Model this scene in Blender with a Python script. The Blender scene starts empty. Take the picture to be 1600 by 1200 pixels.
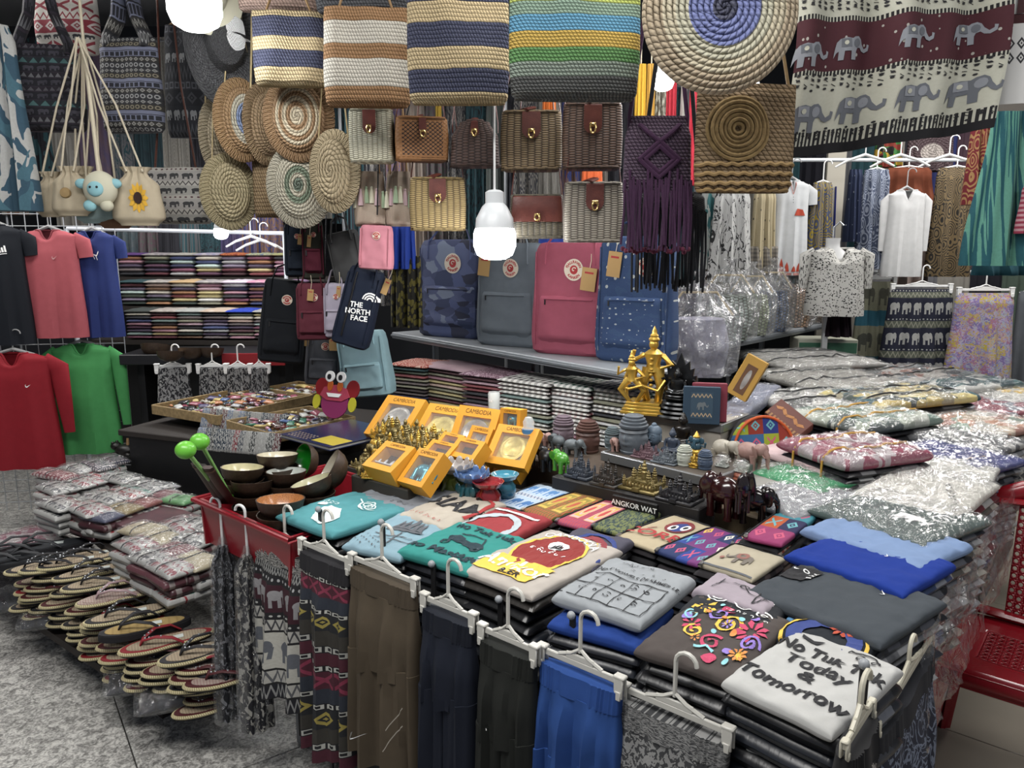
import bpy, bmesh, math, random
from math import pi, sin, cos, radians, sqrt, floor, atan2
from mathutils import Vector as Vec, Matrix, noise
R = random.Random(11)
C = bpy.context.scene.collection
SC = bpy.context.scene
# ---------------------------------------------------------------- camera
FPX = 1200.0; PIT = radians(10.0); CZ = 1.6
cd = bpy.data.cameras.new('camera'); cam = bpy.data.objects.new('camera', cd); C.objects.link(cam)
cd.sensor_width = 36; cd.lens = 27; cd.clip_start = .05
cam.location = (0, 0, CZ); cam.rotation_euler = (radians(90) - PIT, 0, 0)
SC.camera = cam
# ---------------------------------------------------------------- light
w = bpy.data.worlds.new('hall'); SC.world = w; w.use_nodes = True
w.node_tree.nodes['Background'].inputs[0].default_value = (.80, .86, 1, 1)
w.node_tree.nodes['Background'].inputs[1].default_value = .25
SC.view_settings.view_transform = 'Standard'; SC.view_settings.look = 'None'
SC.view_settings.gamma = 1; SC.view_settings.use_curve_mapping = False
SC.view_settings.exposure = 0.35
SC.cycles.max_bounces = 6; SC.cycles.transparent_max_bounces = 16
SC.cycles.diffuse_bounces = 3; SC.cycles.glossy_bounces = 3; SC.cycles.transmission_bounces = 4
SC.cycles.caustics_reflective = False; SC.cycles.caustics_refractive = False
SC.cycles.sample_clamp_indirect = 4
def lamp_area(loc, rot, sx, sy, e, col=(1, .98, .95)):
    d = bpy.data.lights.new('ceiling_tube_or_fill', 'AREA'); d.shape = 'RECTANGLE'; d.size = sx; d.size_y = sy
    d.energy = e; d.color = col
    o = bpy.data.objects.new('ceiling_tube_or_fill', d); C.objects.link(o); o.location = loc; o.rotation_euler = rot
def lamp_pt(loc, e, r=.04, col=(.95, .98, 1)):
    d = bpy.data.lights.new('bulb_light', 'POINT'); d.energy = e; d.shadow_soft_size = r; d.color = col
    o = bpy.data.objects.new('bulb_light', d); C.objects.link(o); o.location = loc
# tubes of the market hall under its roof: over the stall, over the aisle, over the far stalls; plus an added fill on the right
lamp_area((.7, 2.7, 2.95), (0, 0, .7), 1.6, .5, 25)
lamp_area((-.7, .8, 3.05), (radians(18), 0, 0), 2.4, .5, 66)
lamp_area((-3.0, 3.6, 3.0), (0, 0, 0), 1.8, .5, 42)
lamp_area((2.9, 4.1, 3.0), (0, 0, 0), 1.8, .6, 60)
lamp_area((2.5, 1.3, 3.0), (0, radians(10), 0), 1.4, .4, 26)  # unseen fill light, added to brighten the beige floor on the right
lamp_area((-1.6, 4.9, 2.6), (0, 0, 0), 1.6, .4, 26)
# ---------------------------------------------------------------- pixel -> place
def ray(px, py):
    a = (px - 800) / FPX; b = (600 - py) / FPX
    return Vec((a, cos(PIT) + b * sin(PIT), -sin(PIT) + b * cos(PIT)))
def W(px, py, z):
    d = ray(px, py); t = (z - CZ) / d.z
    return Vec((0, 0, CZ)) + d * t
def Y(px, py, y):
    d = ray(px, py); return Vec((0, 0, CZ)) + d * (y / d.y)
def mpp(p):      # metres per pixel at a world point
    return (p.y * cos(PIT) - (p.z - CZ) * sin(PIT)) / FPX
# ---------------------------------------------------------------- node language
T = None
class S_:
    def __init__(s, o): s.o = o
    def __add__(a, b): return M_('ADD', a, b)
    __radd__ = __add__
    def __sub__(a, b): return M_('SUBTRACT', a, b)
    def __rsub__(a, b): return M_('SUBTRACT', b, a)
    def __mul__(a, b): return M_('MULTIPLY', a, b)
    __rmul__ = __mul__
    def __truediv__(a, b): return M_('DIVIDE', a, b)
    def __gt__(a, b): return M_('GREATER_THAN', a, b)
    def __lt__(a, b): return M_('LESS_THAN', a, b)
def put(n, i, x):
    if isinstance(x, S_): T.links.new(x.o, n.inputs[i])
    elif x is not None:
        if isinstance(x, (tuple, list)) and len(x) == 3 and hasattr(n.inputs[i].default_value, '__len__') and len(n.inputs[i].default_value) == 4: x = tuple(x) + (1,)
        n.inputs[i].default_value = x
def M_(op, *a):
    n = T.nodes.new('ShaderNodeMath'); n.operation = op
    for i, x in enumerate(a): put(n, i, x)
    return S_(n.outputs[0])
fr = lambda a: M_('FRACT', a)
fl = lambda a: M_('FLOOR', a)
sn = lambda a: M_('SINE', a)
ab = lambda a: M_('ABSOLUTE', a)
mn = lambda a, b: M_('MINIMUM', a, b)
mx = lambda a, b: M_('MAXIMUM', a, b)
sq = lambda a: M_('SQRT', a)
md = lambda a, b: M_('FLOORED_MODULO', a, b)
hyp = lambda a, b: sq(a * a + b * b)
def tri(a): return ab(fr(a) - .5) * 2
def mixc(f, a, b, mode='MIX'):
    n = T.nodes.new('ShaderNodeMix'); n.data_type = 'RGBA'; n.blend_type = mode
    put(n, 0, f); put(n, 6, a); put(n, 7, b); return S_(n.outputs[2])
def ramp(f, stops, const=True):
    n = T.nodes.new('ShaderNodeValToRGB'); r = n.color_ramp
    if const: r.interpolation = 'CONSTANT'
    while len(r.elements) < min(len(stops), 32): r.elements.new(.5)
    for e, (p, c) in zip(r.elements, stops): e.position = p; e.color = tuple(c) + (1,)
    put(n, 0, f); return S_(n.outputs[0])
def uvn():
    n = T.nodes.new('ShaderNodeUVMap'); n.uv_map = 'UV'
    s = T.nodes.new('ShaderNodeSeparateXYZ'); T.links.new(n.outputs[0], s.inputs[0])
    return S_(s.outputs[0]), S_(s.outputs[1])
def obn():
    n = T.nodes.new('ShaderNodeTexCoord'); return S_(n.outputs['Object'])
def sep(v):
    s = T.nodes.new('ShaderNodeSeparateXYZ'); put(s, 0, v); return [S_(q) for q in s.outputs]
def cmb(x, y, z=0.):
    n = T.nodes.new('ShaderNodeCombineXYZ'); put(n, 0, x); put(n, 1, y); put(n, 2, z); return S_(n.outputs[0])
def nz(v, scale=5., detail=2., dist=0., rough=.5):
    n = T.nodes.new('ShaderNodeTexNoise'); put(n, 'Vector', v); put(n, 'Scale', scale); put(n, 'Detail', detail); put(n, 'Distortion', dist); put(n, 'Roughness', rough)
    return S_(n.outputs['Fac'])
def vor(v, scale=5., feat='F1', rnd=1.):
    n = T.nodes.new('ShaderNodeTexVoronoi'); n.feature = feat; put(n, 'Vector', v); put(n, 'Scale', scale); put(n, 'Randomness', rnd)
    return S_(n.outputs['Distance']), (S_(n.outputs['Color']) if feat != 'DISTANCE_TO_EDGE' else None)
def rnd1(v):    # per-cell random number
    n = T.nodes.new('ShaderNodeTexWhiteNoise'); n.noise_dimensions = '2D'; put(n, 'Vector', v); return S_(n.outputs[0])
def objrand():
    n = T.nodes.new('ShaderNodeObjectInfo'); return S_(n.outputs['Random'])
def srgb(h):
    if not isinstance(h, str): return tuple(h)
    c = [int(h[i:i + 2], 16) / 255 for i in (0, 2, 4)]
    m = (c[0] * .3 + c[1] * .55 + c[2] * .15); c = [lerp(x, m, .16) for x in c]
    return tuple((x / 12.92 if x <= .04045 else ((x + .055) / 1.055) ** 2.4) for x in c)
MC = {}
def mat(col='808080', rough=.8, metal=0., fn=None, key=None, bump=.3, bdist=.002, coat=0., sheen=0., emit=None, estr=1., trans=0., ior=1.45, alpha=1., spec=.5):
    """fn() -> colour or (colour, height) sockets"""
    global T
    k = (key or 'm', str(col), rough, metal, coat, trans, alpha, emit, bump)
    if k in MC: return MC[k]
    m = bpy.data.materials.new((key or 'mat') + '_' + (col if isinstance(col, str) else 'x')); m.use_nodes = True
    T = m.node_tree; b = T.nodes['Principled BSDF']
    c = srgb(col); b.inputs['Base Color'].default_value = c + (1,)
    b.inputs['Roughness'].default_value = rough; b.inputs['Metallic'].default_value = metal
    b.inputs['Coat Weight'].default_value = coat; b.inputs['Coat Roughness'].default_value = .15
    b.inputs['Transmission Weight'].default_value = trans; b.inputs['IOR'].default_value = ior
    b.inputs['Alpha'].default_value = alpha; b.inputs['Specular IOR Level'].default_value = spec
    if emit: b.inputs['Emission Color'].default_value = srgb(emit) + (1,); b.inputs['Emission Strength'].default_value = estr
    if fn:
        r = fn(); h = None
        if isinstance(r, tuple): r, h = r
        if r is not None: T.links.new(r.o, b.inputs['Base Color'])
        if h is not None:
            n = T.nodes.new('ShaderNodeBump'); n.inputs['Strength'].default_value = bump; n.inputs['Distance'].default_value = bdist
            T.links.new(h.o, n.inputs['Height']); T.links.new(n.outputs[0], b.inputs['Normal'])
    MC[k] = m; return m
def cloth(col, rough=.9, key='cloth'):     # plain woven cloth: tiny thread relief, slight tone drift
    c = srgb(col)
    def f():
        o = obn(); n = nz(o, 30., 3.); f2 = nz(o, 900., 1.)
        return mixc(n, tuple(x * .88 for x in c), tuple(min(1, x * 1.1) for x in c)), f2
    return mat(col, rough, key=key, fn=f, bump=.15, spec=.25)
def plastic_film(k0=.045, k1=.30, df0=.025, key='film'):
    global T
    if key in MC: return MC[key]
    m = bpy.data.materials.new('clear_plastic_film'); m.use_nodes = True; T = m.node_tree
    T.nodes.remove(T.nodes['Principled BSDF']); out = T.nodes['Material Output']
    g = T.nodes.new('ShaderNodeBsdfGlossy'); g.inputs['Roughness'].default_value = .13; g.inputs[0].default_value = (1, 1, 1, 1)
    t = T.nodes.new('ShaderNodeBsdfTransparent'); t.inputs[0].default_value = (.985, .985, .985, 1)
    df = T.nodes.new('ShaderNodeBsdfDiffuse'); df.inputs[0].default_value = (.8, .82, .85, 1)
    o = obn(); h = nz(o, 14., 4., 1.2, .6); d, _ = vor(o, 26.)
    hh = h * 1.6 + d * .5
    b = T.nodes.new('ShaderNodeBump'); b.inputs['Strength'].default_value = .9; b.inputs['Distance'].default_value = .02
    T.links.new(hh.o, b.inputs['Height'])
    for q in (g, df): T.links.new(b.outputs[0], q.inputs['Normal'])
    f = T.nodes.new('ShaderNodeLayerWeight'); f.inputs[0].default_value = .32; T.links.new(b.outputs[0], f.inputs['Normal'])
    k = S_(f.outputs['Facing']) * k1 + k0
    x = T.nodes.new('ShaderNodeMixShader'); T.links.new(k.o, x.inputs[0]); T.links.new(t.outputs[0], x.inputs[1]); T.links.new(g.outputs[0], x.inputs[2])
    y = T.nodes.new('ShaderNodeMixShader'); y.inputs[0].default_value = df0; T.links.new(x.outputs[0], y.inputs[1]); T.links.new(df.outputs[0], y.inputs[2])
    T.links.new(y.outputs[0], out.inputs[0]); MC[key] = m; return m
# ---------------------------------------------------------------- geometry
class G:
    def __init__(s): s.v = []; s.f = []; s.u = []
    def add(s, vs, fs, us=None):
        k = len(s.v); s.v += [tuple(q) for q in vs]; s.f += [tuple(i + k for i in q) for q in fs]
        s.u += list(us) if us else [(q[0] * 3, q[1] * 3 + q[2] * 3) for q in vs]
        return s
    def xf(s, m, k=0):
        s.v[k:] = [tuple(m @ Vec(q)) for q in s.v[k:]]; return s
    def box(s, c, d, rz=0., ch=0., m=None):
        x, y, z = d[0] / 2, d[1] / 2, d[2] / 2; k = len(s.v)
        if ch <= 0:
            vs = [(a * x, b * y, e * z) for e in (-1, 1) for b in (-1, 1) for a in (-1, 1)]
            fs = [(0, 2, 3, 1), (4, 5, 7, 6), (0, 1, 5, 4), (2, 6, 7, 3), (0, 4, 6, 2), (1, 3, 7, 5)]
            us = [((a + 1) / 2, (b + 1) / 2 if abs(z) < abs(y) else (e + 1) / 2) for e in (-1, 1) for b in (-1, 1) for a in (-1, 1)]
        else:
            ch = min(ch, x * .95, y * .95, z * .95); vs = []; idx = {}
            for a in (-1, 1):
                for b in (-1, 1):
                    for e in (-1, 1):
                        for ax in range(3):
                            p = [a * x, b * y, e * z]
                            for q in range(3):
                                if q != ax: p[q] -= (a, b, e)[q] * ch
                            idx[a, b, e, ax] = len(vs); vs.append(p)
            fs = []
            def quad(l):
                o = sum((Vec(vs[i]) for i in l), Vec()) / len(l); n = (Vec(vs[l[1]]) - Vec(vs[l[0]])).cross(Vec(vs[l[2]]) - Vec(vs[l[1]]))
                fs.append(tuple(l if n.dot(o) > 0 else l[::-1]))
            for ax in range(3):
                o = [q for q in range(3) if q != ax]
                for sg in (-1, 1):
                    l = []
                    for i, j in ((-1, -1), (1, -1), (1, 1), (-1, 1)):
                        t = [0, 0, 0]; t[ax] = sg; t[o[0]] = i; t[o[1]] = j; l.append(idx[t[0], t[1], t[2], ax])
                    quad(l)
                for i in (-1, 1):
                    for j in (-1, 1):
                        t = [0, 0, 0]; t[o[0]] = i; t[o[1]] = j; l = []
                        t[ax] = -1; l.append(idx[t[0], t[1], t[2], o[0]]); l.append(idx[t[0], t[1], t[2], o[1]])
                        t[ax] = 1; l.append(idx[t[0], t[1], t[2], o[1]]); l.append(idx[t[0], t[1], t[2], o[0]])
                        quad(l)
            for a in (-1, 1):
                for b in (-1, 1):
                    for e in (-1, 1): quad([idx[a, b, e, 0], idx[a, b, e, 1], idx[a, b, e, 2]])
            us = [((q[0] / x + 1) / 2, (q[1] / y + 1) / 2 if y > z else (q[2] / z + 1) / 2) for q in vs]
        s.add(vs, fs, us)
        M = Matrix.Translation(c) @ Matrix.Rotation(rz, 4, 'Z')
        if m is not None: M = M @ m
        return s.xf(M, k)
    def tube(s, pts, r, n=8, flat=1., cap=True, up=None):
        pts = [Vec(p) for p in pts]; m = len(pts)
        if not hasattr(r, '__len__'): r = [r] * m
        vs = []; us = []; t0 = (pts[1] - pts[0]).normalized()
        a = Vec(up) if up else (Vec((0, 0, 1)) if abs(t0.z) < .9 else Vec((1, 0, 0)))
        b = t0.cross(a).normalized(); L = 0
        for i in range(m):
            t = (pts[min(i + 1, m - 1)] - pts[max(i - 1, 0)])
            t = t.normalized() if t.length > 1e-9 else t0
            b = (b - t * b.dot(t)); b = b.normalized() if b.length > 1e-6 else t.orthogonal().normalized()
            c = b.cross(t)
            if i: L += (pts[i] - pts[i - 1]).length
            for j in range(n):
                q = 2 * pi * j / n; vs.append(pts[i] + b * (cos(q) * r[i]) + c * (sin(q) * r[i] * flat)); us.append((j / n, L))
        fs = [(i * n + j, i * n + (j + 1) % n, (i + 1) * n + (j + 1) % n, (i + 1) * n + j) for i in range(m - 1) for j in range(n)]
        if cap: fs += [tuple(range(n))[::-1], tuple((m - 1) * n + j for j in range(n))]
        return s.add(vs, fs, us)
    def lathe(s, prof, n=20, c=(0, 0, 0), sx=1., sy=1., dr=None, cap=True):
        vs = []; us = []; m = len(prof)
        for i, (r, z) in enumerate(prof):
            for j in range(n):
                q = 2 * pi * j / n; rr = r + (dr(q, i / (m - 1)) if dr else 0)
                vs.append((c[0] + cos(q) * rr * sx, c[1] + sin(q) * rr * sy, c[2] + z)); us.append((j / n, i / (m - 1)))
        fs = [(i * n + j, i * n + (j + 1) % n, (i + 1) * n + (j + 1) % n, (i + 1) * n + j) for i in range(m - 1) for j in range(n)]
        if cap and prof[0][0] > 1e-5: fs.append(tuple(range(n))[::-1])
        if cap and prof[-1][0] > 1e-5: fs.append(tuple((m - 1) * n + j for j in range(n)))
        return s.add(vs, fs, us)
    def ball(s, c, r, n=12, m=8):
        rx, ry, rz = r if hasattr(r, '__len__') else (r, r, r)
        return s.lathe([(max(1e-6, sin(pi * i / m)) , -cos(pi * i / m) * rz) for i in range(m + 1)], n, c, rx, ry)
    def surf(s, fn, nu, nv, uvf=None):
        vs = []; us = []
        for j in range(nv + 1):
            for i in range(nu + 1):
                vs.append(fn(i / nu, j / nv)); us.append(uvf(i / nu, j / nv) if uvf else (i / nu, 1 - j / nv))
        return s.add(vs, [(j * (nu + 1) + i, (j + 1) * (nu + 1) + i, (j + 1) * (nu + 1) + i + 1, j * (nu + 1) + i + 1) for j in range(nv) for i in range(nu)], us)
    def prism(s, pts, z0, z1, ch=0.):
        """pts: outline (x, y) counter-clockwise, raised along z"""
        n = len(pts); cx = sum(p[0] for p in pts) / n; cy = sum(p[1] for p in pts) / n
        rows = [(z0, 0)]
        if ch: rows = [(z0, ch), (z0 + ch, 0), (z1 - ch, 0), (z1, ch)]
        else: rows = [(z0, 0), (z1, 0)]
        vs = []
        for z, c in rows:
            for x, y in pts:
                l = sqrt((x - cx) ** 2 + (y - cy) ** 2) or 1; k = max(0, 1 - c / l); vs.append((cx + (x - cx) * k, cy + (y - cy) * k, z))
        fs = [(i * n + j, i * n + (j + 1) % n, (i + 1) * n + (j + 1) % n, (i + 1) * n + j) for i in range(len(rows) - 1) for j in range(n)]
        fs += [tuple(range(n))[::-1], tuple((len(rows) - 1) * n + j for j in range(n))]
        x0 = min(p[0] for p in pts); x1 = max(p[0] for p in pts); y0 = min(p[1] for p in pts); y1 = max(p[1] for p in pts)
        return s.add(vs, fs, [((q[0] - x0) / (x1 - x0), (q[1] - y0) / (y1 - y0)) for q in vs])
    def mesh(s, name, smooth=True):
        me = bpy.data.meshes.new(name); me.from_pydata(s.v, [], s.f); u = me.uv_layers.new(name='UV')
        li = [0] * len(me.loops); me.loops.foreach_get('vertex_index', li)
        fl_ = []
        for i in li: fl_ += s.u[i]
        u.data.foreach_set('uv', fl_)
        if smooth: me.polygons.foreach_set('use_smooth', [True] * len(me.polygons))
        me.update(); return me
    def build(s, name, m, parent=None, smooth=True, ang=None, loc=None, rot=None, kind=None):
        me = s.mesh(name, smooth)
        if m is not None: me.materials.append(m)
        if smooth and ang is not False:
            me.set_sharp_from_angle(angle=radians(ang or 40))
        o = bpy.data.objects.new(name, me); C.objects.link(o)
        if parent is not None: o.parent = parent
        if loc is not None: o.location = loc
        if rot is not None: o.rotation_euler = rot
        if kind: o['kind'] = kind
        return o
def tag(o, label, cat=None, group=None, kind=None):
    if label and len(label.split()) > 16:      # keep the tail that tells the piece apart
        h_, _, t_ = label.rpartition(','); n_ = 16 - len(t_.split()); label = ' '.join(h_.split()[:n_]) + ',' + t_ if h_ and n_ > 4 else ' '.join(label.split()[:16])
    if label: o['label'] = label
    if cat: o['category'] = cat
    if group: o['group'] = group
    if kind: o['kind'] = kind
    return o
def thing(name, label, cat, loc=(0, 0, 0), rz=0., group=None, rot=None):
    o = bpy.data.objects.new(name, None); C.objects.link(o); o.empty_display_size = .05
    o.location = loc; o.rotation_euler = rot if rot else (0, 0, rz)
    return tag(o, label, cat, group)
def dup(root, loc=None, rot=None, label=None, group=None, scale=None, mats=None):
    r = root.copy(); C.objects.link(r)
    if loc is not None: r.location = loc
    if rot is not None: r.rotation_euler = rot
    if scale is not None: r.scale = scale if hasattr(scale, '__len__') else (scale,) * 3
    if label: r['label'] = label
    if group: r['group'] = group
    for ch in list(root.children):
        c = ch.copy(); C.objects.link(c); c.parent = r
        for g in ch.children: d = g.copy(); C.objects.link(d); d.parent = c
    if mats: setm(r, mats)
    return r
def setm(o, mats):   # mats: {part name: material}; per-object material
    for q in [o] + list(o.children):
        b = q.name.split('.')[0]
        if b in mats and q.type == 'MESH':
            q.material_slots[0].link = 'OBJECT'; q.material_slots[0].material = mats[b]
def struct(name, g, m, smooth=False):
    o = g.build(name, m, smooth=smooth); o['kind'] = 'structure'; return o
def lerp(a, b, t): return a + (b - a) * t
def interp(tab, t):
    if t <= tab[0][0]: return tab[0][1:]
    for i in range(len(tab) - 1):
        if t <= tab[i + 1][0]:
            k0 = (t - tab[i][0]) / (tab[i + 1][0] - tab[i][0] or 1); k = k0 * k0 * (3 - 2 * k0)
            return (lerp(tab[i][1], tab[i + 1][1], k0),) + tuple(lerp(a, b, k) for a, b in zip(tab[i][2:], tab[i + 1][2:]))
    return tab[-1][1:]
def nse(x, y=0., z=0.): return noise.noise(Vec((x, y, z)))
class Loft:
    """soft closed body hanging along -z: rows (t, z, width, depth, cx, cy); front is -y"""
    def __init__(s, rows, p=2.4, fold=None): s.rows = [tuple(r) + (0,) * (6 - len(r)) for r in rows]; s.p = p; s.fold = fold
    def S(s, a, t, side=1, off=0.):
        z, w, d, cx, cy = interp(s.rows, t)
        y = -d / 2 * max(0, 1 - abs(a) ** s.p) ** (1 / s.p)
        f = s.fold(a, t) * (1 - abs(a) ** 4) if s.fold else 0
        return Vec((cx + a * w / 2, cy + side * (y + (f if side > 0 else f * .3) - off), z))
    def G(s, n=40, m=30, g=None, cap=True):
        g = g or G(); vs = []; us = []
        for j in range(m + 1):
            t = j / m
            for i in range(n):
                q = 2 * pi * i / n + 1e-4; c = cos(q); a = (1 if c > 0 else -1) * abs(c) ** (2 / s.p); sd = 1 if sin(q) > 0 else -1
                vs.append(s.S(a, t, sd)); us.append((a / 2 + .5, 1 - t))
        fs = [(j * n + i, (j + 1) * n + i, (j + 1) * n + (i + 1) % n, j * n + (i + 1) % n) for j in range(m) for i in range(n)]
        fs = [f[::-1] for f in fs]
        if cap: fs += [tuple(range(n)), tuple(m * n + i for i in range(n))[::-1]]
        return g.add(vs, fs, us)
# ---- flat print laid on a surface: polygons in (a, b) mapped by S
def polys_G(polys, S, step=.02, g=None):
    g = g or G(); bm = bmesh.new()
    for po in polys:
        vs = [bm.verts.new((x, y, 0)) for x, y in po]
        try: bm.faces.new(vs)
        except Exception: pass
    bmesh.ops.triangulate(bm, faces=bm.faces[:])
    for _ in range(3):
        es = [e for e in bm.edges if e.calc_length() > step]
        if not es: break
        bmesh.ops.subdivide_edges(bm, edges=es, cuts=1); bmesh.ops.triangulate(bm, faces=[f for f in bm.faces if len(f.verts) > 3])
    bm.verts.index_update()
    vs = [S(v.co.x, v.co.y) for v in bm.verts]; us = [(v.co.x, v.co.y) for v in bm.verts]
    fs = []
    for f in bm.faces:
        l = [v.index for v in f.verts]
        if f.normal.z < 0: l = l[::-1]
        fs.append(l)
    bm.free(); return g.add(vs, fs, us)
def text_G(txt, size, S, x=0., y=0., rot=0., step=.02, bold=0., sx=1., shear=0., g=None, arc=None):
    cu = bpy.data.curves.new('t', 'FONT'); cu.body = txt; cu.size = size; cu.align_x = 'CENTER'; cu.align_y = 'CENTER'; cu.offset = bold; cu.resolution_u = 3; cu.shear = shear
    o = bpy.data.objects.new('t', cu); me = o.to_mesh(); g = g or G(); bm = bmesh.new(); bm.from_mesh(me); o.to_mesh_clear(); bpy.data.objects.remove(o); bpy.data.curves.remove(cu)
    for _ in range(2):
        es = [e for e in bm.edges if e.calc_length() > step]
        if not es: break
        bmesh.ops.subdivide_edges(bm, edges=es, cuts=1); bmesh.ops.triangulate(bm, faces=[f for f in bm.faces if len(f.verts) > 3])
    bm.verts.index_update(); vs = []
    for v in bm.verts:
        a, b = v.co.x * sx, v.co.y
        if arc: q = a / arc; a, b = (arc + b) * sin(q), (arc + b) * cos(q) - arc
        vs.append(S(x + a * cos(rot) - b * sin(rot), y + a * sin(rot) + b * cos(rot)))
    fs = [[v.index for v in f.verts] for f in bm.faces]; bm.free()
    return g.add(vs, fs, [(0, 0)] * len(vs))
def ell(cx, cy, rx, ry, n=14, a0=0.): return [(cx + rx * cos(a0 + 2 * pi * i / n), cy + ry * sin(a0 + 2 * pi * i / n)) for i in range(n)]
def ring_polys(cx, cy, r0, r1, n=20): return [[(cx + r * cos(q), cy + r * sin(q)) for r, q in ((r0, a), (r1, a), (r1, b), (r0, b))] for a, b in ((2 * pi * i / n, 2 * pi * (i + 1) / n) for i in range(n))]
def strokes(pts, wd):
    o = []
    for (x0, y0), (x1, y1) in zip(pts, pts[1:]):
        l = sqrt((x1 - x0) ** 2 + (y1 - y0) ** 2) or 1; nx, ny = -(y1 - y0) / l * wd / 2, (x1 - x0) / l * wd / 2
        o.append([(x0 + nx, y0 + ny), (x0 - nx, y0 - ny), (x1 - nx, y1 - ny), (x1 + nx, y1 + ny)])
    return o
ELE = [(-.50, -.02), (-.46, .18), (-.34, .30), (-.12, .34), (.08, .30), (.16, .36), (.30, .38), (.40, .28), (.46, .10), (.56, -.06), (.66, .0), (.66, .12), (.74, .08), (.72, -.12), (.58, -.20), (.46, -.14), (.38, -.02), (.28, -.04), (.24, -.16), (.25, -.46), (.08, -.46), (.06, -.14), (-.18, -.14), (-.20, -.46), (-.38, -.46), (-.38, -.14), (-.46, -.20), (-.54, -.38), (-.52, -.16)]
def ele_polys(cx, cy, s, flip=1, rot=0.): return [[(cx + s * (flip * x * cos(rot) - y * sin(rot)), cy + s * (flip * x * sin(rot) + y * cos(rot))) for x, y in (ELE if flip > 0 else ELE[::-1])]]
SWOOSH = [(-.5, .06), (-.42, -.08), (-.30, -.16), (-.12, -.14), (.5, .16), (-.1, -.02), (-.26, -.03), (-.36, .04), (-.36, .14), (-.32, .22), (-.42, .16)]
def sw_polys(cx, cy, s, rot=0.): return [[(cx + s * (x * cos(rot) - y * sin(rot)), cy + s * (x * sin(rot) + y * cos(rot))) for x, y in SWOOSH[::1]]]
# ================================================================ patterns (all node based)
def bands(v, rows):     # rows: [(end position, colour)] from v=0 up
    st = []; p0 = 0
    for p, c in rows: st.append((p0, srgb(c))); p0 = p
    return ramp(v, st)
def p_crochet(rows, nu, nv, sx=1., gap=.35, key='crochet', wob=.012):
    """rows of thick yarn stitches, colour bands by row"""
    def f():
        u, v = uvn(); n = nz(cmb(u, v), 6., 2.); v2 = v + (n - .5) * wob
        vr = v2 * nv; row = fl(vr); fv = fr(vr); uu = u * nu + row * .5
        uu = uu + (fv - .5) * .55
        st = M_('POWER', ab(sn(uu * pi)), .6) * M_('POWER', ab(sn(fv * pi)), .5)
        col = bands((row + .5) / nv, rows); t = nz(cmb(u * nu * 3, v * nv), 1.5, 2.)
        c = mixc(t, mixc(.30, col, (0, 0, 0)), mixc(.10, col, (1, 1, 1)))
        return mixc(M_('SMOOTH_MIN', (st < gap) * .75, .75, 0.), c, mixc(.72, col, (0, 0, 0))), st
    return mat('ffffff', .95, key=key + str(rows) + str(nu), fn=f, bump=.9, bdist=.006, spec=.15)
def p_spiral(rings, nr, key='spiral', nst=90, cx=.5, cy=.5):
    """round crochet: rings by radius"""
    def f():
        u, v = uvn(); x = u - cx; y = v - cy; r = hyp(x, y) * 2; a = M_('ARCTAN2', y, x) / (2 * pi)
        rr = r * nr + a; row = fl(rr); f_ = fr(rr); w_ = fr(a * fl(M_('MAXIMUM', row * 6., 6.)) + f_ * .6)
        st = M_('POWER', ab(sn(f_ * pi)), .5) * M_('POWER', ab(sn(w_ * pi)), .5)
        col = bands(r, rings); t = nz(cmb(u * 60, v * 60), 1., 1.)
        c = mixc(t, mixc(.22, col, (0, 0, 0)), mixc(.12, col, (1, 1, 1)))
        return mixc((st < .38) * .7, c, mixc(.7, col, (0, 0, 0))), st
    return mat('ffffff', .95, key=key + str(rings), fn=f, bump=.9, bdist=.006, spec=.15)
def p_wicker(c0, c1, nu=16, nv=34, key='wicker'):
    a_, b_ = srgb(c0), srgb(c1)
    def f():
        u, v = uvn(); col = fl(u * nu); ph = md(col, 2.) * .5
        fv = fr(v * nv * .5 + ph); h = ab(sn(fr(v * nv + ph) * pi)) * (ab(sn(u * nu * pi)) * .8 + .2)
        t = nz(cmb(u * nu, v * nv), 2., 2.)
        c = mixc(t, tuple(x * .7 for x in a_), a_)
        return mixc((h < .42) * .85, c, b_), h
    return mat(c0, .6, key=key + c0 + str(nu), fn=f, bump=.8, bdist=.003)
def motif(k, x, y):      # x, y in -1..1 inside a cell; returns 0/1 socket
    if k == 'diamond': d = ab(x) + ab(y); return (d < .85) * (d > .45) + (d < .2)
    if k == 'ring': r = hyp(x, y); return (r < .8) * (r > .42)
    if k == 'square': d = mx(ab(x), ab(y)); return (d < .75)
    if k == 'box': d = mx(ab(x), ab(y)); return (d < .8) * (d > .45)
    if k == 'tri': return (ab(x) < (y * -.5 + .45)) * (ab(y) < .8)
    if k == 'zig': return (ab(y - (ab(x) * 1.6 - .8)) < .35)
    if k == 'dot': return (hyp(x, y) < .45)
    if k == 'x': return (ab(ab(x) - ab(y)) < .25) * (ab(x) < .9)
    if k == 'ele':
        b = hyp((x + .15) / .55, (y - .15) / .42) < 1.; hd = hyp((x - .5) / .3, (y - .25) / .34) < 1.
        lg = (ab(ab(x + .15) - .34) < .14) * (y < .2) * (y > -.75); tr = (ab(x - .72 - (y * .15)) < .1) * (y < .2) * (y > -.5)
        return mx(mx(b, hd), mx(lg, tr))
    return (ab(y) < .3)
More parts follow.
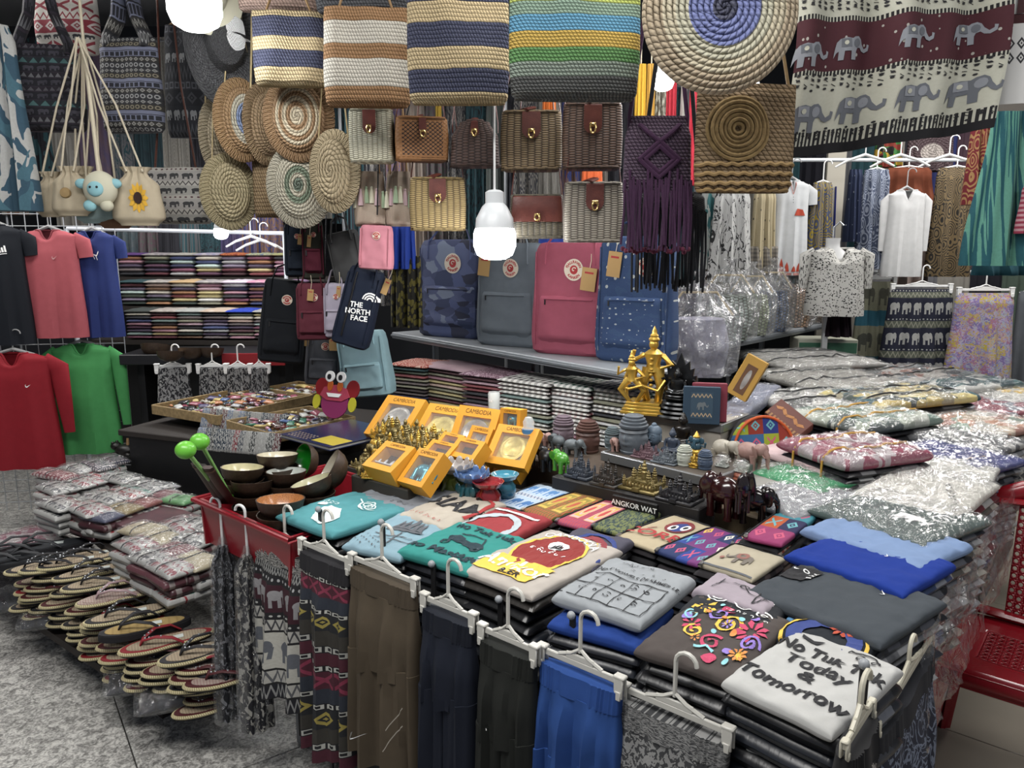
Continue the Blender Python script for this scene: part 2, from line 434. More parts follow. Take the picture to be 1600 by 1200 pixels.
def p_ethnic(rows, nu, key, rough=.9, gap=None, ngap=.06):
    """rows: [(height, background, motif, motif colour, repeat factor)] from bottom up, heights normalised"""
    tot = sum(r[0] for r in rows)
    def f():
        u, v = uvn(); o = None; p = 0
        u = u + (nz(cmb(u, v), 3., 2.) - .5) * .02
        wv = v + (nz(cmb(u * 2, v), 2.5, 1.) - .5) * .02
        for (h, bg, k, mc, rp) in rows:
            a = p / tot; b = (p + h) / tot; p += h
            y = (wv - a) / (b - a) * 2 - 1
            if k == 'none': c = bg if not isinstance(bg, str) else srgb(bg); c = mixc(0., tuple(c), tuple(c))
            else:
                x = fr(u * nu * rp) * 2 - 1
                c = mixc(motif(k, x, y * 1.12), srgb(bg), srgb(mc))
            if gap: c = mixc((ab(y) > 1 - ngap * 2 / (h / tot * len(rows))) , c, srgb(gap))
            o = c if o is None else mixc(wv > a, o, c)
        n = nz(cmb(u * 40, v * 60), 1., 2.)
        return mixc(n * .3, o, (0, 0, 0)), n
    return mat('ffffff', rough, key='eth' + key, fn=f, bump=.2)
def p_two(kind, a_, b_, sc=10., key='', rough=.85, asp=1., c_=None, thr=.5):
    A, B = srgb(a_), srgb(b_)
    def f():
        u, v = uvn(); q = cmb(u, v * asp)
        if kind == 'leaf': n = nz(q, sc, 3., 2.5); m = (ab(n - .5) < .035)
        elif kind == 'paisley': d, _ = vor(q, sc); m = (sn(d * 38.) > .25)
        elif kind == 'leopard': d, _ = vor(cmb(u + nz(q, sc * 1.2, 2.) * .06, v * asp), sc); m = (d > thr)
        elif kind == 'blob': m = nz(q, sc, 2., 1.) > thr
        elif kind == 'branch': n = nz(cmb(u * 2.2, v * asp * .9), sc, 4., 1.2); m = (ab(n - .5) < .02)
        elif kind == 'check': m = (md(fl(u * sc) , 2.) * .5 + md(fl(v * asp * sc), 2.) * .5)
        elif kind == 'hstripe': m = (fr(v * sc) > thr)
        elif kind == 'vstripe': m = (fr(u * sc) > thr)
        elif kind == 'dots': d, _ = vor(q, sc, rnd=.25); m = (d < thr)
        elif kind == 'streak': m = (nz(cmb(u * 5 + v, (v * asp + u * 2) * .8), sc, 3., .5) > thr)
        elif kind == 'sheen': m = nz(q, sc, 4., 1.5)
        c = mixc(m, A, B)
        if c_: d, _ = vor(q, sc * .6); c = mixc((nz(q, sc * .7, 1., 1.) > .58), c, srgb(c_))
        n = nz(cmb(u * 50, v * 70), 1., 1.)
        return mixc(n * .22, c, (0, 0, 0)), n
    return mat(a_, rough, key='p2' + kind + a_ + b_ + str(sc) + key, fn=f, bump=.15)
def p_multi(cols, sc=8., asp=1., key='', rough=.8, dist=1.5):
    def f():
        u, v = uvn(); q = cmb(u, v * asp); _, c = vor(cmb(u + nz(q, sc, 2.) * .2 * dist, v * asp + nz(q, sc * .8, 2.) * .2 * dist), sc)
        x = sep(c)[0]; n = len(cols)
        return ramp(x, [(i / n, srgb(k)) for i, k in enumerate(cols)]), nz(q, 60.)
    return mat('ffffff', rough, key='mu' + str(cols) + str(sc) + key, fn=f, bump=.1)
def p_fold(c0, c1, n=3, rough=.85, key='fold', glossy=0):   # edge of folded cloth: fine layer lines
    A, B = srgb(c0), srgb(c1)
    def f():
        u, v = uvn(); w_ = nz(cmb(u * 3, v * 1.5), 3., 2.)
        m = fr(v * n + w_ * .5) > .55; t = nz(cmb(u * 12, v * 6), 2., 3.)
        c = mixc(m * .9, A, B); return mixc(t * .35, c, (0, 0, 0)), t
    return mat(c0, rough, key=key + c0 + c1, fn=f, bump=.3)
def p_gran():
    def f():
        o = obn(); a = nz(o, 34., 6., .9, .75); b = nz(o, 120., 3.); c = nz(o, 3., 2.)
        m = ramp(a * .7 + b * .3, [(0, srgb('383836')), (.42, srgb('6c6b67')), (.5, srgb('a3a19c')), (.57, srgb('cfcdc6'))], False)
        return mixc(c * .25, m, srgb('6a6864')), b
    return mat('999999', .5, key='granite', fn=f, bump=.05)
def p_beige():
    def f():
        o = obn(); a = nz(o, 4., 5.); r = objrand()
        return mixc(r * .35, mixc(a, srgb('8f8678'), srgb('a59c8c')), srgb('978b78'))
    return mat('a0988a', .16, key='beige_tile', fn=f)
# ================================================================ setting
gran = p_gran(); beige = p_beige(); dark = mat('1a1a1c', .8); grout = mat('55534f', .9)
A40 = radians(-40)
E1 = Vec((cos(radians(140)), sin(radians(140)), 0)); E2 = Vec((cos(radians(50)), sin(radians(50)), 0))
O0 = Vec((.56, 1.16, 0))
def T2(s, t, z=0.): q = O0 + E1 * s + E2 * t; return Vec((q.x, q.y, z))
fl0 = struct('floor', G().box((0, 4, -.06), (14, 12, .08)), grout)
def tiles(x0, x1, y0, y1, sz, m, ang, org, clip):
    me = None
    for i in range(-14, 15):
        for j in range(-14, 15):
            p = Vec(org) + Matrix.Rotation(ang, 3, 'Z') @ Vec((i * sz, j * sz, 0))
            if not (x0 < p.x < x1 and y0 < p.y < y1 and clip(p)): continue
            if me is None:
                me = G().box((0, 0, -.0125), (sz - .004, sz - .004, .025), ch=.0015).mesh('floor_tile', False); me.materials.append(m)
            o = bpy.data.objects.new('floor_tile', me); C.objects.link(o); o.parent = fl0; o.location = (p.x, p.y, 0); o.rotation_euler.z = ang
side = lambda p: (p - O0).dot(E1)          # the tiling changes under the stall
tiles(-6, 4, -1.2, 8.5, .8, gran, radians(35), (-1.62, 2.1, 0), lambda p: side(p) > .55)
tiles(-2, 7, -1.2, 9.8, .6, beige, radians(50), T2(.0, 0), lambda p: side(p) <= .55)
wallm = mat('4a4c52', .9); wallb = mat('2c2e34', .9)
struct('wall_back', G().box((0, 7.0, 1.7), (14, .1, 3.6)), wallb)
struct('wall_left', G().box((-5.2, 3.4, 1.7), (.1, 7.3, 3.6)), wallm)
struct('wall_right', G().box((5.6, 4.4, 1.7), (.1, 5.3, 3.6)), wallm)
struct('ceiling', G().box((0, 3.4, 3.5), (11, 7.3, .08)), mat('8a8c90', .9))
for i in range(3):
    b_ = struct('trim_%d' % (i + 1), G().box((.4 + i * 1.5, 4.6, 3.36), (.12, 4.6, .2)), mat('b9bcc0', .6))
# white post behind the shirt rails
p = Y(1316, 230, 5.0); q = Y(1300, 380, 5.0)
# ================================================================ tables and shelves
woodd = mat('2a211b', .7, key='dark_wood', fn=lambda: mixc(nz(sep_scaled(), 3., 4.), srgb('1c1612'), srgb('3c2e24'))) if False else mat('241d19', .75)
steel = mat('8f9296', .35, metal=.7); white_m = mat('d8dade', .4); black_p = mat('121214', .5)
redp = mat('8c1420', .3); glassm = mat('ffffff', .05, trans=1., ior=1.1)
def table(s0, s1, t0, t1, z, label, name='display_table', skirt=True, panel_m=None):
    c = T2((s0 + s1) / 2, (t0 + t1) / 2); L = abs(s1 - s0); D = abs(t1 - t0)
    r = thing(name, label, 'table', c, A40)
    G().box((0, 0, z - .015), (L, D, .03), ch=.004).build('table_top', woodd, r, False)
    for x in (-1, 1):
        for y in (-1, 1): G().box((x * (L / 2 - .05), y * (D / 2 - .05), (z - .03) / 2), (.05, .05, z - .03), ch=.004).build('leg', steel, r, False)
    if skirt:
        for y in (-1, 1): G().box((0, y * (D / 2 - .02), z * .52), (L - .12, .012, z * .9)).build('side_panel', panel_m or black_p, r, False)
        for x in (-1, 1): G().box((x * (L / 2 - .02), 0, z * .52), (.012, D - .12, z * .9)).build('side_panel', panel_m or black_p, r, False)
    return r
table(0, 1.72, .02, .62, .66, 'long dark front table under the printed t-shirt piles')
table(.12, .72, .64, 3.5, .64, 'long dark table under the plastic-wrapped shirts on the right')
table(.74, 2.2, .64, 2.15, .72, 'middle table carrying the souvenirs and scarf stacks')
# low table with packets, left
c = T2(2.62, .38)
r = thing('low_table', 'low dark table loaded with wrapped elephant-print packets', 'table', (-1.74, 3.30, 0), radians(-44))
G().box((0, 0, .385), (1.4, .36, .03), ch=.004).build('table_top', woodd, r, False)
for x in (-1, 1):
    for y in (-1, 1): G().box((x * .62, y * .14, .185), (.05, .05, .37)).build('leg', steel, r, False)
r = thing('craft_table', 'dark table at the left back under trays of small trinkets', 'table', (-1.22, 3.95, 0), radians(-22))
G().box((0, 0, .685), (1.3, .9, .03), ch=.004).build('table_top', woodd, r, False)
for x in (-1, 1): G().box((x * .62, 0, .335), (.03, .8, .67)).build('side_panel', black_p, r, False)
G().box((0, -.42, .335), (1.2, .02, .67)).build('side_panel', black_p, r, False)
r = thing('sandal_stand', 'low dark stand under the rows of sandals', 'stand', (-1.45, 2.62, 0), radians(-37))
G().box((0, 0, .135), (.95, .2, .03)).build('stand_top', woodd, r, False)
for x in (-1, 1): G().box((x * .3, .03, .06), (.04, .1, .12)).build('foot', woodd, r, False)
# long backpack shelf and the right hand shelf
def shelf(pa, pb, z, dp, label, th=.035, posts=()):
    a, b = W(*pa, z), W(*pb, z); d = (b - a); L = d.length; rz = atan2(d.y, d.x)
    r = thing('metal_shelf', label, 'shelf', ((a.x + b.x) / 2, (a.y + b.y) / 2, z), rz)
    G().box((0, dp / 2, -th / 2), (L, dp, th), ch=.004).build('shelf_board', mat('8c9196', .45, metal=.3), r, False)
    G().box((0, -.004, -th / 2), (L, .008, th * .35), ch=.002).build('rim', mat('6c7176', .4, metal=.4), r, False)
    for x in posts: G().box((x * L / 2, dp - .02, -z / 2 - .01), (.03, .03, z - .02), ch=.003).build('post', mat('50545a', .45, metal=.5), r, False)
    return r, a, b
SH1, sa, sb = shelf((612, 519), (1000, 585), 1.12, .3, 'long grey metal shelf carrying the four large backpacks', posts=(-.97, .0, .97))
SH2, sc_, sd = shelf((1128, 537), (1300, 503), 1.12, .46, 'grey metal shelf on the right holding plastic-bagged baskets', posts=(.9,))
# ================================================================ pillows: folded cloth, packets
class Pad:
    """soft flat slab; top mapped by S(a, b), a and b in -1..1"""
    def __init__(s, w, d, h, k=8., wr=0., seed=0., tilt=0., droop=0., sq=.5, fr_=3.):
        s.w, s.d, s.h, s.k, s.wr, s.sd, s.tilt, s.droop, s.sq, s.fr = w, d, h, k, wr, seed, tilt, droop, sq, fr_
    def e(s, a, b): return max(0, (1 - abs(a) ** s.k) * (1 - abs(b) ** s.k)) ** s.sq
    def wn(s, a, b):
        if not s.wr: return 0
        q = Vec((a * s.fr * s.w / .3, b * s.fr * s.d / .3, s.sd * 7.3)); n = noise.noise(q); r = 1 - abs(noise.noise(q * 1.7 + Vec((5, 1, 2)))) * 2.5
        return s.wr * (n * .7 + max(0, r) * .6)
    def S(s, a, b, off=.0015):
        a = max(-1, min(1, a)); b = max(-1, min(1, b)); dz = -s.droop * max(0, abs(b) - .55) ** 1.5 if b < 0 else 0
        n = noise.noise(Vec((a * 1.3, b * 1.3, s.sd))) * .03 * (abs(a) ** 3 + abs(b) ** 3) if s.wr else 0
        return Vec((a * s.w / 2 * (1 + n), b * s.d / 2 * (1 + n), s.h / 2 + s.h / 2 * s.e(a, b) + s.wn(a, b) * s.e(a, b) + s.tilt * a + dz + off))
    def G(s, nx=24, ny=18, g=None):
        g = g or G(); vs = []; us = []
        A = [sin(pi / 2 * (2 * i / nx - 1)) for i in range(nx + 1)]; B = [sin(pi / 2 * (2 * j / ny - 1)) for j in range(ny + 1)]
        for b in B:
            for a in A: vs.append(s.S(a, b, 0)); us.append((a / 2 + .5, b / 2 + .5))
        n0 = len(vs)
        for b in B:
            for a in A:
                v = s.S(a, b, 0); dz = -s.droop * max(0, abs(b) - .55) ** 1.5 if b < 0 else 0
                vs.append(Vec((v.x, v.y, s.h / 2 - s.h / 2 * s.e(a, b) + s.tilt * a + dz))); us.append((a / 2 + .5, b / 2 + .5))
        m = nx + 1; fs = []
        for j in range(ny):
            for i in range(nx):
                q = (j * m + i, j * m + i + 1, (j + 1) * m + i + 1, (j + 1) * m + i); fs.append(q); fs.append(tuple(n0 + t for t in q[::-1]))
        return g.add(vs, fs, us)
def quad(FL, FR, BR, z):
    a, b, c = W(*FL, z), W(*FR, z), W(*BR, z); x = (b - a); y = (c - b)
    n = Vec((-x.y, x.x, 0)).normalized(); ctr = (a + c) / 2; d = abs(y.dot(n))
    ctr = (a + b) / 2 + n * d / 2 + x.normalized() * y.dot(x.normalized()) * .5
    return ctr, x.length, max(.03, d), atan2(x.y, x.x)
film = plastic_film()
LAY = {}
def layer_mesh(w, d, h, m, name):     # shared mesh of one wrapped shirt
    k = (round(w / .02), round(d / .02), round(h, 3), name)
    if k not in LAY:
        LAY[k] = Pad(round(w / .02) * .02, round(d / .02) * .02, h, 12, .003, R.random() * 9, fr_=5, sq=.25).G(12, 10).mesh(name); LAY[k].materials.append(m)
    return LAY[k]
ORD = ['topmost', 'second', 'third', 'fourth', 'fifth', 'sixth', 'seventh', 'eighth', 'ninth', 'tenth', 'eleventh', 'twelfth', 'thirteenth', 'fourteenth', 'fifteenth', 'sixteenth', 'seventeenth', 'eighteenth', 'nineteenth', 'twentieth']
def stack_under(c, w, d, rz, ztop, zbot, name, desc, cat, mats, h=.026, group=None, jit=.008, col=None):
    n = max(1, int(round((ztop - zbot) / h))); hh = (ztop - zbot) / n
    for i in range(n):
        me = layer_mesh(w * .97, d * .97, hh * 1.0, mats[0], name)
        o = bpy.data.objects.new(name, me); C.objects.link(o)
        o.location = (c.x + R.uniform(-jit, jit), c.y + R.uniform(-jit, jit), zbot + hh * i); o.rotation_euler.z = rz + R.uniform(-.03, .03)
        m = R.choice(mats); o.material_slots[0].link = 'OBJECT'; o.material_slots[0].material = m
        tag(o, desc % (ORD[n - 1 - i] + (' from the top' if i < n - 1 else ' layer')), cat, group)
gl = lambda c, c2: p_fold(c, c2, 2, .32, 'wrapped')
DK = [gl('17181c', '2c2e34'), gl('1d1f26', '3a3c44'), gl('121316', '25262b'), gl('2a2622', '453f3a'), gl('20242c', '6b6f78')]
MX = [gl('8d8f92', '3a3b40'), gl('2b2d35', '77797f'), gl('5c2028', '9a9a98'), gl('9a968c', '4a4640'), gl('1a1c22', '50525a'), gl('a9aaac', '707277'), gl('35466b', '8c8f96')]
def tee(nm, FL, FR, BR, z, col, label, zbot, below, bdesc, h=.03, wr=.006, wrap=False, m=None, prints=(), droop=.0, cat='shirt', fr_=3., mats=None, hb=.026, bcat='shirt', bname='wrapped_shirt'):
    c, w, d, rz = quad(FL, FR, BR, z)
    r = thing(nm, label, cat, (c.x, c.y, z - h), rz)
    w *= 1.04; d *= 1.06; P = Pad(w, d, h, 10, wr, R.random() * 9, droop=droop, fr_=fr_, sq=.3)
    P.G(40, 32).build('shirt_body' if 'shirt' in nm else 'cover', m or cloth(col), r)
    asp = w / d
    for i, (pm, fn) in enumerate(prints):
        g = G(); fn(g, lambda a, b, q=i: P.S(a, b, .0026 + q * .0008), asp); o = g.build('print', pm, r, False)
    if wrap:
        Pf = Pad(w * 1.03, d * 1.03, h + .008, 7, .014, R.random() * 9, fr_=7); Pf.G(54, 44).build('plastic_wrap', film, r, loc=(0, 0, .001))
    if zbot is not None: stack_under(c, w, d, rz, z - h, zbot, bname, bdesc, bcat, mats or below, hb)
    return r, P, asp
ink = mat('1c1c20', .8); inkw = mat('e8e8e6', .8); inkr = mat('a82a2a', .8); inky = mat('e0b53a', .8); inkg = mat('55595f', .8); inkb = mat('2a3c80', .8); inkp = mat('c04a78', .8); inkt = mat('3a8c90', .8)
def TX(s, x, y, sz, rot=0., bold=.004, sx=1., arc=None):
    return lambda g, S, asp: text_G(s, sz, S, x, y, rot, .05, bold, sx / asp, 0., g, arc)
def many(*fs):
    def f(g, S, asp):
        for q in fs: q(g, S, asp)
    return f
def PO(fn): return lambda g, S, asp: polys_G(fn(asp), S, .08, g)
def angkor(cx, cy, s, asp):      # five towers on stepped base, drawn as strokes and fills
    o = [[(cx - s, cy - .35 * s), (cx + s, cy - .35 * s), (cx + s, cy - .22 * s), (cx - s, cy - .22 * s)], [(cx - .8 * s, cy - .2 * s), (cx + .8 * s, cy - .2 * s), (cx + .8 * s, cy - .1 * s), (cx - .8 * s, cy - .1 * s)]]
    for x, h in ((-.62, .42), (-.32, .55), (0, .85), (.32, .55), (.62, .42)):
        b = .12 * s; o.append([(cx + x * s - b, cy - .1 * s), (cx + x * s + b, cy - .1 * s), (cx + x * s + b * 1.1, cy + (h * .45) * s), (cx + x * s + b * .5, cy + h * .75 * s), (cx + x * s, cy + h * s), (cx + x * s - b * .5, cy + h * .75 * s), (cx + x * s - b * 1.1, cy + h * .45 * s)])
    return o
def swirl(cx, cy, r, wd, turns=1.6, a0=0., n=22):
    return strokes([(cx + r * (1 - i / n * .85) * cos(a0 + turns * 2 * pi * i / n), cy + r * (1 - i / n * .85) * sin(a0 + turns * 2 * pi * i / n)) for i in range(n + 1)], wd)
def flower(cx, cy, r, n=7, a0=0.):
    o = []
    for i in range(n):
        q = a0 + 2 * pi * i / n; o.append([(cx + cos(q - .18) * r * .3, cy + sin(q - .18) * r * .3), (cx + cos(q - .25) * r * .75, cy + sin(q - .25) * r * .75), (cx + cos(q) * r, cy + sin(q) * r), (cx + cos(q + .25) * r * .75, cy + sin(q + .25) * r * .75), (cx + cos(q + .18) * r * .3, cy + sin(q + .18) * r * .3)])
    return o
def scrib(x0, y0, x1, y1, n, s, seed=0):   # line of small curly script
    rr = random.Random(seed); o = []
    for i in range(n):
        cx = lerp(x0, x1, (i + .5) / n); cy = lerp(y0, y1, (i + .5) / n)
        o += swirl(cx, cy, s * rr.uniform(.5, .7), s * .2, rr.uniform(.7, 1.1), rr.uniform(0, 6), 8)
        if rr.random() < .4: o += strokes([(cx - s * .4, cy + s * .8), (cx, cy + s * 1.0), (cx + s * .4, cy + s * .75)], s * .18)
    return o
FD = 'dark wrapped shirt in the front stack under the %s, ' % '{}' + '%s'
def bd(x): return 'dark plastic-wrapped shirt under the ' + x + ', %s'
# ---- front row, right to left
tee('printed_shirt', (1142, 1062), (1312, 1142), (1398, 1038), .875, 'a9a9a6', 'white t-shirt reading Tuk Tuk Today & Tomorrow on the front corner', .66, DK, bd('white tuk tuk shirt'),
    prints=[(ink, many(TX('No Tuk Tuk', 0, .40, .33, 0, .012, .84), TX('Today', .02, .05, .34, 0, .008), TX('&', .02, -.22, .32, 0, .008), TX('Tomorrow', 0, -.58, .36, 0, .010, .84),
        PO(lambda a: swirl(.35, .70, .09, .03, 1) + swirl(.62, .70, .09, .03, 1) + strokes([(.1, .78), (.3, .86), (.55, .86), (.7, .72)], .03) + [[(-.75, .75), (-.7, .64), (-.4, .62), (-.3, .74), (-.5, .7)]])))], mats=DK + MX[:2], hb=.03)
tee('printed_shirt', (992, 1004), (1142, 1056), (1240, 970), .87, '4a4340', 'grey-brown t-shirt with a colourful floral elephant print', .66, DK, bd('floral elephant shirt'), wr=.008,
    prints=[(inky, PO(lambda a: swirl(.1, .2, .28, .07) + flower(-.6, .55, .26) + swirl(-.35, -.2, .2, .05, 1.5, 2) + ell(.8, -.55, .1, .14) and swirl(.1, .2, .28, .07) + flower(-.6, .55, .26) + swirl(-.35, -.2, .2, .05, 1.5, 2) + [ell(.75, -.5, .08, .1)])),
            (mat('c23a5e', .8), PO(lambda a: flower(.6, .2, .34, 9) + swirl(.1, -.35, .22, .06, 1.4, 1) + [ell(-.1, .62, .16, .1), ell(.3, -.75, .14, .12)] + flower(-.5, -.05, .2, 6))),
            (mat('8a72c8', .8), PO(lambda a: swirl(-.2, .45, .2, .05, 1.4, 3) + swirl(.75, -.15, .2, .05) + [ell(.45, .6, .1, .07), ell(-.7, .1, .09, .12), ell(.5, -.5, .07, .1)] + flower(.1, .2, .12, 6))),
            (mat('7fc0c8', .8), PO(lambda a: swirl(-.65, .2, .16, .04, 1.4, 2) + strokes([(-.1, -.6), (.1, -.5), (.3, -.62)], .05) + [ell(.28, .42, .06, .06), ell(-.3, .72, .05, .05), ell(.0, -.1, .05, .05), ell(.62, -.75, .06, .06)])),
            (mat('d8823a', .8), PO(lambda a: [ell(-.42, .4, .07, .05), ell(.33, .02, .06, .08), ell(-.05, .35, .05, .05)] + flower(.72, -.5, .18, 8) + flower(-.2, -.4, .1, 6)))])
tee('blue_shirt', (850, 965), (985, 1003), (1062, 950), .845, '1b3a86', 'plain royal blue folded t-shirt beneath the grey alphabet shirt', .66, DK, bd('blue folded shirt'))
tee('printed_shirt', (860, 922), (992, 965), (1092, 905), .885, '8c9195', 'light grey t-shirt with a grid of letters on top of the blue one', None, DK, '', wr=.007, h=.035,
    prints=[(ink, many(PO(lambda a: [q for x in range(6) for q in strokes([(-.92 + x * .36, .12), (-.92 + x * .36, -.86)], .018)] + [q for y in range(3) for q in strokes([(-.92, .12 - y * .49), (.88, .12 - y * .49)], .022)]
        + scrib(-.75, -.1, .7, -.1, 5, .11, 3) + scrib(-.75, -.6, .7, -.6, 5, .11, 4) + scrib(-.6, .72, .2, .72, 9, .07, 5) + scrib(-.3, .5, .7, .48, 4, .06, 6)), TX('DEPENDENT VOWELS OF KHMER LETTER', 0, .30, .15, 0, .002, .78)))])
tee('printed_shirt', (738, 888), (852, 932), (950, 852), .875, 'a79f96', 'shirt with a red round Cambodia Angkor beer print', .66, DK, bd('round red beer print shirt'),
    prints=[(mat('8c2420', .8), PO(lambda a: [ell(0, .12, .68, .62, 26)])), (inky, PO(lambda a: ring_polys(0, .12, .66, .72, 26) + [[(-.8, -.85), (.62, -.85), (.72, -.3), (-.7, -.3)]])),
            (inkw, many(TX('CAMBODIA', 0, .8, .22, 0, .001, .85, 1.3), PO(lambda a: scrib(-.5, .1, .5, .1, 6, .1, 8)), TX('Angkor', -.06, -.55, .46, 0, .008, .8), PO(lambda a: [ell(0, .36, .25, .14)]))), (ink, many(TX('BEER', .1, -.78, .16), PO(lambda a: angkor(0, .32, .17, a))))])
tee('printed_shirt', (632, 858), (740, 890), (812, 838), .875, '2a857d', 'turquoise t-shirt reading Tuk Tuk no Massage', .66, DK, bd('turquoise tuk tuk shirt'),
    prints=[(mat('16303a', .8), many(TX('no Tuk Tuk', .1, .66, .32, -.05, .01), TX('no Massage', 0, -.62, .38, .0, .012),
        PO(lambda a: [ell(-.22, .05, .22, .16), ell(.32, -.08, .3, .13), ell(-.05, -.02, .3, .1)] + strokes([(-.3, .3), (.1, .38), (.4, .3), (.55, -.05)], .04) + ring_polys(.5, -.22, .06, .12, 12) + ring_polys(-.35, -.2, .06, .12, 12))))])
tee('printed_shirt', (543, 848), (634, 868), (708, 812), .865, '7898a6', 'pale blue t-shirt with a grey temple drawing', .66, DK, bd('pale blue temple shirt'),
    prints=[(inkg, many(PO(lambda a: angkor(.1, .15, .62, a) + strokes([(-.6, -.3), (.7, -.35)], .03) + strokes([(-.5, -.45), (.8, -.5)], .02) + strokes([(.1, -.1), (.2, -.8)], .05)), PO(lambda a: [q for i in range(40) for q in [ell(-.85 + (i * 37 % 90) / 100, -.9 + (i * 53 % 50) / 100, .02, .02, 5)]])))])
tee('printed_shirt', (458, 808), (545, 842), (612, 785), .868, '44898f', 'teal t-shirt with white turtle and coral print', .66, DK, bd('teal turtle shirt'),
    prints=[(mat('c9dedd', .8), PO(lambda a: swirl(.2, .45, .2, .03, 2.2) + swirl(.38, .42, .16, .03, 2, 2) + strokes([(-.2, .6), (.0, .5), (.1, .3), (.4, .2), (.6, .35)], .035) + [[(-.3, -.1), (.0, -.05), (.35, -.35), (.4, -.85), (.0, -.8), (-.4, -.4)], ell(-.62, -.1, .14, .1)] + scrib(-.8, .05, -.3, .1, 4, .1, 2)))])
# ---- second row
tee('printed_shirt', (566, 776), (655, 800), (710, 762), .868, '7c8188', 'pale grey t-shirt with a tiger face sketch, second row at left', .66, DK, bd('pale grey tiger shirt'),
    prints=[(inkg, PO(lambda a: scrib(-.5, .6, .6, .6, 7, .1, 12) + [ell(-.1, .1, .05, .05), ell(.2, .1, .05, .05)] + ring_polys(.05, .05, .36, .42, 18) + swirl(.05, -.1, .2, .04) + strokes([(-.4, -.3), (0, -.5), (.45, -.3)], .05) + scrib(.1, -.8, .9, -.75, 4, .1, 13)))])
tee('printed_shirt', (640, 806), (715, 828), (770, 780), .872, 'aaa192', 'cream t-shirt with large black letters SIAM and red edge', .66, DK, bd('cream lettered shirt'),
    prints=[(ink, TX('SIAM', .05, .1, .8, -.1, .02, .95)), (inkr, PO(lambda a: strokes([(.2, .92), (.92, .6), (.94, -.4)], .1) + scrib(-.8, -.75, .6, -.8, 7, .09, 9)))])
tee('printed_shirt', (718, 830), (800, 852), (845, 805), .866, '9a3438', 'red and white t-shirt lying between cream and turquoise ones', .66, DK, bd('red and white shirt'),
    prints=[(mat('a9b4bb', .8), PO(lambda a: ring_polys(-.1, -.4, .7, .9, 22))), (inkw, PO(lambda a: strokes([(-.9, .7), (.9, .55)], .1)))])
tee('printed_shirt', (842, 862), (930, 885), (985, 842), .868, '4c4a58', 'purple-grey t-shirt with red and blue arched print behind the beer shirt', .66, DK, bd('purple-grey arched print shirt'),
    prints=[(mat('8c3038', .8), PO(lambda a: ring_polys(0, -.3, .6, .8, 22))), (inkb, PO(lambda a: ring_polys(.1, -.3, .85, .98, 22))), (inky, PO(lambda a: ring_polys(0, -.3, .5, .54, 22)))])
tee('printed_shirt', (1058, 948), (1190, 985), (1238, 944), .872, '2a2c30', 'black t-shirt with white patterned elephant behind the floral one', .66, DK, bd('black elephant shirt'),
    prints=[(inkw, PO(lambda a: swirl(-.4, .1, .32, .04, 2.4) + swirl(.25, .1, .3, .04, 2.4, 2) + scrib(-.8, .6, .8, .5, 9, .1, 20) + swirl(.7, -.2, .2, .04) + scrib(-.2, -.4, .9, -.5, 7, .09, 22)))])
tee('printed_shirt', (1085, 920), (1195, 955), (1225, 925), .88, '968b94', 'pinkish white t-shirt with black stick drawing under the elephant purse', .66, DK, bd('pinkish stick drawing shirt'),
    prints=[(ink, PO(lambda a: strokes([(-.6, -.5), (-.55, .5)], .03) + strokes([(-.6, .2), (.0, .5), (.3, -.1), (.9, -.3)], .035) + ring_polys(.05, .35, .1, .14, 12) + strokes([(.5, .8), (.6, -.8), (.8, -.2)], .035)))])
tee('printed_shirt', (1215, 990), (1345, 1035), (1385, 985), .868, '22262c', 'black t-shirt with orange and blue tiger emblem behind the white corner shirt', .66, DK, bd('tiger emblem shirt'),
    prints=[(inky, PO(lambda a: ring_polys(0, -.5, .9, .98, 24) + [ell(-.25, .15, .2, .2)])), (inkb, PO(lambda a: ring_polys(0, -.5, .5, .84, 24))), (mat('b8442a', .8), PO(lambda a: flower(.25, .1, .35, 9)))])
tee('printed_shirt', (1240, 965), (1372, 1012), (1398, 968), .862, '5f97c8', 'light blue t-shirt with black and white wave pattern', .66, DK, bd('blue wave shirt'),
    prints=[(ink, PO(lambda a: [q for i in range(6) for q in swirl(-.8 + i * .33, .1 + .3 * (i % 2), .17, .08, .9, i)])), (inkw, PO(lambda a: [q for i in range(6) for q in swirl(-.65 + i * .33, -.3 + .3 * (i % 2), .15, .06, .9, i + 2)]))])
# black printed cloth behind the second row
tee('printed_shirt', (600, 752), (742, 800), (800, 772), .84, '101012', 'black t-shirt with cream brush lettering below the yellow boxes', .66, DK, bd('black lettered shirt'),
    prints=[(mat('c9c2a0', .8), PO(lambda a: [q for i in range(9) for q in strokes([(-.85 + i * .2, .6), (-.9 + i * .2, .1)], .045)] + [q for i in range(7) for q in strokes([(-.8 + i * .25, -.1), (-.72 + i * .25, -.3), (-.82 + i * .25, -.5)], .045)]))])
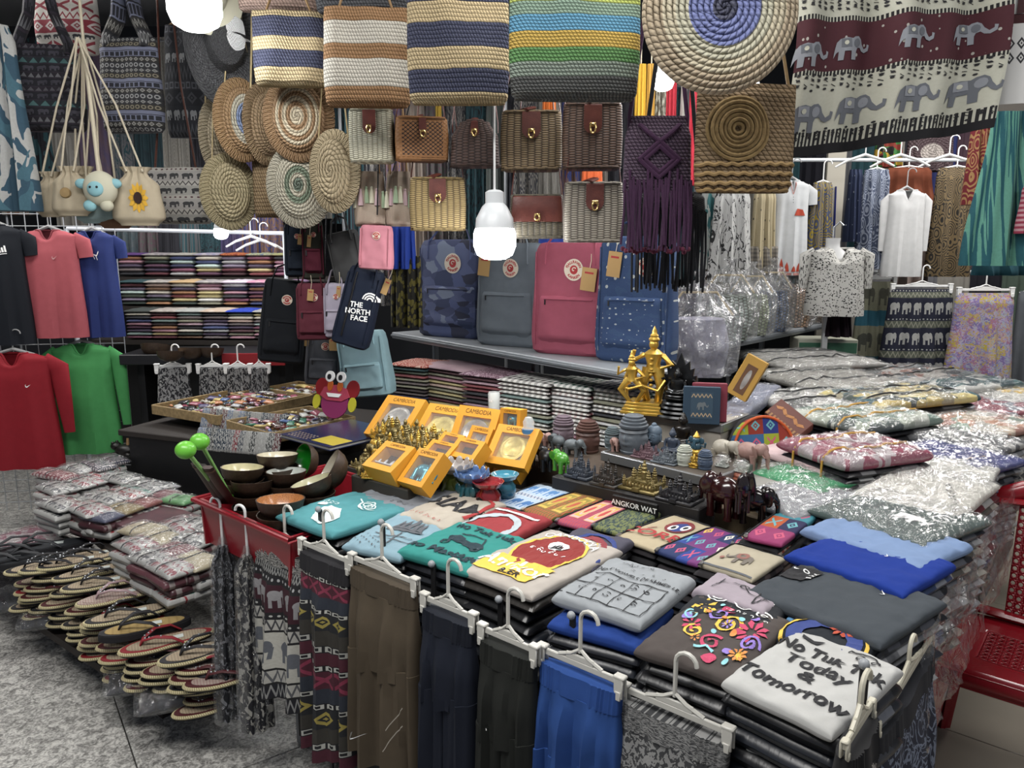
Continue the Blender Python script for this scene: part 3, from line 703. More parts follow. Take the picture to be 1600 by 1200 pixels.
# ---- right wing: tops from front to back
def rb(x): return 'plastic-wrapped shirt on the right wing under the ' + x + ', %s'
sw = lambda x, y, s, r, m=inkw: (m, PO(lambda a: sw_polys(x, y, s, r)))
tee('sport_shirt', (1195, 928), (1408, 1012), (1442, 926), .885, '3e444a', 'dark heather grey sport t-shirt with small white tick logo', .64, MX, rb('dark grey sport shirt'), wr=.008,
    prints=[sw(.35, .45, .2, 1.9), (ink, PO(lambda a: [[(-.95, -.2), (-.55, -.25), (-.5, .35), (-.9, .4)]])), (inkw, many(PO(lambda a: sw_polys(-.82, .15, .14, 0) + ring_polys(-.7, .2, .03, .05, 10)), PO(lambda a: [q for i in range(5) for q in strokes([(-.6, .25 - i * .08), (-.52, .25 - i * .08)], .025)])))])
tee('sport_shirt', (1250, 868), (1432, 930), (1468, 872), .90, '12308c', 'bright royal blue sport t-shirt with small white tick', .64, MX, rb('bright blue sport shirt'), prints=[sw(.2, .2, .16, 1.8)])
tee('denim_shirt', (1275, 830), (1462, 892), (1492, 842), .905, '6d86ae', 'pale denim blue folded shirt half out of its plastic', .64, MX, rb('denim blue shirt'), wr=.01)
tee('printed_shirt', (1300, 800), (1480, 858), (1512, 800), .915, '44534f', 'grey-green t-shirt with white elephant drawing under crumpled plastic', .64, MX, rb('grey-green elephant shirt'), wrap=True,
    prints=[(inkw, PO(lambda a: ele_polys(.3, -.2, .5, 1) + scrib(-.3, .6, .6, .5, 7, .08, 31) + swirl(.6, .2, .2, .03)))])
tee('printed_shirt', (1345, 772), (1512, 808), (1545, 752), .92, 'b9b6ac', 'cream t-shirt with black curly script in clear plastic', .64, MX, rb('cream script shirt'), wrap=True,
    prints=[(ink, PO(lambda a: scrib(.25, .3, .75, -.5, 7, .1, 33)))])
tee('plain_shirt', (1375, 732), (1545, 758), (1560, 728), .925, 'bab8b0', 'plain off-white shirt in clear plastic behind the script shirt', .64, MX, rb('plain off-white shirt'), wrap=True)
tee('plain_shirt', (1400, 706), (1555, 742), (1578, 712), .925, '2c3474', 'navy blue shirt in clear plastic on the right wing', .64, MX, rb('navy wrapped shirt'), wrap=True, prints=[(mat('8a6a4a', .8), PO(lambda a: strokes([(.5, .3), (.3, -.7)], .05)))])
tee('patterned_shirt', (1425, 680), (1572, 708), (1590, 686), .925, '707072', 'grey and black patterned cloth in clear plastic', .64, MX, rb('grey black patterned cloth'), wrap=True, m=p_two('blob', '4a4b4e', 'a0a09c', 5.))
tee('patterned_shirt', (1440, 655), (1590, 684), (1612, 655), .93, 'b0907c', 'peach and green flowered cloth in clear plastic', .64, MX, rb('peach flowered cloth'), wrap=True, m=p_multi(['b8a690', 'b07a5c', '7d9080', 'a8a49c', '906050'], 5.))
tee('patterned_shirt', (1470, 630), (1600, 655), (1622, 628), .93, '8c3848', 'dusky red cloth in clear plastic near the far end', .64, MX, rb('dusky red cloth'), wrap=True, m=p_two('blob', '8c3848', '8a8f98', 3.))
tee('printed_shirt', (1500, 610), (1630, 632), (1640, 606), .94, 'b8b6ae', 'white t-shirt with a yellow sun print at the far end', .64, MX, rb('yellow sun shirt'), wrap=True, prints=[(inky, PO(lambda a: flower(.2, 0, .5, 9)))])
# inner column
tee('wrapped_garment', (1188, 782), (1288, 822), (1318, 765), .90, '84868a', 'silver grey garment under loose crumpled film beside the zip pouches', .74, MX, rb('silver grey garment'), wrap=True, wr=.012, cat='garment')
tee('printed_shirt', (1195, 740), (1302, 772), (1328, 742), .91, '1f8a50', 'bright green t-shirt in clear plastic', .74, MX, rb('bright green shirt'), wrap=True, prints=[(inkw, TX('PSDE', -.25, -.1, .3, 1.4))])
tee('printed_shirt', (1212, 708), (1328, 745), (1346, 705), .93, 'b99fa0', 'pale pink t-shirt reading Siem Reap with red bar', .74, MX, rb('pale pink lettered shirt'), prints=[(ink, many(TX('SIEM', .45, .1, .42, 1.35, .02), TX('REAP', .75, -.0, .42, 1.35, .02))), (inkr, PO(lambda a: strokes([(.12, .6), (.22, -.4)], .13)))])
RB = [gl('26262a', '9a9a98'), gl('1a1a1e', '6a6a6c'), gl('303036', 'b0b0ae')]
def bundle(FL, FR, BR, z, m, label, zbot, tie=None, wr=.014, mats=RB, n='cloth_bundle', hb=.02):
    r, P, a = tee(n, FL, FR, BR, z, '888888', label, zbot, mats, 'wrapped cloth under the ' + label.split(' in ')[0] + ', %s', wrap=True, wr=wr, h=.04, m=m, mats=mats, cat='cloth bundle', hb=hb, bcat='cloth', bname='wrapped_cloth')
    if tie:
        for x in (-.45, .4):
            g = G(); g.tube([tuple(P.S(x + .03 * sin(q * 3), -1 + 2 * q / 14, .009)) for q in range(15)] + [(x * P.w / 2, P.d / 2 + .004, -.12 if zbot else 0)], .004, 5, cap=True)
            g.tube([(x * P.w / 2, -P.d / 2 - .004, .02), (x * P.w / 2, -P.d / 2 - .006, -(z - zbot - .05) if zbot else 0)], .004, 5); g.build('tie_cord', tie, r)
    return r
yel = mat('b8862a', .6); blk = mat('101012', .6)
bundle((1262, 700), (1375, 738), (1402, 690), .98, p_two('blob', '8c3a50', '9c8c90', 4.), 'raspberry pink cloth bundle tied with yellow cord in plastic', .74, yel)
bundle((1275, 650), (1400, 680), (1422, 640), .98, p_multi(['5c7466', '8c9484', '3c4844', 'a0a498'], 6.), 'sage green cloth bundle in plastic', .72, yel)
bundle((1335, 622), (1440, 645), (1468, 605), 1.0, p_multi(['a8924a', '2c5058', '8c8468', '3a4440', 'b8a868'], 8.), 'yellow and petrol patterned cloth bundle in plastic', .66, blk)
bundle((1205, 625), (1300, 655), (1330, 615), .98, p_multi(['b0aea8', '8c8a86', '50504e', 'c4c2bc'], 5.), 'grey white cloth bundle in plastic beside carved box', .74, blk)
bundle((1222, 590), (1340, 622), (1368, 585), 1.0, p_two('sheen', 'a8a49a', '6c6a64', 3.), 'beige cloth bundle with black straps in plastic', .74, blk)
bundle((1190, 560), (1290, 585), (1318, 552), 1.03, p_two('sheen', 'bdbab2', '4c4c4a', 4.), 'white and black striped cloth bundle in plastic under right shelf', .74, blk)
bundle((1340, 590), (1450, 608), (1475, 575), .98, p_multi(['3c4044', '8a5a4c', '70787c', 'a09c94'], 7.), 'dark mixed cloth bundle in plastic at the back', .64, blk)
bundle((1450, 600), (1540, 615), (1560, 590), .97, p_multi(['3a5c60', 'b0b0aa', '244048'], 6.), 'petrol and white cloth bundle in plastic at the back right', .64, None)
# ================================================================ hangers and hanging clothes
def PL(px, py, p0, n):
    d = ray(px, py); o = Vec((0, 0, CZ)); t = (p0 - o).dot(n) / d.dot(n); return o + d * t
hang_m = mat('b9b7ae', .35, spec=.6); hang_w = mat('d6d6d4', .4); clear_m = mat('c8ccd0', .15, alpha=.45)
def hook_G(g, z0=0., h=.085, r=.0035, lean=1, rad=.024):
    pts = [(0, 0, z0), (0, 0, z0 + h - rad)]
    for i in range(9):
        a = -pi * .15 + i * (pi * 1.15) / 8; pts.append((lean * (rad - rad * cos(a)) , 0, z0 + h - rad + rad * sin(a)))
    g.tube(pts[:1] + pts[1:2] + pts[3:], r, 7)
    return g
def clip_hanger(loc, rz, w, label, m=None, hk=.09, lean=1, group=None, nm='clip_hanger', cs=1.):
    m = m or hang_m; r = thing(nm, label, 'hanger', loc, rz, group)
    g = G(); g.box((0, 0, .0), (w, .007, .014), ch=.002); g.box((0, 0, .012), (w * .34, .006, .014), ch=.002)
    g.tube([(-w * .26, 0, .006), (-w * .1, 0, .018), (0, 0, .032), (w * .1, 0, .018), (w * .26, 0, .006)], .004, 6); g.build('bar', m, r)
    hook_G(G(), .025, hk, .0042, lean, .02).build('hook', m, r)
    for x in (-1, 1):
        xx = x * w / 2 * .93; g = G(); g.box((xx, -.008 * cs, -.014 * cs), (.024 * cs, .004, .05 * cs), ch=.0015); g.box((xx, .008 * cs, -.014 * cs), (.024 * cs, .004, .05 * cs), ch=.0015)
        g.box((xx, 0, .012 * cs), (.03 * cs, .022 * cs, .008 * cs), ch=.002); g.box((xx, -.011 * cs, -.032 * cs), (.016 * cs, .004, .022 * cs), ch=.001); g.build('clip', m, r)
    return r
def shirt_hanger(loc, rz, w, label, m=None, lean=1, hk=.11, group=None):
    r = thing('hanger', label, 'hanger', loc, rz, group); m = m or hang_w
    g = G(); g.tube([(-w / 2, 0, -.055), (-w * .3, 0, -.02), (0, 0, .012), (w * .3, 0, -.02), (w / 2, 0, -.055)], [.006, .008, .01, .008, .006], 7); g.build('shoulders', m, r)
    hook_G(G(), .01, hk, .0035, lean).build('hook', m, r); return r
FP = O0 - E2 * .10; FN = E2
def F(px, py, off=0.): return PL(px, py, FP - E2 * off, FN)
def shorts(bl, br, zb, m, label, logo=None, band=None, legs=True, off=0., d=.07, amp=.008, nf=9, flare=1.05, nm='shorts', cat='shorts', name='shorts_body', fold=None, hlabel=None, hk=.09, plane=None, hm=None, drop=.008):
    a, b = (F(*bl, off), F(*br, off)) if plane is None else (PL(*bl, *plane), PL(*br, *plane))
    z = (a.z + b.z) / 2; c = (a + b) / 2; x = b - a; w = sqrt(x.x ** 2 + x.y ** 2); rz = atan2(x.y, x.x)
    h = z - zb
    if hlabel: clip_hanger((c.x, c.y, z + .012), rz, w * 1.02, hlabel, hm, hk, cs=.8 if plane is None else .5)
    r = thing(nm, label, cat, (c.x, c.y, z - drop), rz); ph = R.random() * 6
    fo = fold or (lambda u, t: amp * min(1, t * 5) * (sin(u * nf + ph) + .5 * sin(u * nf * 2.3 + ph * 2 + t * 2)) * (.5 + t))
    bh = .045 / h if band is not None else 0
    if band is not None:
        L = Loft([(0, 0, w, d * .5), (1, -.045, w * .98, d * .62)], 3, lambda u, t: .0022 * sin(u * 75)); L.G(110, 4).build('waistband', band, r)
    if legs:
        cr = .48
        L = Loft([(0, -bh * h * .9, w * .97, d * .6), (.4, -h * cr * .6, w * (1 + flare) / 2, d), (1, -h * cr, w * flare, d)], 2.8, fo); g = L.G(64, 14)
        for sx in (-1, 1):
            lw = w * flare * .52
            Lg = Loft([(0, -h * cr + .03, lw * .98, d * .95, sx * lw * .48), (1, -h, lw * 1.04, d * 1.1, sx * lw * .52)], 2.6, lambda u, t, s_=sx: fo((u + s_) / 2, .5 + t / 2)); Lg.G(40, 16, g)
        o = g.build(name, m, r); LS = Loft([(0, 0, w, d * .7), (1, -h, w * flare * 1.04, d * 1.1)], 2.8, fo)
    else:
        LS = Loft([(0, -bh * h * .9, w * .96, d * .6), (.3, -h * .3, w * lerp(1, flare, .4), d), (1, -h, w * flare, d * 1.2)], 2.6, fo); o = LS.G(84, 24).build(name, m, r)
    if logo:
        for pm, fn in logo: g = G(); fn(g, lambda u, t: LS.S(u, (1 - t) / 2, 1, .026), 1.); g.build('print', pm, r, False)
    return r, LS, w, h
dm = lambda c, s=.8: cloth(c, s, 'sport')
elep = p_ethnic([(1.2, '1a1a22', 'zig', '8a8a88', 3), (1.1, 'a8a69e', 'zig', '55565a', 2), (3, 'b3b1a6', 'ele', '5c6068', .5), (1, 'a8a69e', 'zig', '3c3c40', 2), (.4, '1c1c20', 'dot', 'b0b0aa', 2), (2.6, '3a1420', 'ele', '8c8a8c', .6), (.8, '1a1a1e', 'dot', 'a0a0a0', 2), (1.2, '242428', 'x', '9c9c98', 3)], 9, 'elepants', gap='1a1a1c')
ethn = p_ethnic([(1, '4a1626', 'none', 0, 1), (.6, '1c1c20', 'box', 'a8a8a0', 2), (1.2, '35322c', 'none', 0, 1), (1.6, '1e2024', 'diamond', '9a8a3a', 1), (.5, '101014', 'box', 'b0b0a8', 2), (1.2, '262c38', 'none', 0, 1), (1.4, '4a1626', 'x', '862a44', 1), (.5, '101014', 'box', 'b0b0a8', 2)] * 2, 4, 'ethn')
grayp = p_two('blob', '3a3b3d', '8a8a88', 22., asp=1.4); camo = p_two('leaf', '141a30', '6a7488', 7.)
shorts((398, 842), (500, 872), .34, elep, 'maroon and white elephant print trousers hanging below the red tray', band=p_two('blob', '1c1c20', '9c9a94', 30.), legs=False, amp=.016, nf=8, hlabel='clip hanger of the maroon elephant trousers', nm='trousers', cat='trousers', name='cloth', flare=1.0)
shorts((470, 850), (548, 888), .28, ethn, 'dark trousers with red, yellow and white woven bands', band=mat('1d1c20', .9), legs=False, amp=.014, nf=7, hlabel='clip hanger of the banded trousers', nm='trousers', cat='trousers', name='cloth', flare=.95, off=.03)
shorts((548, 866), (652, 930), .345, dm('4f4435'), 'brown sport shorts with a white tick logo', [(inkw, PO(lambda a: [[(-.28 + .3 * x, -.6 + .11 * y) for x, y in SWOOSH]])), (mat('9a9284', .7), PO(lambda a: strokes([(.92, -.1), (.7, -.25), (.5, -.4)], .012) + strokes([(.92, -.28), (.7, -.4), (.45, -.62)], .012)))], band=dm('483e31'), amp=.012, hlabel='clip hanger of the brown shorts', off=.03, flare=1.0)
shorts((662, 936), (742, 978), .39, dm('191e2b'), 'dark navy sport shorts with a small grey emblem', [(inkg, PO(lambda a: strokes([(.45, -.75), (.55, -.9), (.62, -.8), (.8, -.78)], .03)))], band=dm('171b26'), hlabel='clip hanger of the dark navy shorts', off=.04)
shorts((752, 985), (838, 1030), .37, dm('20221f'), 'black-olive sport shorts beside the bright blue pair', [(inkw, PO(lambda a: strokes([(-.2, .25), (-.16, .25)], .02)))], band=dm('20221f'), hlabel='clip hanger of the black-olive shorts', off=.04)
shorts((845, 1012), (972, 1086), .36, cloth('24488c', .8, 'blue'), 'bright blue drawstring shorts on a white clip hanger', band=cloth('244890', .8, 'blue'), amp=.013, hlabel='clip hanger of the bright blue shorts', off=.02)
shorts((972, 1072), (1142, 1168), .2, grayp, 'grey mottled shorts at the front right', band=grayp, hlabel='clip hanger of the grey mottled shorts', off=.0)
shorts((1175, 1180), (1300, 1250), .2, dm('2a2a2c'), 'charcoal shorts at the front corner', band=dm('2a2a2c'), hlabel='clip hanger of the charcoal corner shorts', off=-.03, hk=.1)
# garments hung edge-on in plastic at the left end
for (x, y, zz, m, lb) in ((347, 838, .18, p_two('blob', '0c0e16', '707278', 9., asp=3, thr=.56), 'navy and white print trousers hung edge-on, nearest the packets'), (386, 852, .2, p_two('blob', '14141c', '94928a', 8., asp=3, thr=.54), 'black and cream print trousers hung edge-on beside the maroon ones')):
    p = F(x, y, .02); r = thing('trousers', lb, 'trousers', (p.x, p.y, p.z - .03), A40 + 1.2)
    L = Loft([(0, 0, .03, .03), (.15, -.06, .075, .04), (1, zz - p.z, .10, .07)], 2.4, lambda u, t: .008 * sin(u * 9 + t * 3)); L.G(50, 20).build('cloth', m, r)
    Loft([(0, .03, .02, .012), (.2, -.05, .085, .05), (1, zz - p.z - .01, .12, .08)], 2.2, lambda u, t: .01 * sin(u * 12 + t * 7)).G(50, 20).build('plastic_sleeve', film, r)
    h = thing('hanger', 'white hook hanger of the ' + lb.split(' hung')[0], 'hanger', (p.x, p.y, p.z - .03), A40 + .3)
    hook_G(G(), -.01, .16, .0042, -1, .018).build('hook', hang_w, h)
# right side of the corner: garments on the right face
RP = O0 - E1 * .03; RN = E1
def RF(px, py): return PL(px, py, RP, RN)
shorts((1372, 1098), (1452, 1040), .15, camo, 'navy trousers with white swirling print on the right face', band=mat('15171f', .9), legs=False, amp=.012, nf=8, plane=(RP, RN), hlabel='ivory clip hanger of the navy swirl trousers', nm='trousers', cat='trousers', name='cloth', hm=mat('b5b09c', .4), hk=.05)
shorts((1318, 1180), (1362, 1108), .15, p_two('blob', '1a1a1c', 'a09c94', 18., asp=3), 'black and white speckled trousers at the right corner', band=mat('1a1a1c', .9), legs=False, amp=.01, nf=7, plane=(RP - E1 * .03, RN), hlabel='ivory clip hanger of the speckled trousers', nm='trousers', cat='trousers', name='cloth', hm=mat('b5b09c', .4), hk=.045)
# posts with hook tips the hangers hang from
for i, (x, y) in enumerate(((500, 795), (598, 815), (677, 880), (782, 935), (895, 960), (1040, 1020), (1352, 1035))):
    p = F(x, y, -.045) if i < 6 else RF(x, y); r = thing('hook_post', 'slim dark hanger post ' + ('at the stall front, ' + ORD[i].replace('topmost', 'first') + ' from the left' if i < 6 else 'on the right face beside the white corner shirt'), 'post', (p.x, p.y, .0), A40, 'slim hanger posts along the stall front')
    g = G(); g.box((0, 0, p.z / 2), (.014, .008, p.z), ch=.002); g.build('post', mat('2c2c2e', .4, metal=.5), r, False)
    G().ball((0, -.006, p.z), .009, 8, 6).build('tip', mat('8c9094', .4), r)
# rail
r = thing('rail', 'thin metal rail along the stall front behind the hangers', 'rail', tuple(T2(.85, -.06, .76)), A40)
G().tube([(-.85, 0, 0), (.85, 0, 0)], .008, 8).build('rail_tube', steel, r); [G().box((x, .03, 0), (.02, .06, .02)).build('bracket', steel, r, False) for x in (-.8, 0, .8)]
# ================================================================ folded scarves
PAL = ['5c2a4a', '8c3a5c', 'b06a80', '2c2e5c', '3c4a8c', '6c2430', 'a03a40', 'c49a86', 'd0c4ac', '8c8a6a', '50604c', '2e4038', '6c8c86', 'a4c4bc', '403034', '706060', '9a9a9c', 'c8c8c6', 'b06a34', '8a5a3a', '582c34', '34343c', '7c6a8c', 'bc8a9c', 'c8b060', '4c3a5c']
CN = {'5c2a4a': 'plum', '8c3a5c': 'berry', 'b06a80': 'rose', '2c2e5c': 'navy', '3c4a8c': 'blue', '6c2430': 'maroon', 'a03a40': 'red', 'c49a86': 'peach', 'd0c4ac': 'cream', '8c8a6a': 'olive', '50604c': 'green', '2e4038': 'dark green', '6c8c86': 'teal', 'a4c4bc': 'mint', '403034': 'brown-black', '706060': 'taupe', '9a9a9c': 'grey', 'c8c8c6': 'pale grey', 'b06a34': 'orange', '8a5a3a': 'tan', '582c34': 'wine', '34343c': 'charcoal', '7c6a8c': 'lilac', 'bc8a9c': 'pink', 'c8b060': 'mustard', '4c3a5c': 'purple'}
def dull(c, k=.35):
    r = [int(c[i:i + 2], 16) for i in (0, 2, 4)]; m_ = sum(r) / 3; return ''.join('%02x' % int(lerp(x, m_ + 8, k)) for x in r)
def gingham(c):
    A = srgb(c)
    def f():
        u, v = uvn(); a = (fr(u * 9) > .5) * .5 + (fr(v * 7) > .5) * .5; return mixc(a, srgb('d2d0ca'), A), nz(cmb(u, v), 90.)
    return mat(c, .9, key='gingham' + c, fn=f, bump=.15)
SM = {}
def scarf_mesh(w, d, h, v, hi):
    k = (round(w, 2), round(d, 2), round(h, 3), v, hi)
    if k not in SM:
        P = Pad(w, d, h * 1.06, 7, h * .16, v * 3.1, sq=.42, fr_=4); SM[k] = P.G(*((16, 12) if hi else (10, 6))).mesh('folded_scarf'); SM[k].materials.append(mat('808080'))
    return SM[k]
def scarf_stack(c, rz, w, d, zb, zt, n, where, topm=None, tname=None, tops=.02, hi=0, pal=PAL, cm=None, ginghams=(), grp=None):
    h = (zt - tops - zb) / n
    for i in range(n):
        o = bpy.data.objects.new('folded_scarf', scarf_mesh(w, d, h, R.randrange(3), hi)); C.objects.link(o)
        o.location = (c.x + R.uniform(-.004, .004), c.y + R.uniform(-.005, .005), zb + i * h); o.rotation_euler.z = rz + R.uniform(-.03, .03)
        col = R.choice(pal); g = col in ginghams or (ginghams and R.random() < .65)
        m = gingham(R.choice(ginghams)) if g else p_fold(dull(col), dull(R.choice(pal) if R.random() < .3 else col), 2)
        o.material_slots[0].link = 'OBJECT'; o.material_slots[0].material = m
        tag(o, ('checked' if g else CN.get(col, 'coloured')) + ' folded scarf, ' + ORD[min(19, n - i)] + ' down in the ' + where, 'scarf', grp)
    P = Pad(w * 1.08, d * 1.08, tops, 6, .006 if hi else .008, R.random() * 9, sq=.5); g = P.G(26, 20) if hi else P.G(14, 10)
    o = g.build('folded_scarf', topm or p_fold(R.choice(pal), R.choice(pal), 2), None, loc=(c.x, c.y, zt - tops), rot=(0, 0, rz)); tag(o, (tname or 'folded scarf') + ' on top of the ' + where, 'scarf', grp)
# six stacks under the backpack shelf
bg = [((612, 566), (662, 572), 'c03a30', 'coral red scarf with white swirl print', p_two('paisley', '9c3a30', 'c8a090', 5.), ()),
      ((668, 566), (722, 582), 'b08a94', 'pale pink silk scarf', p_two('sheen', 'b49aa0', '8c6c78', 3.), ()),
      ((726, 580), (784, 590), '6c3c50', 'mauve patterned scarf', p_two('leaf', '6c4658', 'b49aa6', 8.), ()),
      ((788, 588), (848, 602), 'grey', 'black and white gingham scarf', gingham('4a4644'), ('5c5a58', '4a2c30', '2c3034', '2c4038', '8c6a3c')),
      ((852, 594), (912, 608), 'green', 'green and white gingham scarf', gingham('20483a'), ('8c8c8c', 'a06068', '6c3038', '3c3c44')),
      ((918, 600), (984, 616), 'navy', 'navy and white gingham scarf', gingham('2c2f52'), ('2c2c30', '8c2a34', '2c2f52', '5c5c5a', '20483a'))]
names = ['leftmost stack under the backpack shelf', 'second stack under the shelf, pink-topped', 'mauve-topped stack under the shelf', 'black gingham stack under the shelf', 'green gingham stack under the shelf', 'navy gingham stack under the shelf']
subs = [['2c2e5c', '3c6a70', 'a03a40', '50604c', '8c8a6a', '403034', '706060', '6c2430'], ['c49a86', '8a5a3a', '6c2430', 'b06a80', 'c8b060', '8c8a6a', '582c34'], ['bc8a9c', '582c34', 'c8c8c6', 'a03a40', 'c49a86', 'b06a80', '34343c'], PAL[8:16], ['c8c8c6', 'bc8a9c', '9a9a9c', 'b06a80'], ['34343c', 'c8c8c6', '8c8a6a']]
for (fl_, fr2, _, tn, tm, gh), nm_, sb2 in zip(bg, names, subs):
    zt = 1.0; a, b = W(*fl_, zt), W(*fr2, zt); x = b - a; w_ = x.length; rz = atan2(x.y, x.x) * .5 + radians(-24) * .5; n_ = Vec((-sin(rz), cos(rz), 0))
    dd = .24; c = (a + b) / 2 + n_ * dd / 2; scarf_stack(c, rz, w_ * .98, dd, .735, zt, 13, nm_, tm, tn, .022, 1, sb2, ginghams=gh)
# scarf wall at the left back: three stepped rows
tops = {(0, 0): ('5c3a7c', 'violet sheen scarf'), (0, 1): ('2c2458', 'indigo scarf'), (0, 2): ('9c9a92', 'grey patterned scarf'), (0, 3): ('20308c', 'cobalt blue scarf'), (0, 4): ('b06030', 'orange brocade scarf'), (0, 5): ('9a9c6c', 'green and grey checked scarf'), (0, 6): ('8c8c5c', 'yellow-green striped scarf'),
        (1, 0): ('2c4a50', 'petrol scarf'), (1, 1): ('707070', 'grey marbled scarf'), (1, 2): ('b8986c', 'sand scarf'), (1, 3): ('5c5e70', 'slate scarf'), (1, 4): ('c8bccc', 'pinkish white scarf'), (1, 5): ('c41a8c', 'magenta scarf'), (1, 6): ('8c6a90', 'mauve and blue scarf'),
        (2, 0): ('3c4240', 'dark grey-green scarf'), (2, 1): ('6c6058', 'taupe scarf'), (2, 2): ('9a9c98', 'silver scarf'), (2, 3): ('a8845c', 'light brown scarf'), (2, 4): ('1838b0', 'electric blue scarf'), (2, 5): ('4c5a60', 'blue-grey scarf'), (2, 6): ('5c4a50', 'brown scarf')}
SR = [(5.55, 432, 398, 5), (5.3, 478, 441, 6), (5.05, 531, 487, 8)]
rzl = radians(-3)
for ri, (yy, pb, pt, n) in enumerate(SR):
    zb = Y(300, pb, yy).z; zt = Y(300, pt, yy).z + .01; r = thing('display_step', ['upper', 'middle', 'lower'][ri] + ' dark step under the scarf wall', 'step', (Y(330, 400, yy).x, yy + .13, 0), rzl)
    G().box((0, 0, zb - .02), (1.7, .26, .03)).build('step_board', woodd, r, False); G().box((0, .1, zb / 2 - .02), (1.7, .02, zb - .05)).build('riser', black_p, r, False)
    for k in range(7):
        px = 198 + k * 41.5 + (6 if ri == 2 else 0); a = Y(px, 400, yy); col, tn = tops[(ri, k)]
        c = Vec((a.x, yy + .12 + (k - 3) * -.008, 0)); tm = p_two('sheen', col, 'c0b8b0' if k % 2 else col, 4., key=str(k)) if col not in ('b06030', '9a9c6c') else p_two('leaf', col, '7a2a20' if col == 'b06030' else '5c6a78', 5.)
        scarf_stack(c, rzl, .168, .22, zb, zt, n, ['upper', 'middle', 'lower'][ri] + ' scarf row, ' + ORD[k].replace('topmost', 'first') + ' stack from the left', tm, tn, .022, 0)
# ================================================================ figurine shapes (unit height 1, standing on z=0)
def angkor_G(g=None, rich=1):
    g = g or G(); g.box((0, 0, .05), (1.7, 1.3, .1), ch=.02); g.box((0, 0, .16), (1.4, 1.0, .12), ch=.02); g.box((0, 0, .28), (.9, .65, .12), ch=.02)
    def tower(x, y, z, h, r): g.lathe([(r, 0), (r * 1.05, h * .2), (r * .9, h * .25), (r * 1.08, h * .4), (r * .85, h * .45), (r * .95, h * .58), (r * .66, h * .64), (r * .72, h * .74), (r * .4, h * .8), (r * .42, h * .87), (r * .12, h * .93), (0, h)], 8, (x, y, z))
    tower(0, 0, .3, .7, .13)
    for x in (-1, 1):
        for y in (-1, 1): tower(x * .34, y * .24, .3, .45, .1); tower(x * .66, y * .46, .18, .32, .08)
    if rich:
        for i in range(9):
            for y in (-1, 1): g.box((-.62 + i * .155, y * .5, .22), (.05, .05, .16))
        for x in (-1, 1): g.box((x * .7, 0, .2), (.12, .5, .14))
        g.box((0, -.6, .1), (.3, .25, .12))
    return g
def head_G(g=None):      # four-faced stone head with tiered crown
    g = g or G()
    def dr(q, t):
        f = max(0, cos((q + pi / 2) % (pi / 2) if 0 else 2 * ((q + pi / 2 + pi / 4) % (pi / 2) - pi / 4)))
        a = (q + pi / 2 + pi / 4) % (pi / 2) - pi / 4; z = t; o = 0
        o += .07 * math.exp(-(a / .13) ** 2) * math.exp(-((z - .42) / .09) ** 2) + .05 * math.exp(-(a / .3) ** 2) * math.exp(-((z - .27) / .035) ** 2)
        o -= .04 * math.exp(-((abs(a) - .3) / .14) ** 2) * math.exp(-((z - .5) / .04) ** 2); o += .03 * math.exp(-((z - .58) / .03) ** 2); return o
    pr = [(.34, 0), (.36, .06)] + [(.33 + .05 * sin(i / 16 * pi), .08 + i * .035) for i in range(17)] + [(.36, .66), (.38, .68), (.38, .74), (.33, .76), (.34, .82), (.29, .84), (.30, .9), (.24, .92), (.25, .97), (.2, .99), (.0, 1.0)]
    zs = max(p[1] for p in pr); g.lathe(pr, 40, (0, 0, 0), dr=lambda q, t: dr(q, pr[int(round(t * (len(pr) - 1)))][1]) if .1 < pr[int(round(t * (len(pr) - 1)))][1] < .66 else 0); return g
def buddha_G(g=None):
    g = g or G(); g.lathe([(.36, 0), (.4, .03), (.34, .07), (.38, .11), (.36, .14), (0, .15)], 20, sy=.75)
    g.ball((0, -.02, .22), (.34, .24, .1), 18, 8); g.ball((-.2, -.12, .22), (.16, .12, .08)); g.ball((.2, -.12, .22), (.16, .12, .08))
    g.lathe([(.18, .22), (.17, .32), (.2, .45), (.23, .54), (.2, .6), (.08, .64), (.07, .68)], 16, sy=.62)
    for x in (-1, 1): g.tube([(x * .21, 0, .55), (x * .27, -.02, .42), (x * .22, -.12, .3), (x * .05, -.2, .27)], [.06, .055, .045, .035], 8); g.ball((x * .115, 0, .76), (.02, .03, .05), 8, 6)
    g.ball((0, -.01, .77), (.11, .12, .135), 16, 12); g.ball((0, -.125, .76), (.018, .03, .03), 8, 6); g.lathe([(.09, .85), (.06, .9), (.05, .94), (.015, .97), (0, 1.0)], 12); return g
def elephant_G(g=None, up=0):   # length ~1.25, height 1, faces +x
    g = g or G(); g.ball((-.05, 0, .62), (.46, .33, .33), 20, 14); g.ball((.42, 0, .74), (.24, .22, .25), 16, 12)
    for x in (-.32, .26):
        for y in (-.17, .17): g.tube([(x, y, .55), (x + .01, y, .3), (x, y, .1), (x + .01, y, 0)], [.14, .105, .095, .115], 12)
    tr = [(.58, 0, .74), (.7, 0, .6), (.74, 0, .42), (.73, 0, .25), (.8, 0, .15)] if not up else [(.58, 0, .7), (.74, 0, .6), (.86, 0, .66), (.9, 0, .8)]
    g.tube(tr, [.13, .1, .075, .055, .04][:len(tr)], 12)
    for y in (-1, 1):
        g.tube([(.58, y * .1, .62), (.68, y * .12, .54), (.8, y * .12, .56)], [.03, .024, .005], 7)
        k = len(g.v); g.ball((0, 0, 0), (.2, .028, .24), 14, 10); g.xf(Matrix.Translation((.36, y * .26, .7)) @ Matrix.Rotation(y * .55, 4, 'Z') @ Matrix.Rotation(y * -.25, 4, 'X'), k)
    g.tube([(-.48, 0, .7), (-.55, 0, .55), (-.54, 0, .38)], [.025, .018, .022], 6); return g
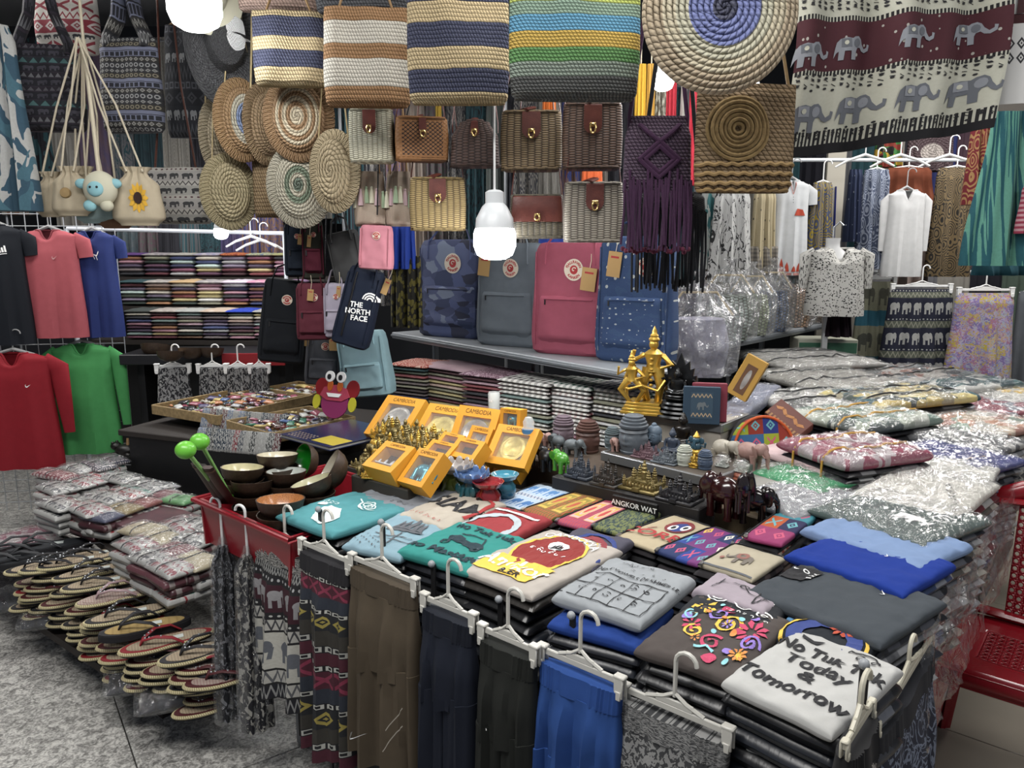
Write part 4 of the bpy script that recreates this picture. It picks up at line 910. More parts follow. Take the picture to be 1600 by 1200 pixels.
def bhead_G(g=None):
    g = g or G(); g.lathe([(.22, 0), (.2, .05), (.13, .1), (.13, .2)], 16); g.ball((0, 0, .48), (.24, .27, .32), 22, 16); g.ball((0, .0, .85), (.09, .09, .09)); g.ball((0, .02, .62), (.25, .26, .24), 18, 10)
    g.tube([(0, -.25, .56), (0, -.3, .46), (0, -.26, .43)], [.02, .035, .03], 8); g.ball((0, -.235, .34), (.07, .035, .022), 10, 6)
    for x in (-1, 1): g.ball((x * .1, -.235, .5), (.055, .02, .018), 10, 6); g.tube([(x * .1 - .06, -.25, .57), (x * .1, -.262, .59), (x * .1 + .05, -.235, .57)], .008, 6); g.ball((x * .245, .02, .46), (.03, .05, .15), 10, 8)
    return g
FM = {}
def fig(kind, px, py, hp, z, m, label, rz=A40, cat='figurine', name=None, group=None, sx=1.):
    p = W(px, py, z); s = hp * mpp(p); gf = dict(angkor=angkor_G, head=head_G, buddha=buddha_G, elephant=elephant_G, bhead=bhead_G)[kind]
    nm = name or dict(angkor='temple_model', head='stone_head', buddha='buddha_figurine', elephant='elephant_figurine', bhead='buddha_bust')[kind]
    if kind not in FM: FM[kind] = gf().mesh(nm); FM[kind].set_sharp_from_angle(angle=radians(45)); FM[kind].materials.append(mat('808080'))
    me = FM[kind]; o = bpy.data.objects.new(nm, me); C.objects.link(o); o.location = p; o.rotation_euler.z = rz; o.scale = (s * sx, s * sx, s)
    o.material_slots[0].link = 'OBJECT'; o.material_slots[0].material = m; tag(o, label, cat, group); return o, p, s
st = lambda c, r=.45, **k: mat(c, r, key='stone', fn=lambda: (mixc(nz(obn(), 6., 4.), tuple(x * .65 for x in srgb(c)), srgb(c)), nz(obn(), 25., 3.)), bump=.3, **k)
gold = mat('d8a428', .3, metal=.6, key='gold', fn=lambda: (mixc(nz(obn(), 5., 3.), srgb('8c6414'), srgb('f0c048')), nz(obn(), 14., 3.)), bump=.3)
bronze = mat('7a6a34', .35, metal=.6, key='bronze', fn=lambda: mixc(nz(obn(), 4., 3.), srgb('3a3018'), srgb('a89458')))
# ---- platforms
def block(px_fl, px_fr, dp, z0, z1, m, nm, label, cat='stand', lip=None, off=0.):
    a, b = W(*px_fl, z1), W(*px_fr, z1); x = b - a; rz = atan2(x.y, x.x); n = Vec((-x.y, x.x, 0)).normalized(); c = (a + b) / 2 + n * dp / 2
    r = thing(nm, label, cat, (c.x, c.y, z0), rz); G().box((0, 0, (z1 - z0) / 2), (x.length, dp, z1 - z0), ch=.003).build('body', m, r, False)
    if lip:
        g = G(); g.box((0, -dp / 2 - .004, z1 - z0 - .012), (x.length + .016, .012, .03), ch=.002); g.build('rim', lip, r, False); G().box((0, dp / 2 + .004, z1 - z0 - .012), (x.length + .016, .012, .03), ch=.002).build('rim', lip, r, False)
        for s in (-1, 1): G().box((s * (x.length / 2 + .004), 0, z1 - z0 - .012), (.012, dp, .03), ch=.002).build('rim', lip, r, False)
    return r
alu = mat('7e7f80', .35, metal=.6)
block((981, 642), (1126, 664), .22, .725, 1.0, mat('a39c90', .7), 'display_box', 'pale display box with grey metal rim under the gold statue', lip=alu)
block((944, 707), (1112, 748), .26, .725, .925, mat('4a4138', .7), 'display_tray', 'dark wooden tray with metal rim holding stone heads', lip=alu)
block((1112, 750), (1192, 772), .34, .725, .9, mat('86837c', .6), 'display_tray', 'pale tray with metal rim under the snow globes', lip=alu)
block((803, 712), (940, 740), .3, .725, .87, mat('4a3c30', .8), 'wooden_riser', 'low brown wooden riser under the small elephants')
block((862, 744), (1092, 797), .11, .725, .885, mat('1c1a1a', .6), 'wooden_riser', 'black riser under the row of temple models')
block((1090, 782), (1192, 812), .16, .725, .86, mat('55462f', .7), 'wooden_riser', 'varnished wooden block under the dark brown elephants')
block((538, 728), (700, 772), .50, .725, .842, mat('2a2724', .7), 'display_tray', 'dark tray under the yellow gift boxes')
block((700, 776), (800, 795), .18, .665, .842, mat('2a2220', .7), 'wooden_riser', 'small dark riser under the oil burners')
grs = st('5e666e'); grb = st('46566e'); pur = st('6c5c66'); brs = st('5a3c34'); pnk = st('a07a70'); crm = st('a8a090'); dk = st('1e2022', .3); ebo = mat('2c0c0c', .18, key='ebony', coat=.6)
fig('head', 989, 706, 60, .926, grs, 'large grey stone four-faced head on the tray'); fig('bhead', 1021, 704, 48, .926, st('5f7284'), 'blue-grey Buddha head with top knot on the tray')
fig('head', 957, 700, 34, .926, st('566468'), 'small grey-green four-faced head at the tray left end'); fig('buddha', 1050, 712, 46, .926, st('3c4658'), 'dark blue seated Buddha beside the blue-grey head')
fig('head', 880, 692, 44, .871, pur, 'purple-grey four-faced stone head behind the small elephants'); fig('head', 918, 705, 50, .871, brs, 'reddish brown four-faced stone head')
fig('angkor', 1013, 714, 27, .926, st('6c5058'), 'small mauve temple model in front of the large head'); fig('angkor', 1042, 722, 25, .926, grs, 'small grey temple model beside the mauve one')
fig('head', 1069, 726, 32, .926, mat('b8bcae', .15, alpha=.8, key='crystal'), 'clear crystal four-faced head with gold face'); fig('head', 1101, 732, 30, .926, grb, 'small blue four-faced head at the tray corner')
fig('elephant', 960, 704, 22, .926, pnk, 'pale pink baby elephant figurine beside the grey head', A40 - .8); fig('elephant', 985, 708, 20, .926, dk, 'small dark grey elephant in front of the large head', A40)
fig('elephant', 824, 724, 34, .871, dk, 'black elephant with gold blanket at the left end', A40 + 2.6); fig('elephant', 852, 733, 34, .871, dk, 'black elephant with gold blanket next to the jade one', A40 + 2.4)
for x, y in ((826, 700), (853, 706)): fig_ = W(x, y, .9); o = G().ball((0, 0, 0), (.026, .022, .012), 14, 8).build('saddle_blanket', gold, None, loc=tuple(fig_ - Vec((0, 0, .0)))); tag(o, 'gold blanket lying on the %s black elephant' % ('left' if x < 840 else 'right'), 'blanket')
fig('elephant', 846, 700, 26, .871, pnk, 'brownish pink elephant behind the black pair', A40 + .3); fig('elephant', 872, 706, 28, .871, st('4c5458'), 'grey stone elephant in the middle of the row', A40 + 2.8); fig('elephant', 895, 712, 28, .871, st('60686c'), 'lighter grey stone elephant beside the brown head', A40 + .2)
fig('elephant', 876, 736, 33, .886, mat('4cae2c', .25, key='jade', trans=.35, coat=.5), 'bright jade green elephant', A40 + 2.7)
fig('elephant', 1130, 724, 40, .903, crm, 'cream stone elephant figurine on the pale tray', A40 - .3); fig('elephant', 1170, 732, 44, .903, pnk, 'dusty pink stone elephant figurine on the pale tray', A40 - .2)
fig('angkor', 908, 745, 42, .886, st('3c4450'), 'blue-grey temple model with spires, leftmost of the front temples', sx=.62); fig('angkor', 950, 757, 44, .886, st('3a3632', .3), 'dark bronze temple model beside the brass one', sx=.62)
o, p, s = fig('angkor', 1006, 764, 48, .886, bronze, 'brass temple model above the Angkor Wat nameplate', sx=.8)
fig('angkor', 1062, 781, 46, .886, st('2a2a2e', .3), 'dark grey temple model on a red-brown base', sx=.8)
fig('elephant', 1128, 806, 68, .861, ebo, 'dark brown polished wooden elephant on the block', A40 + 2.9, sx=.85); fig('elephant', 1176, 815, 58, .861, mat('100a0a', .15, coat=.6, key='ebo2'), 'near-black polished elephant group beside the brown one', A40 + .5, sx=.85); fig('elephant', 1160, 800, 66, .90, mat('180c0c', .15, coat=.6, key='ebo3'), 'small black elephant perched behind the near-black one', A40 + .9, sx=.4)
a = W(966, 771, .885); b = W(1022, 784, .885); rz = atan2(b.y - a.y, b.x - a.x); r = thing('nameplate', 'black nameplate lettered Angkor Wat', 'nameplate', tuple((a + b) / 2 - Vec((.004, .010, .022))), rz)
G().box((0, 0, 0), (.15, .012, .04), ch=.002).build('plate', mat('0c0c0e', .5), r, False); text_G('ANGKOR WAT', .022, lambda x, y: Vec((x, -.0072, y)), bold=.0004).build('print', mat('e0e0dc', .6), r, False)
# gold and blue deities
def ganesha(px, py, hp, z, label, m1, m2):
    p = W(px, py, z); s = hp * mpp(p); r = thing('deity_figurine', label, 'figurine', p, A40); r.scale = (s, s, s)
    g = G(); g.lathe([(.36, 0), (.38, .05), (.3, .1), (.0, .12)], 16, sy=.8); g.ball((0, 0, .25), (.3, .22, .14)); [g.ball((x * .24, -.12, .2), (.15, .1, .08)) for x in (-1, 1)]; g.build('base', m2, r)
    g = G(); g.ball((0, 0, .42), (.2, .17, .2)); g.ball((0, -.03, .66), (.15, .14, .14)); g.tube([(0, -.15, .64), (.02, -.22, .52), (.08, -.22, .4)], [.06, .045, .03], 8); [g.ball((x * .2, 0, .66), (.1, .03, .12)) for x in (-1, 1)]; [g.tube([(x * .18, 0, .5), (x * .34, -.02, .46), (x * .36, -.03, .62)], .04, 8) for x in (-1, 1)]; g.build('figure', m1, r)
    G().lathe([(.12, .76), (.13, .8), (.08, .86), (.05, .93), (0, 1)], 12).build('crown', gold, r); return r
ganesha(1087, 716, 44, .926, 'blue and gold seated elephant-headed deity', mat('2c4c5c', .3), gold); ganesha(1084, 730, 22, .926, 'tiny gold deity at the foot of the blue one', gold, gold)
o, _, _ = fig('buddha', 1066, 702, 60, .926, mat('15100c', .3), 'tall black Buddha with gold robe behind the crystal head'); p = W(1066, 702, .926); s = 60 * mpp(p)
# gold dancing pair statue
p = W(1008, 646, 1.003); s = 134 * mpp(p); r = thing('gold_statue', 'tall gold statue of dancing deities with pointed crown', 'statue', p, radians(-25)); r.scale = (s * 1.2, s * 1.2, s)
g = G(); [g.box((0, 0, .03 + i * .035), (.42 - i * .03, .3 - i * .02, .035), ch=.006) for i in range(4)]; g.build('base', gold, r)
def human(g, x, y, z0, h, lean=0., leg=0.):
    P_ = lambda a, b, c: (x + (a + lean * c) * h, y + b * h, z0 + c * h)
    g.tube([P_(-.06, 0, 0), P_(-.1 - leg, -.05, .24), P_(-.05, 0, .46)], [.04 * h, .05 * h, .075 * h], 10); g.tube([P_(.06, 0, 0), P_(.1 + leg, -.05, .24), P_(.05, 0, .46)], [.04 * h, .05 * h, .075 * h], 10)
    g.tube([P_(0, 0, .42), P_(0, 0, .52), P_(0, 0, .66), P_(0, 0, .72)], [.1 * h, .075 * h, .11 * h, .04 * h], 12); g.ball(P_(0, -.01, .78), (.055 * h, .06 * h, .07 * h)); k = P_(0, 0, .83)
    g.lathe([(.06 * h, 0), (.065 * h, .02 * h), (.045 * h, .05 * h), (.05 * h, .07 * h), (.03 * h, .1 * h), (.03 * h, .13 * h), (0, .2 * h)], 10, k)
    g.tube([P_(-.1, 0, .64), P_(-.24, -.03, .54), P_(-.2, -.08, .7)], [.035 * h, .03 * h, .022 * h], 8); g.tube([P_(.1, 0, .64), P_(.22, -.05, .52), P_(.1, -.12, .48)], [.035 * h, .03 * h, .022 * h], 8)
g = G(); human(g, .06, .03, .14, .86); g.build('standing_figure', gold, r); g = G(); human(g, -.1, -.08, .15, .58, -.05, .1); g.build('dancing_figure', gold, r)
g = G(); g.tube([(-.2, .05, .15), (-.22, .05, .4), (-.16, .05, .62), (0, .06, .7)], [.02, .018, .016, .012], 8); g.tube([(.22, .05, .15), (.2, .05, .3), (.24, .05, .45), (.18, .05, .62)], [.02, .03, .016, .012], 8); g.tube([(-.14, -.12, .3), (0, -.15, .36), (.14, -.1, .3), (.2, -.06, .42)], .016, 8); [g.ball((-.21 + .015 * i, .04, .2 + i * .07), .022, 8, 6) for i in range(7)]; [g.ball((.06 + .0 * i, -.05, .35 + i * .06), .02, 8, 6) for i in range(6)]; g.build('scarf_ornament', gold, r)
# dark naga statue
p = W(1058, 652, 1.003); s = 100 * mpp(p); r = thing('naga_statue', 'dark pewter Buddha seated before a many-headed serpent hood', 'statue', p, radians(-30)); r.scale = (s, s, s); pew = mat('2c2d2e', .28, metal=.75)
g = G(); [g.lathe([(.34 - i * .04, .0), (.38 - i * .04, .03), (.36 - i * .04, .06)], 20, (0, 0, i * .065), sy=.75) for i in range(5)]; g.build('coiled_base', pew, r)
k = buddha_G(); k.xf(Matrix.Translation((0, -.05, .3)) @ Matrix.Scale(.5, 4)); k.build('seated_figure', pew, r)
hood = [(-.1, .36), (-.24, .5), (-.26, .66), (-.2, .64), (-.22, .78), (-.15, .74), (-.14, .88), (-.07, .82), (0, 1.0), (.07, .82), (.14, .88), (.15, .74), (.22, .78), (.2, .64), (.26, .66), (.24, .5), (.1, .36)][::-1]
g = G().prism(hood, -.03, .03, .01); g.xf(Matrix.Translation((0, .1, 0)) @ Matrix.Rotation(pi / 2, 4, 'X')); g.build('serpent_hood', pew, r, False)
g = G(); [g.tube([(x * .2, .06, .5), (x * .24, .0, .5 + abs(x) * .1), (x * .26, -.04, .6)], [.03, .028, .01], 7) for x in (-1, -.5, .5, 1)]; g.build('serpent_head', pew, r)
# snow globes
for x, y, l in ((1128, 740, 'left'), (1157, 748, 'right')):
    p = W(x, y, .903); s = 34 * mpp(p); r = thing('snow_globe', l + ' glass snow globe on a red ornate foot', 'snow globe', p, A40); r.scale = (s, s, s)
    G().lathe([(.4, 0), (.42, .05), (.34, .1), (.36, .2), (.28, .3), (0, .3)], 18, dr=lambda q, t: .03 * sin(q * 7)).build('foot', mat('8c4a34', .4), r)
    G().ball((0, 0, .62), .38, 24, 16).build('glass_ball', plastic_film(.10, .6, .0, 'globe'), r); k = angkor_G(rich=0); k.xf(Matrix.Translation((0, 0, .36)) @ Matrix.Scale(.32, 4)); k.build('tiny_temple', mat('a0a8a0', .4), r)
# acrylic block and liquor-glass souvenirs on the boxes
for x, y, l, t in ((826, 678, 'clear glass souvenir with blue band on the yellow boxes', 1), (772, 640, 'clear shot glass with white temple print', 0)):
    p = W(x, y, .99); s = 28 * mpp(p); r = thing('souvenir_glass', l, 'glass', p, A40); r.scale = (s,) * 3
    G().lathe([(.3, 0), (.32, .1), (.34, .9), (.3, 1), (.27, 1), (.27, .12), (0, .1)] if not t else [(.36, 0), (.36, .35), (.3, .45), (.33, .7), (.2, .95), (0, 1)], 20).build('glass_body', mat('e8ece8', .05, alpha=.45, key='souv'), r)
    if t: G().lathe([(.37, .08), (.37, .3)], 20).build('label', mat('3a7ab0', .6), r)
    else: polys_G(angkor(0, .55, .2, 1), lambda a, b: Vec((.32 * sin(a * 2.5), -.335 * cos(a * 2.5), b))).build('print', inkw, r, False)
# ---- yellow gift boxes
yb = mat('d8901a', .5, key='ybox', fn=lambda: mixc(nz(obn(), 12., 3.), srgb('d98c14'), srgb('e09a20'))); inky2 = mat('3c2408', .7); brass = mat('c8a83c', .3, metal=.2, key='brassl', fn=lambda: (mixc(nz(obn(), 40., 3.), srgb('8c6c1c'), srgb('f0dc70')), nz(obn(), 30., 3.)), bump=.8); silv = mat('a8a49c', .25, metal=.35, key='silv', fn=lambda: (mixc(nz(obn(), 30., 3.), srgb('5c5854'), srgb('d0ccc4')), nz(obn(), 30., 3.)), bump=.6)
def gift(px, py, z, w, h, d, tilt, kind, label, rz=A40, txt='CAMBODIA', win=.68, roll=0., col=None):
    p = W(px, py, z); r = thing('gift_box', label, 'box', p, rot=(-tilt, roll, rz)); bm_ = col or yb
    b = w * (1 - win) / 2; top = h * .2; iw, ih = w - 2 * b, h - top - b; cz = -h / 2 + b + ih / 2
    g = G(); g.box((0, -.0, h / 2 - top / 2), (w, d, top)); g.box((0, 0, -h / 2 + b / 2), (w, d, b)); g.box((-w / 2 + b / 2, 0, cz), (b, d, ih)); g.box((w / 2 - b / 2, 0, cz), (b, d, ih)); g.build('box_frame', bm_, r, False)
    G().box((0, d * .3, cz), (iw, d * .3, ih)).build('backing', mat('3a2214', .8) if kind in ('eleph', 'cry', 'none') else brass if kind != 'pew' else mat('4a4440', .7), r, False)
    text_G(txt, top * .62, lambda x, y: Vec((x, -d / 2 - .0006, y + h / 2 - top / 2)), sx=.9).build('lettering', inky2, r, False)
    if kind in ('plate', 'pew', 'sil'):
        m = dict(plate=brass, pew=silv, sil=silv)[kind]; k = G().lathe([(0, 0), (.3, .0), (.34, .03), (.47, .06), (.5, .05), (.5, .03), (.3, -.02), (0, -.02)], 32); k.xf(Matrix.Translation((0, d * .05, cz)) @ Matrix.Rotation(pi / 2, 4, 'X') @ Matrix.Scale(min(iw, ih) * .98, 4)); pl_ = k.build('plate', m, r)
        k = polys_G(angkor(0, 0, .2, 1), lambda a, b: Vec((a, b, 0))); k.xf(Matrix.Translation((0, -d * .08, cz - .02)) @ Matrix.Rotation(pi / 2, 4, 'X') @ Matrix.Scale(min(iw, ih), 4)); k.build('relief', brass if kind != 'pew' else silv, bpy.data.objects[-1] if 0 else pl_, False)
    elif kind == 'eleph': k = elephant_G(); k.xf(Matrix.Translation((-.0, -.0, cz - ih * .42)) @ Matrix.Scale(ih * .8, 4)); k.build('little_elephant', mat('3c8ca0', .2, metal=.4), r); G().ball((-.004, -.004, cz + ih * .1), (ih * .2, ih * .2, ih * .12)).build('gold_cap', gold, r)
    elif kind == 'cry': k = angkor_G(rich=0); k.xf(Matrix.Translation((0, 0, cz - ih * .4)) @ Matrix.Scale(ih * .6, 4)); k.build('little_temple', mat('c8ccd0', .1, metal=.3), r)
    G().box((0, -d / 2 + .002, cz), (iw, .001, ih)).build('window', mat('ffffff', .04, alpha=.05, key='win', spec=1.), r, False); return r
gift(620, 655, .93, .2, .2, .035, .85, 'pew', 'large yellow gift box with a pewter plate, leftmost', A40 + .12); gift(688, 672, .94, .19, .2, .035, .8, 'plate', 'large yellow gift box with a gold temple plate', A40 + .12)
gift(742, 678, .955, .175, .19, .035, .55, 'sil', 'yellow gift box with a silver disc plate', A40 + .15); gift(802, 700, .945, .16, .15, .035, .75, 'plate', 'yellow gift box with gold plate behind the black elephants', A40 + .15)
gift(802, 656, 1.02, .078, .078, .05, .12, 'eleph', 'small yellow box with white elephant standing on top', A40 + .2); gift(768, 668, .965, .15, .12, .03, .5, 'none', 'pale yellow box half hidden behind the silver plate box', A40 + .15, col=mat('d8b060', .5))
gift(750, 693, .93, .1, .11, .04, .6, 'cry', 'small yellow box with white crystal, tilted beside the silver plate'); gift(708, 695, .94, .1, .06, .05, .9, 'cry', 'small yellow box behind the tilted stack, left'); gift(733, 708, .935, .12, .08, .05, .9, 'none', 'long yellow box with empty brown window'); gift(690, 708, .925, .12, .07, .04, 1., 'none', 'flat yellow box between the front two boxes')
gift(613, 724, .955, .13, .115, .06, 1.05, 'cry', 'yellow box with crystal temple at the tray front'); gift(664, 738, .945, .105, .125, .055, .85, 'eleph', 'yellow box with blue and gold elephant at the tray front')
gift(758, 722, .875, .1, .09, .045, .9, 'none', 'yellow box behind the red burner'); gift(792, 716, .885, .09, .07, .045, .95, 'cry', 'small yellow box with crystal piece beside black elephant'); gift(800, 733, .868, .1, .075, .05, .9, 'none', 'yellow box just behind the teal burner')
# ---- tray of tiny gold figurines
FST = ['first'] + ORD[1:]
block((548, 742), (636, 766), .34, .842, .90, mat('34302a', .6), 'display_tray', 'shallow tray crowded with tiny gold figurines')
block((585, 722), (545, 722), .01, .842, .85, yb, 'price_card', 'small yellow card by the gold figurine tray', 'card') if False else None
kinds = ['buddha', 'angkor', 'elephant']
for i in range(11):
    for j in range(8):
        px = 560 + i * 9 + j * 6.5 + R.uniform(-3, 3); py = 740 - j * 9.5 + i * 2.3 + R.uniform(-2, 2)
        if px > 600 and py > 712: continue
        kd = 'angkor' if R.random() < .5 else R.choice(['buddha', 'buddha', 'buddha', 'elephant'])
        fig(kd, px, py, (10 if kd == 'elephant' else 15) + j * 1.6 + R.uniform(-2, 5), .903, bronze if R.random() < .6 else gold, dict(buddha='tiny gold seated figure', angkor='tiny gold temple', elephant='tiny gold elephant')[kd] + ' in the crowded tray, ' + FST[j] + ' row from the front, ' + FST[i] + ' from the left', A40 + R.uniform(-.8, .8), name='gold_figurine', group='tiny gold figurines on the tray')
# ---- oil burners
def burner(px, py, hp, z, c1, c2, label, petal=0, open_=1):
    p = W(px, py, z); s = hp * mpp(p); r = thing('oil_burner', label, 'oil burner', p, A40); r.scale = (s,) * 3; m1 = mat(c1, .12, coat=.6, key='glaze', fn=lambda: mixc(nz(obn(), 3., 2.), srgb(c1), tuple(x * .35 for x in srgb(c1)))); m2 = mat(c2, .1, coat=.8, key='glaze2')
    g = G().lathe([(.3, 0), (.36, .05), (.4, .25), (.38, .42), (.28, .56), (.26, .62)], 26, dr=(lambda q, t: .02 * sin(q * 6) * sin(t * 9)) if petal else None); g.build('body', m1, r)
    if open_:
        k = polys_G([ell(0, .22, .17, .2, 16)], lambda a, b: Vec((a, -(.4 ** 2 - a * a) ** .5 - .012, b))); k.build('opening', mat('1a0606', .9), r)
        k = G().tube([(.18 * cos(q), -(.4 ** 2 - (.18 * cos(q)) ** 2) ** .5 - .01, .22 + .21 * sin(q)) for q in [i * 2 * pi / 16 for i in range(17)]], .02, 6); k.build('rim', m1, r)
    else: G().tube([(0, -.36, .5), (.03, -.46, .35), (-.02, -.5, .22), (.06, -.5, .14)], [.07, .06, .045, .03], 8).build('trunk', m1, r); [G().ball((x * .27, -.3, .42), (.13, .05, .16)).build('ear', m1, r) for x in (-1, 1)]
    g = G().lathe([(.26, .6), (.42, .7), (.5, .84), (.47, .84), (.38, .74), (0, .69)], 48, dr=(lambda q, t: .05 * abs(sin(q * 7)) * (t > .3) * (t < .8)) if petal else None); g.build('dish', m2, r)
    if petal: [G().ball((0, 0, 0), (.1, .03, .14), 10, 8).build('petal', m2, r, loc=(.46 * cos(q), .46 * sin(q), .84), rot=(.3, 0, q + pi / 2)) for q in [i * 2 * pi / 12 for i in range(12)]]
burner(712, 772, 56, .845, '6c7c34', '9a9490', 'olive green elephant oil burner with grey petal dish', 1, 0); burner(738, 784, 54, .845, '1f5a64', '4a6a9c', 'dark teal elephant oil burner with blue petal dish', 1, 0)
burner(763, 792, 50, .845, '8c1a20', '9c2428', 'glossy red oil burner with open arch'); burner(789, 776, 44, .845, '2a6c84', '3a88a0', 'small teal oil burner behind the red one')
# ================================================================ zip pouches and purses in a row
def patch(key, cols, nu=3, nv=3, mot=('x', 'diamond', 'ring')):
    def f():
        u, v = uvn(); r = rnd1(cmb(fl(u * nu), fl(v * nv))); n = len(cols); c = ramp(r, [(i / n, srgb(k)) for i, k in enumerate(cols)])
        x = fr(u * nu) * 2 - 1; y = fr(v * nv) * 2 - 1; r2 = rnd1(cmb(fl(u * nu) + 7., fl(v * nv) + 3.)); mc = ramp(r2, [(0, srgb('d8b03a')), (.3, srgb('c04a6a')), (.5, srgb('5aa0a8')), (.75, srgb('e0d8c0'))])
        k = motif(mot[0], x * 1.6, y * 1.6); k2 = motif(mot[1], x * 1.4, y * 1.4); m = mixc(r > .5, k, k2)
        return mixc(m, c, mc), nz(cmb(u, v), 80.)
    return mat('ffffff', .85, key='patch' + key, fn=f, bump=.2)
def bordered(c0, c1, c2, c3, key):
    def f():
        u, v = uvn(); x = fr(u * 2) * 2 - 1; y = (v * 2 - 1); d = mx(ab(x), ab(y)); a = mixc(d > .62, srgb(c0), srgb(c1)); a = mixc((d > .5) * (d < .6), a, srgb(c2)); k = motif('x', fr(x * 3) * 2 - 1, fr(y * 3) * 2 - 1) * (d > .62)
        a = mixc(k, a, srgb(c3)); a = mixc(hyp(x, y) < .25, a, srgb(c3)); a = mixc((hyp(x, y) < .4) * (hyp(x, y) > .3), a, srgb(c2)); return a, nz(cmb(u, v), 70.)
    return mat('ffffff', .85, key='bord' + key, fn=f, bump=.25)
blu_e = p_ethnic([(.5, '1c2028', 'none', 0, 1), (2, 'a8bcd0', 'ele', '3c70b0', 1), (.5, 'c0c4c8', 'zig', '2c4c80', 3), (2, 'a8bcd0', 'ele', '4c80bc', 1), (.4, '1c2028', 'none', 0, 1)], 4, 'bluele')
dk2 = [p_fold('141418', '2c2c30', 3), p_fold('201c20', '4a3c3c', 3), p_fold('18202c', '4a4a4c', 3), p_fold('302024', '5c4c44', 3)]
zipm = mat('101012', .5)
def pouch(FL, FR, BR, z, m, label, prints=(), zb=.70, h=.018):
    r, P, a = tee('zip_pouch', FL, FR, BR, z, '808080', label, zb, dk2, 'dark folded pouch under the ' + label + ', %s', h=h, wr=.002, m=m, prints=prints, cat='pouch', mats=dk2, hb=.02, bcat='pouch', bname='stacked_pouch')
    g = G(); g.tube([tuple(P.S(-.98, q / 5 - 1, .002)) for q in range(11)], .003, 6); g.tube([tuple(P.S(q / 5 - 1, .98, .002)) for q in range(11)], .003, 6); g.build('piping', zipm, r)
    G().box(tuple(P.S(-.9, -.97, .003)), (.008, .022, .004), .3).build('zip_pull', mat('b0b0b0', .3, metal=.9), r, False); return r
pouch((775, 790), (838, 808), (888, 765), .845, blu_e, 'pale blue elephant print pouch')
pouch((836, 800), (880, 815), (932, 772), .85, bordered('8c7c2c', '5c5a1c', 'c8a03c', 'b04a30', 'ol'), 'olive and gold embroidered purse')
pouch((884, 815), (928, 828), (980, 785), .85, bordered('c8a040', '8c3a5c', 'd09a9c', 'b83a3c', 'pk'), 'pink and gold embroidered purse')
pouch((938, 822), (982, 835), (1028, 795), .85, p_two('blob', '263c40', '6c7440', 16.), 'dark teal brocade purse')
pouch((980, 840), (1040, 862), (1095, 818), .86, cloth('a89a7c', .9, 'canvas'), 'beige canvas pouch with an owl print', [(mat('7a2a2c', .8), PO(lambda a: [ell(.25, .35, .55, .4, 20)] + strokes([(-.4, .0), (-.6, -.2)], .04))), (inkb, PO(lambda a: [ell(.3, .3, .32, .3, 16)])), (inkw, PO(lambda a: [ell(.12, .2, .17, .17), ell(.55, .35, .17, .17)])), (ink, PO(lambda a: [ell(.14, .2, .09, .09), ell(.55, .35, .09, .09)])), (inkr, TX('CORE', -.05, -.45, .5, .1, .01))])
pouch((1042, 862), (1108, 886), (1160, 838), .86, patch('c1', ['203a8c', '2c8c9c', '5c7c2c', '6c2a6c', 'b03a5c', '1c2c5c'], 4, 3), 'blue and purple multicoloured patchwork pouch')
pouch((1102, 880), (1182, 905), (1218, 868), .865, cloth('a39a84', .9, 'canvas'), 'tan canvas pouch with a woven elephant', [(mat('6c645a', .8), PO(lambda a: ele_polys(.0, -.05, .8, -1))), (mat('8c5a50', .8), PO(lambda a: ring_polys(-.05, .1, .1, .22, 12) + [ell(-.6, -.3, .08, .1)])), (inkg, PO(lambda a: strokes([(-.96, -.95), (.96, -.95)], .06) + strokes([(-.96, .95), (.96, .95)], .06)))])
pouch((1148, 850), (1222, 868), (1240, 838), .86, p_two('hstripe', '8c3a2c', '9c9484', 5.), 'brown and cream striped pouch behind the tan one')
pouch((1182, 838), (1240, 852), (1262, 800), .89, patch('c2', ['b04a1c', '6c2a7c', '2c7c8c', '20204c', '8c2a5c'], 2, 3), 'orange and purple patchwork pouch leaning by the block')
# half-round patchwork bag
p = W(1190, 705, .9); r = thing('patchwork_bag', 'half-round patchwork bag with orange piping and black zip', 'bag', p, rot=(-.25, 0, A40 + .9)); s = .115
half = [(s * 1.0 * cos(pi * i / 16), s * 1.05 * sin(pi * i / 16)) for i in range(17)]
k = G().prism(half, -.022, .022, .004); k.xf(Matrix.Rotation(pi / 2, 4, 'X')); k.build('bag_body', patch('c3', ['8c9a1c', '7c1c5c', '20307c', '8c2a1c', '2c5c8c'], 4, 2), r, False)
for y, rr, m_, n_ in ((-.024, .005, mat('c04a14', .7), 'piping'), (.022, .009, mat('101014', .5), 'zip_band')): G().tube([(a, y, b) for a, b in half], rr, 8).build(n_, m_, r)
for i, (c_, dx) in enumerate((('c04a14', 0), ('101014', .01), ('1c3c9c', .02))): G().tube([(s, 0, .01), (s + .03, -.02 - dx, .0), (s + .06, -.03 - dx, -.03 - dx)], [.006, .005, .006], 6).build('zip_ribbon', mat(c_, .7), r)
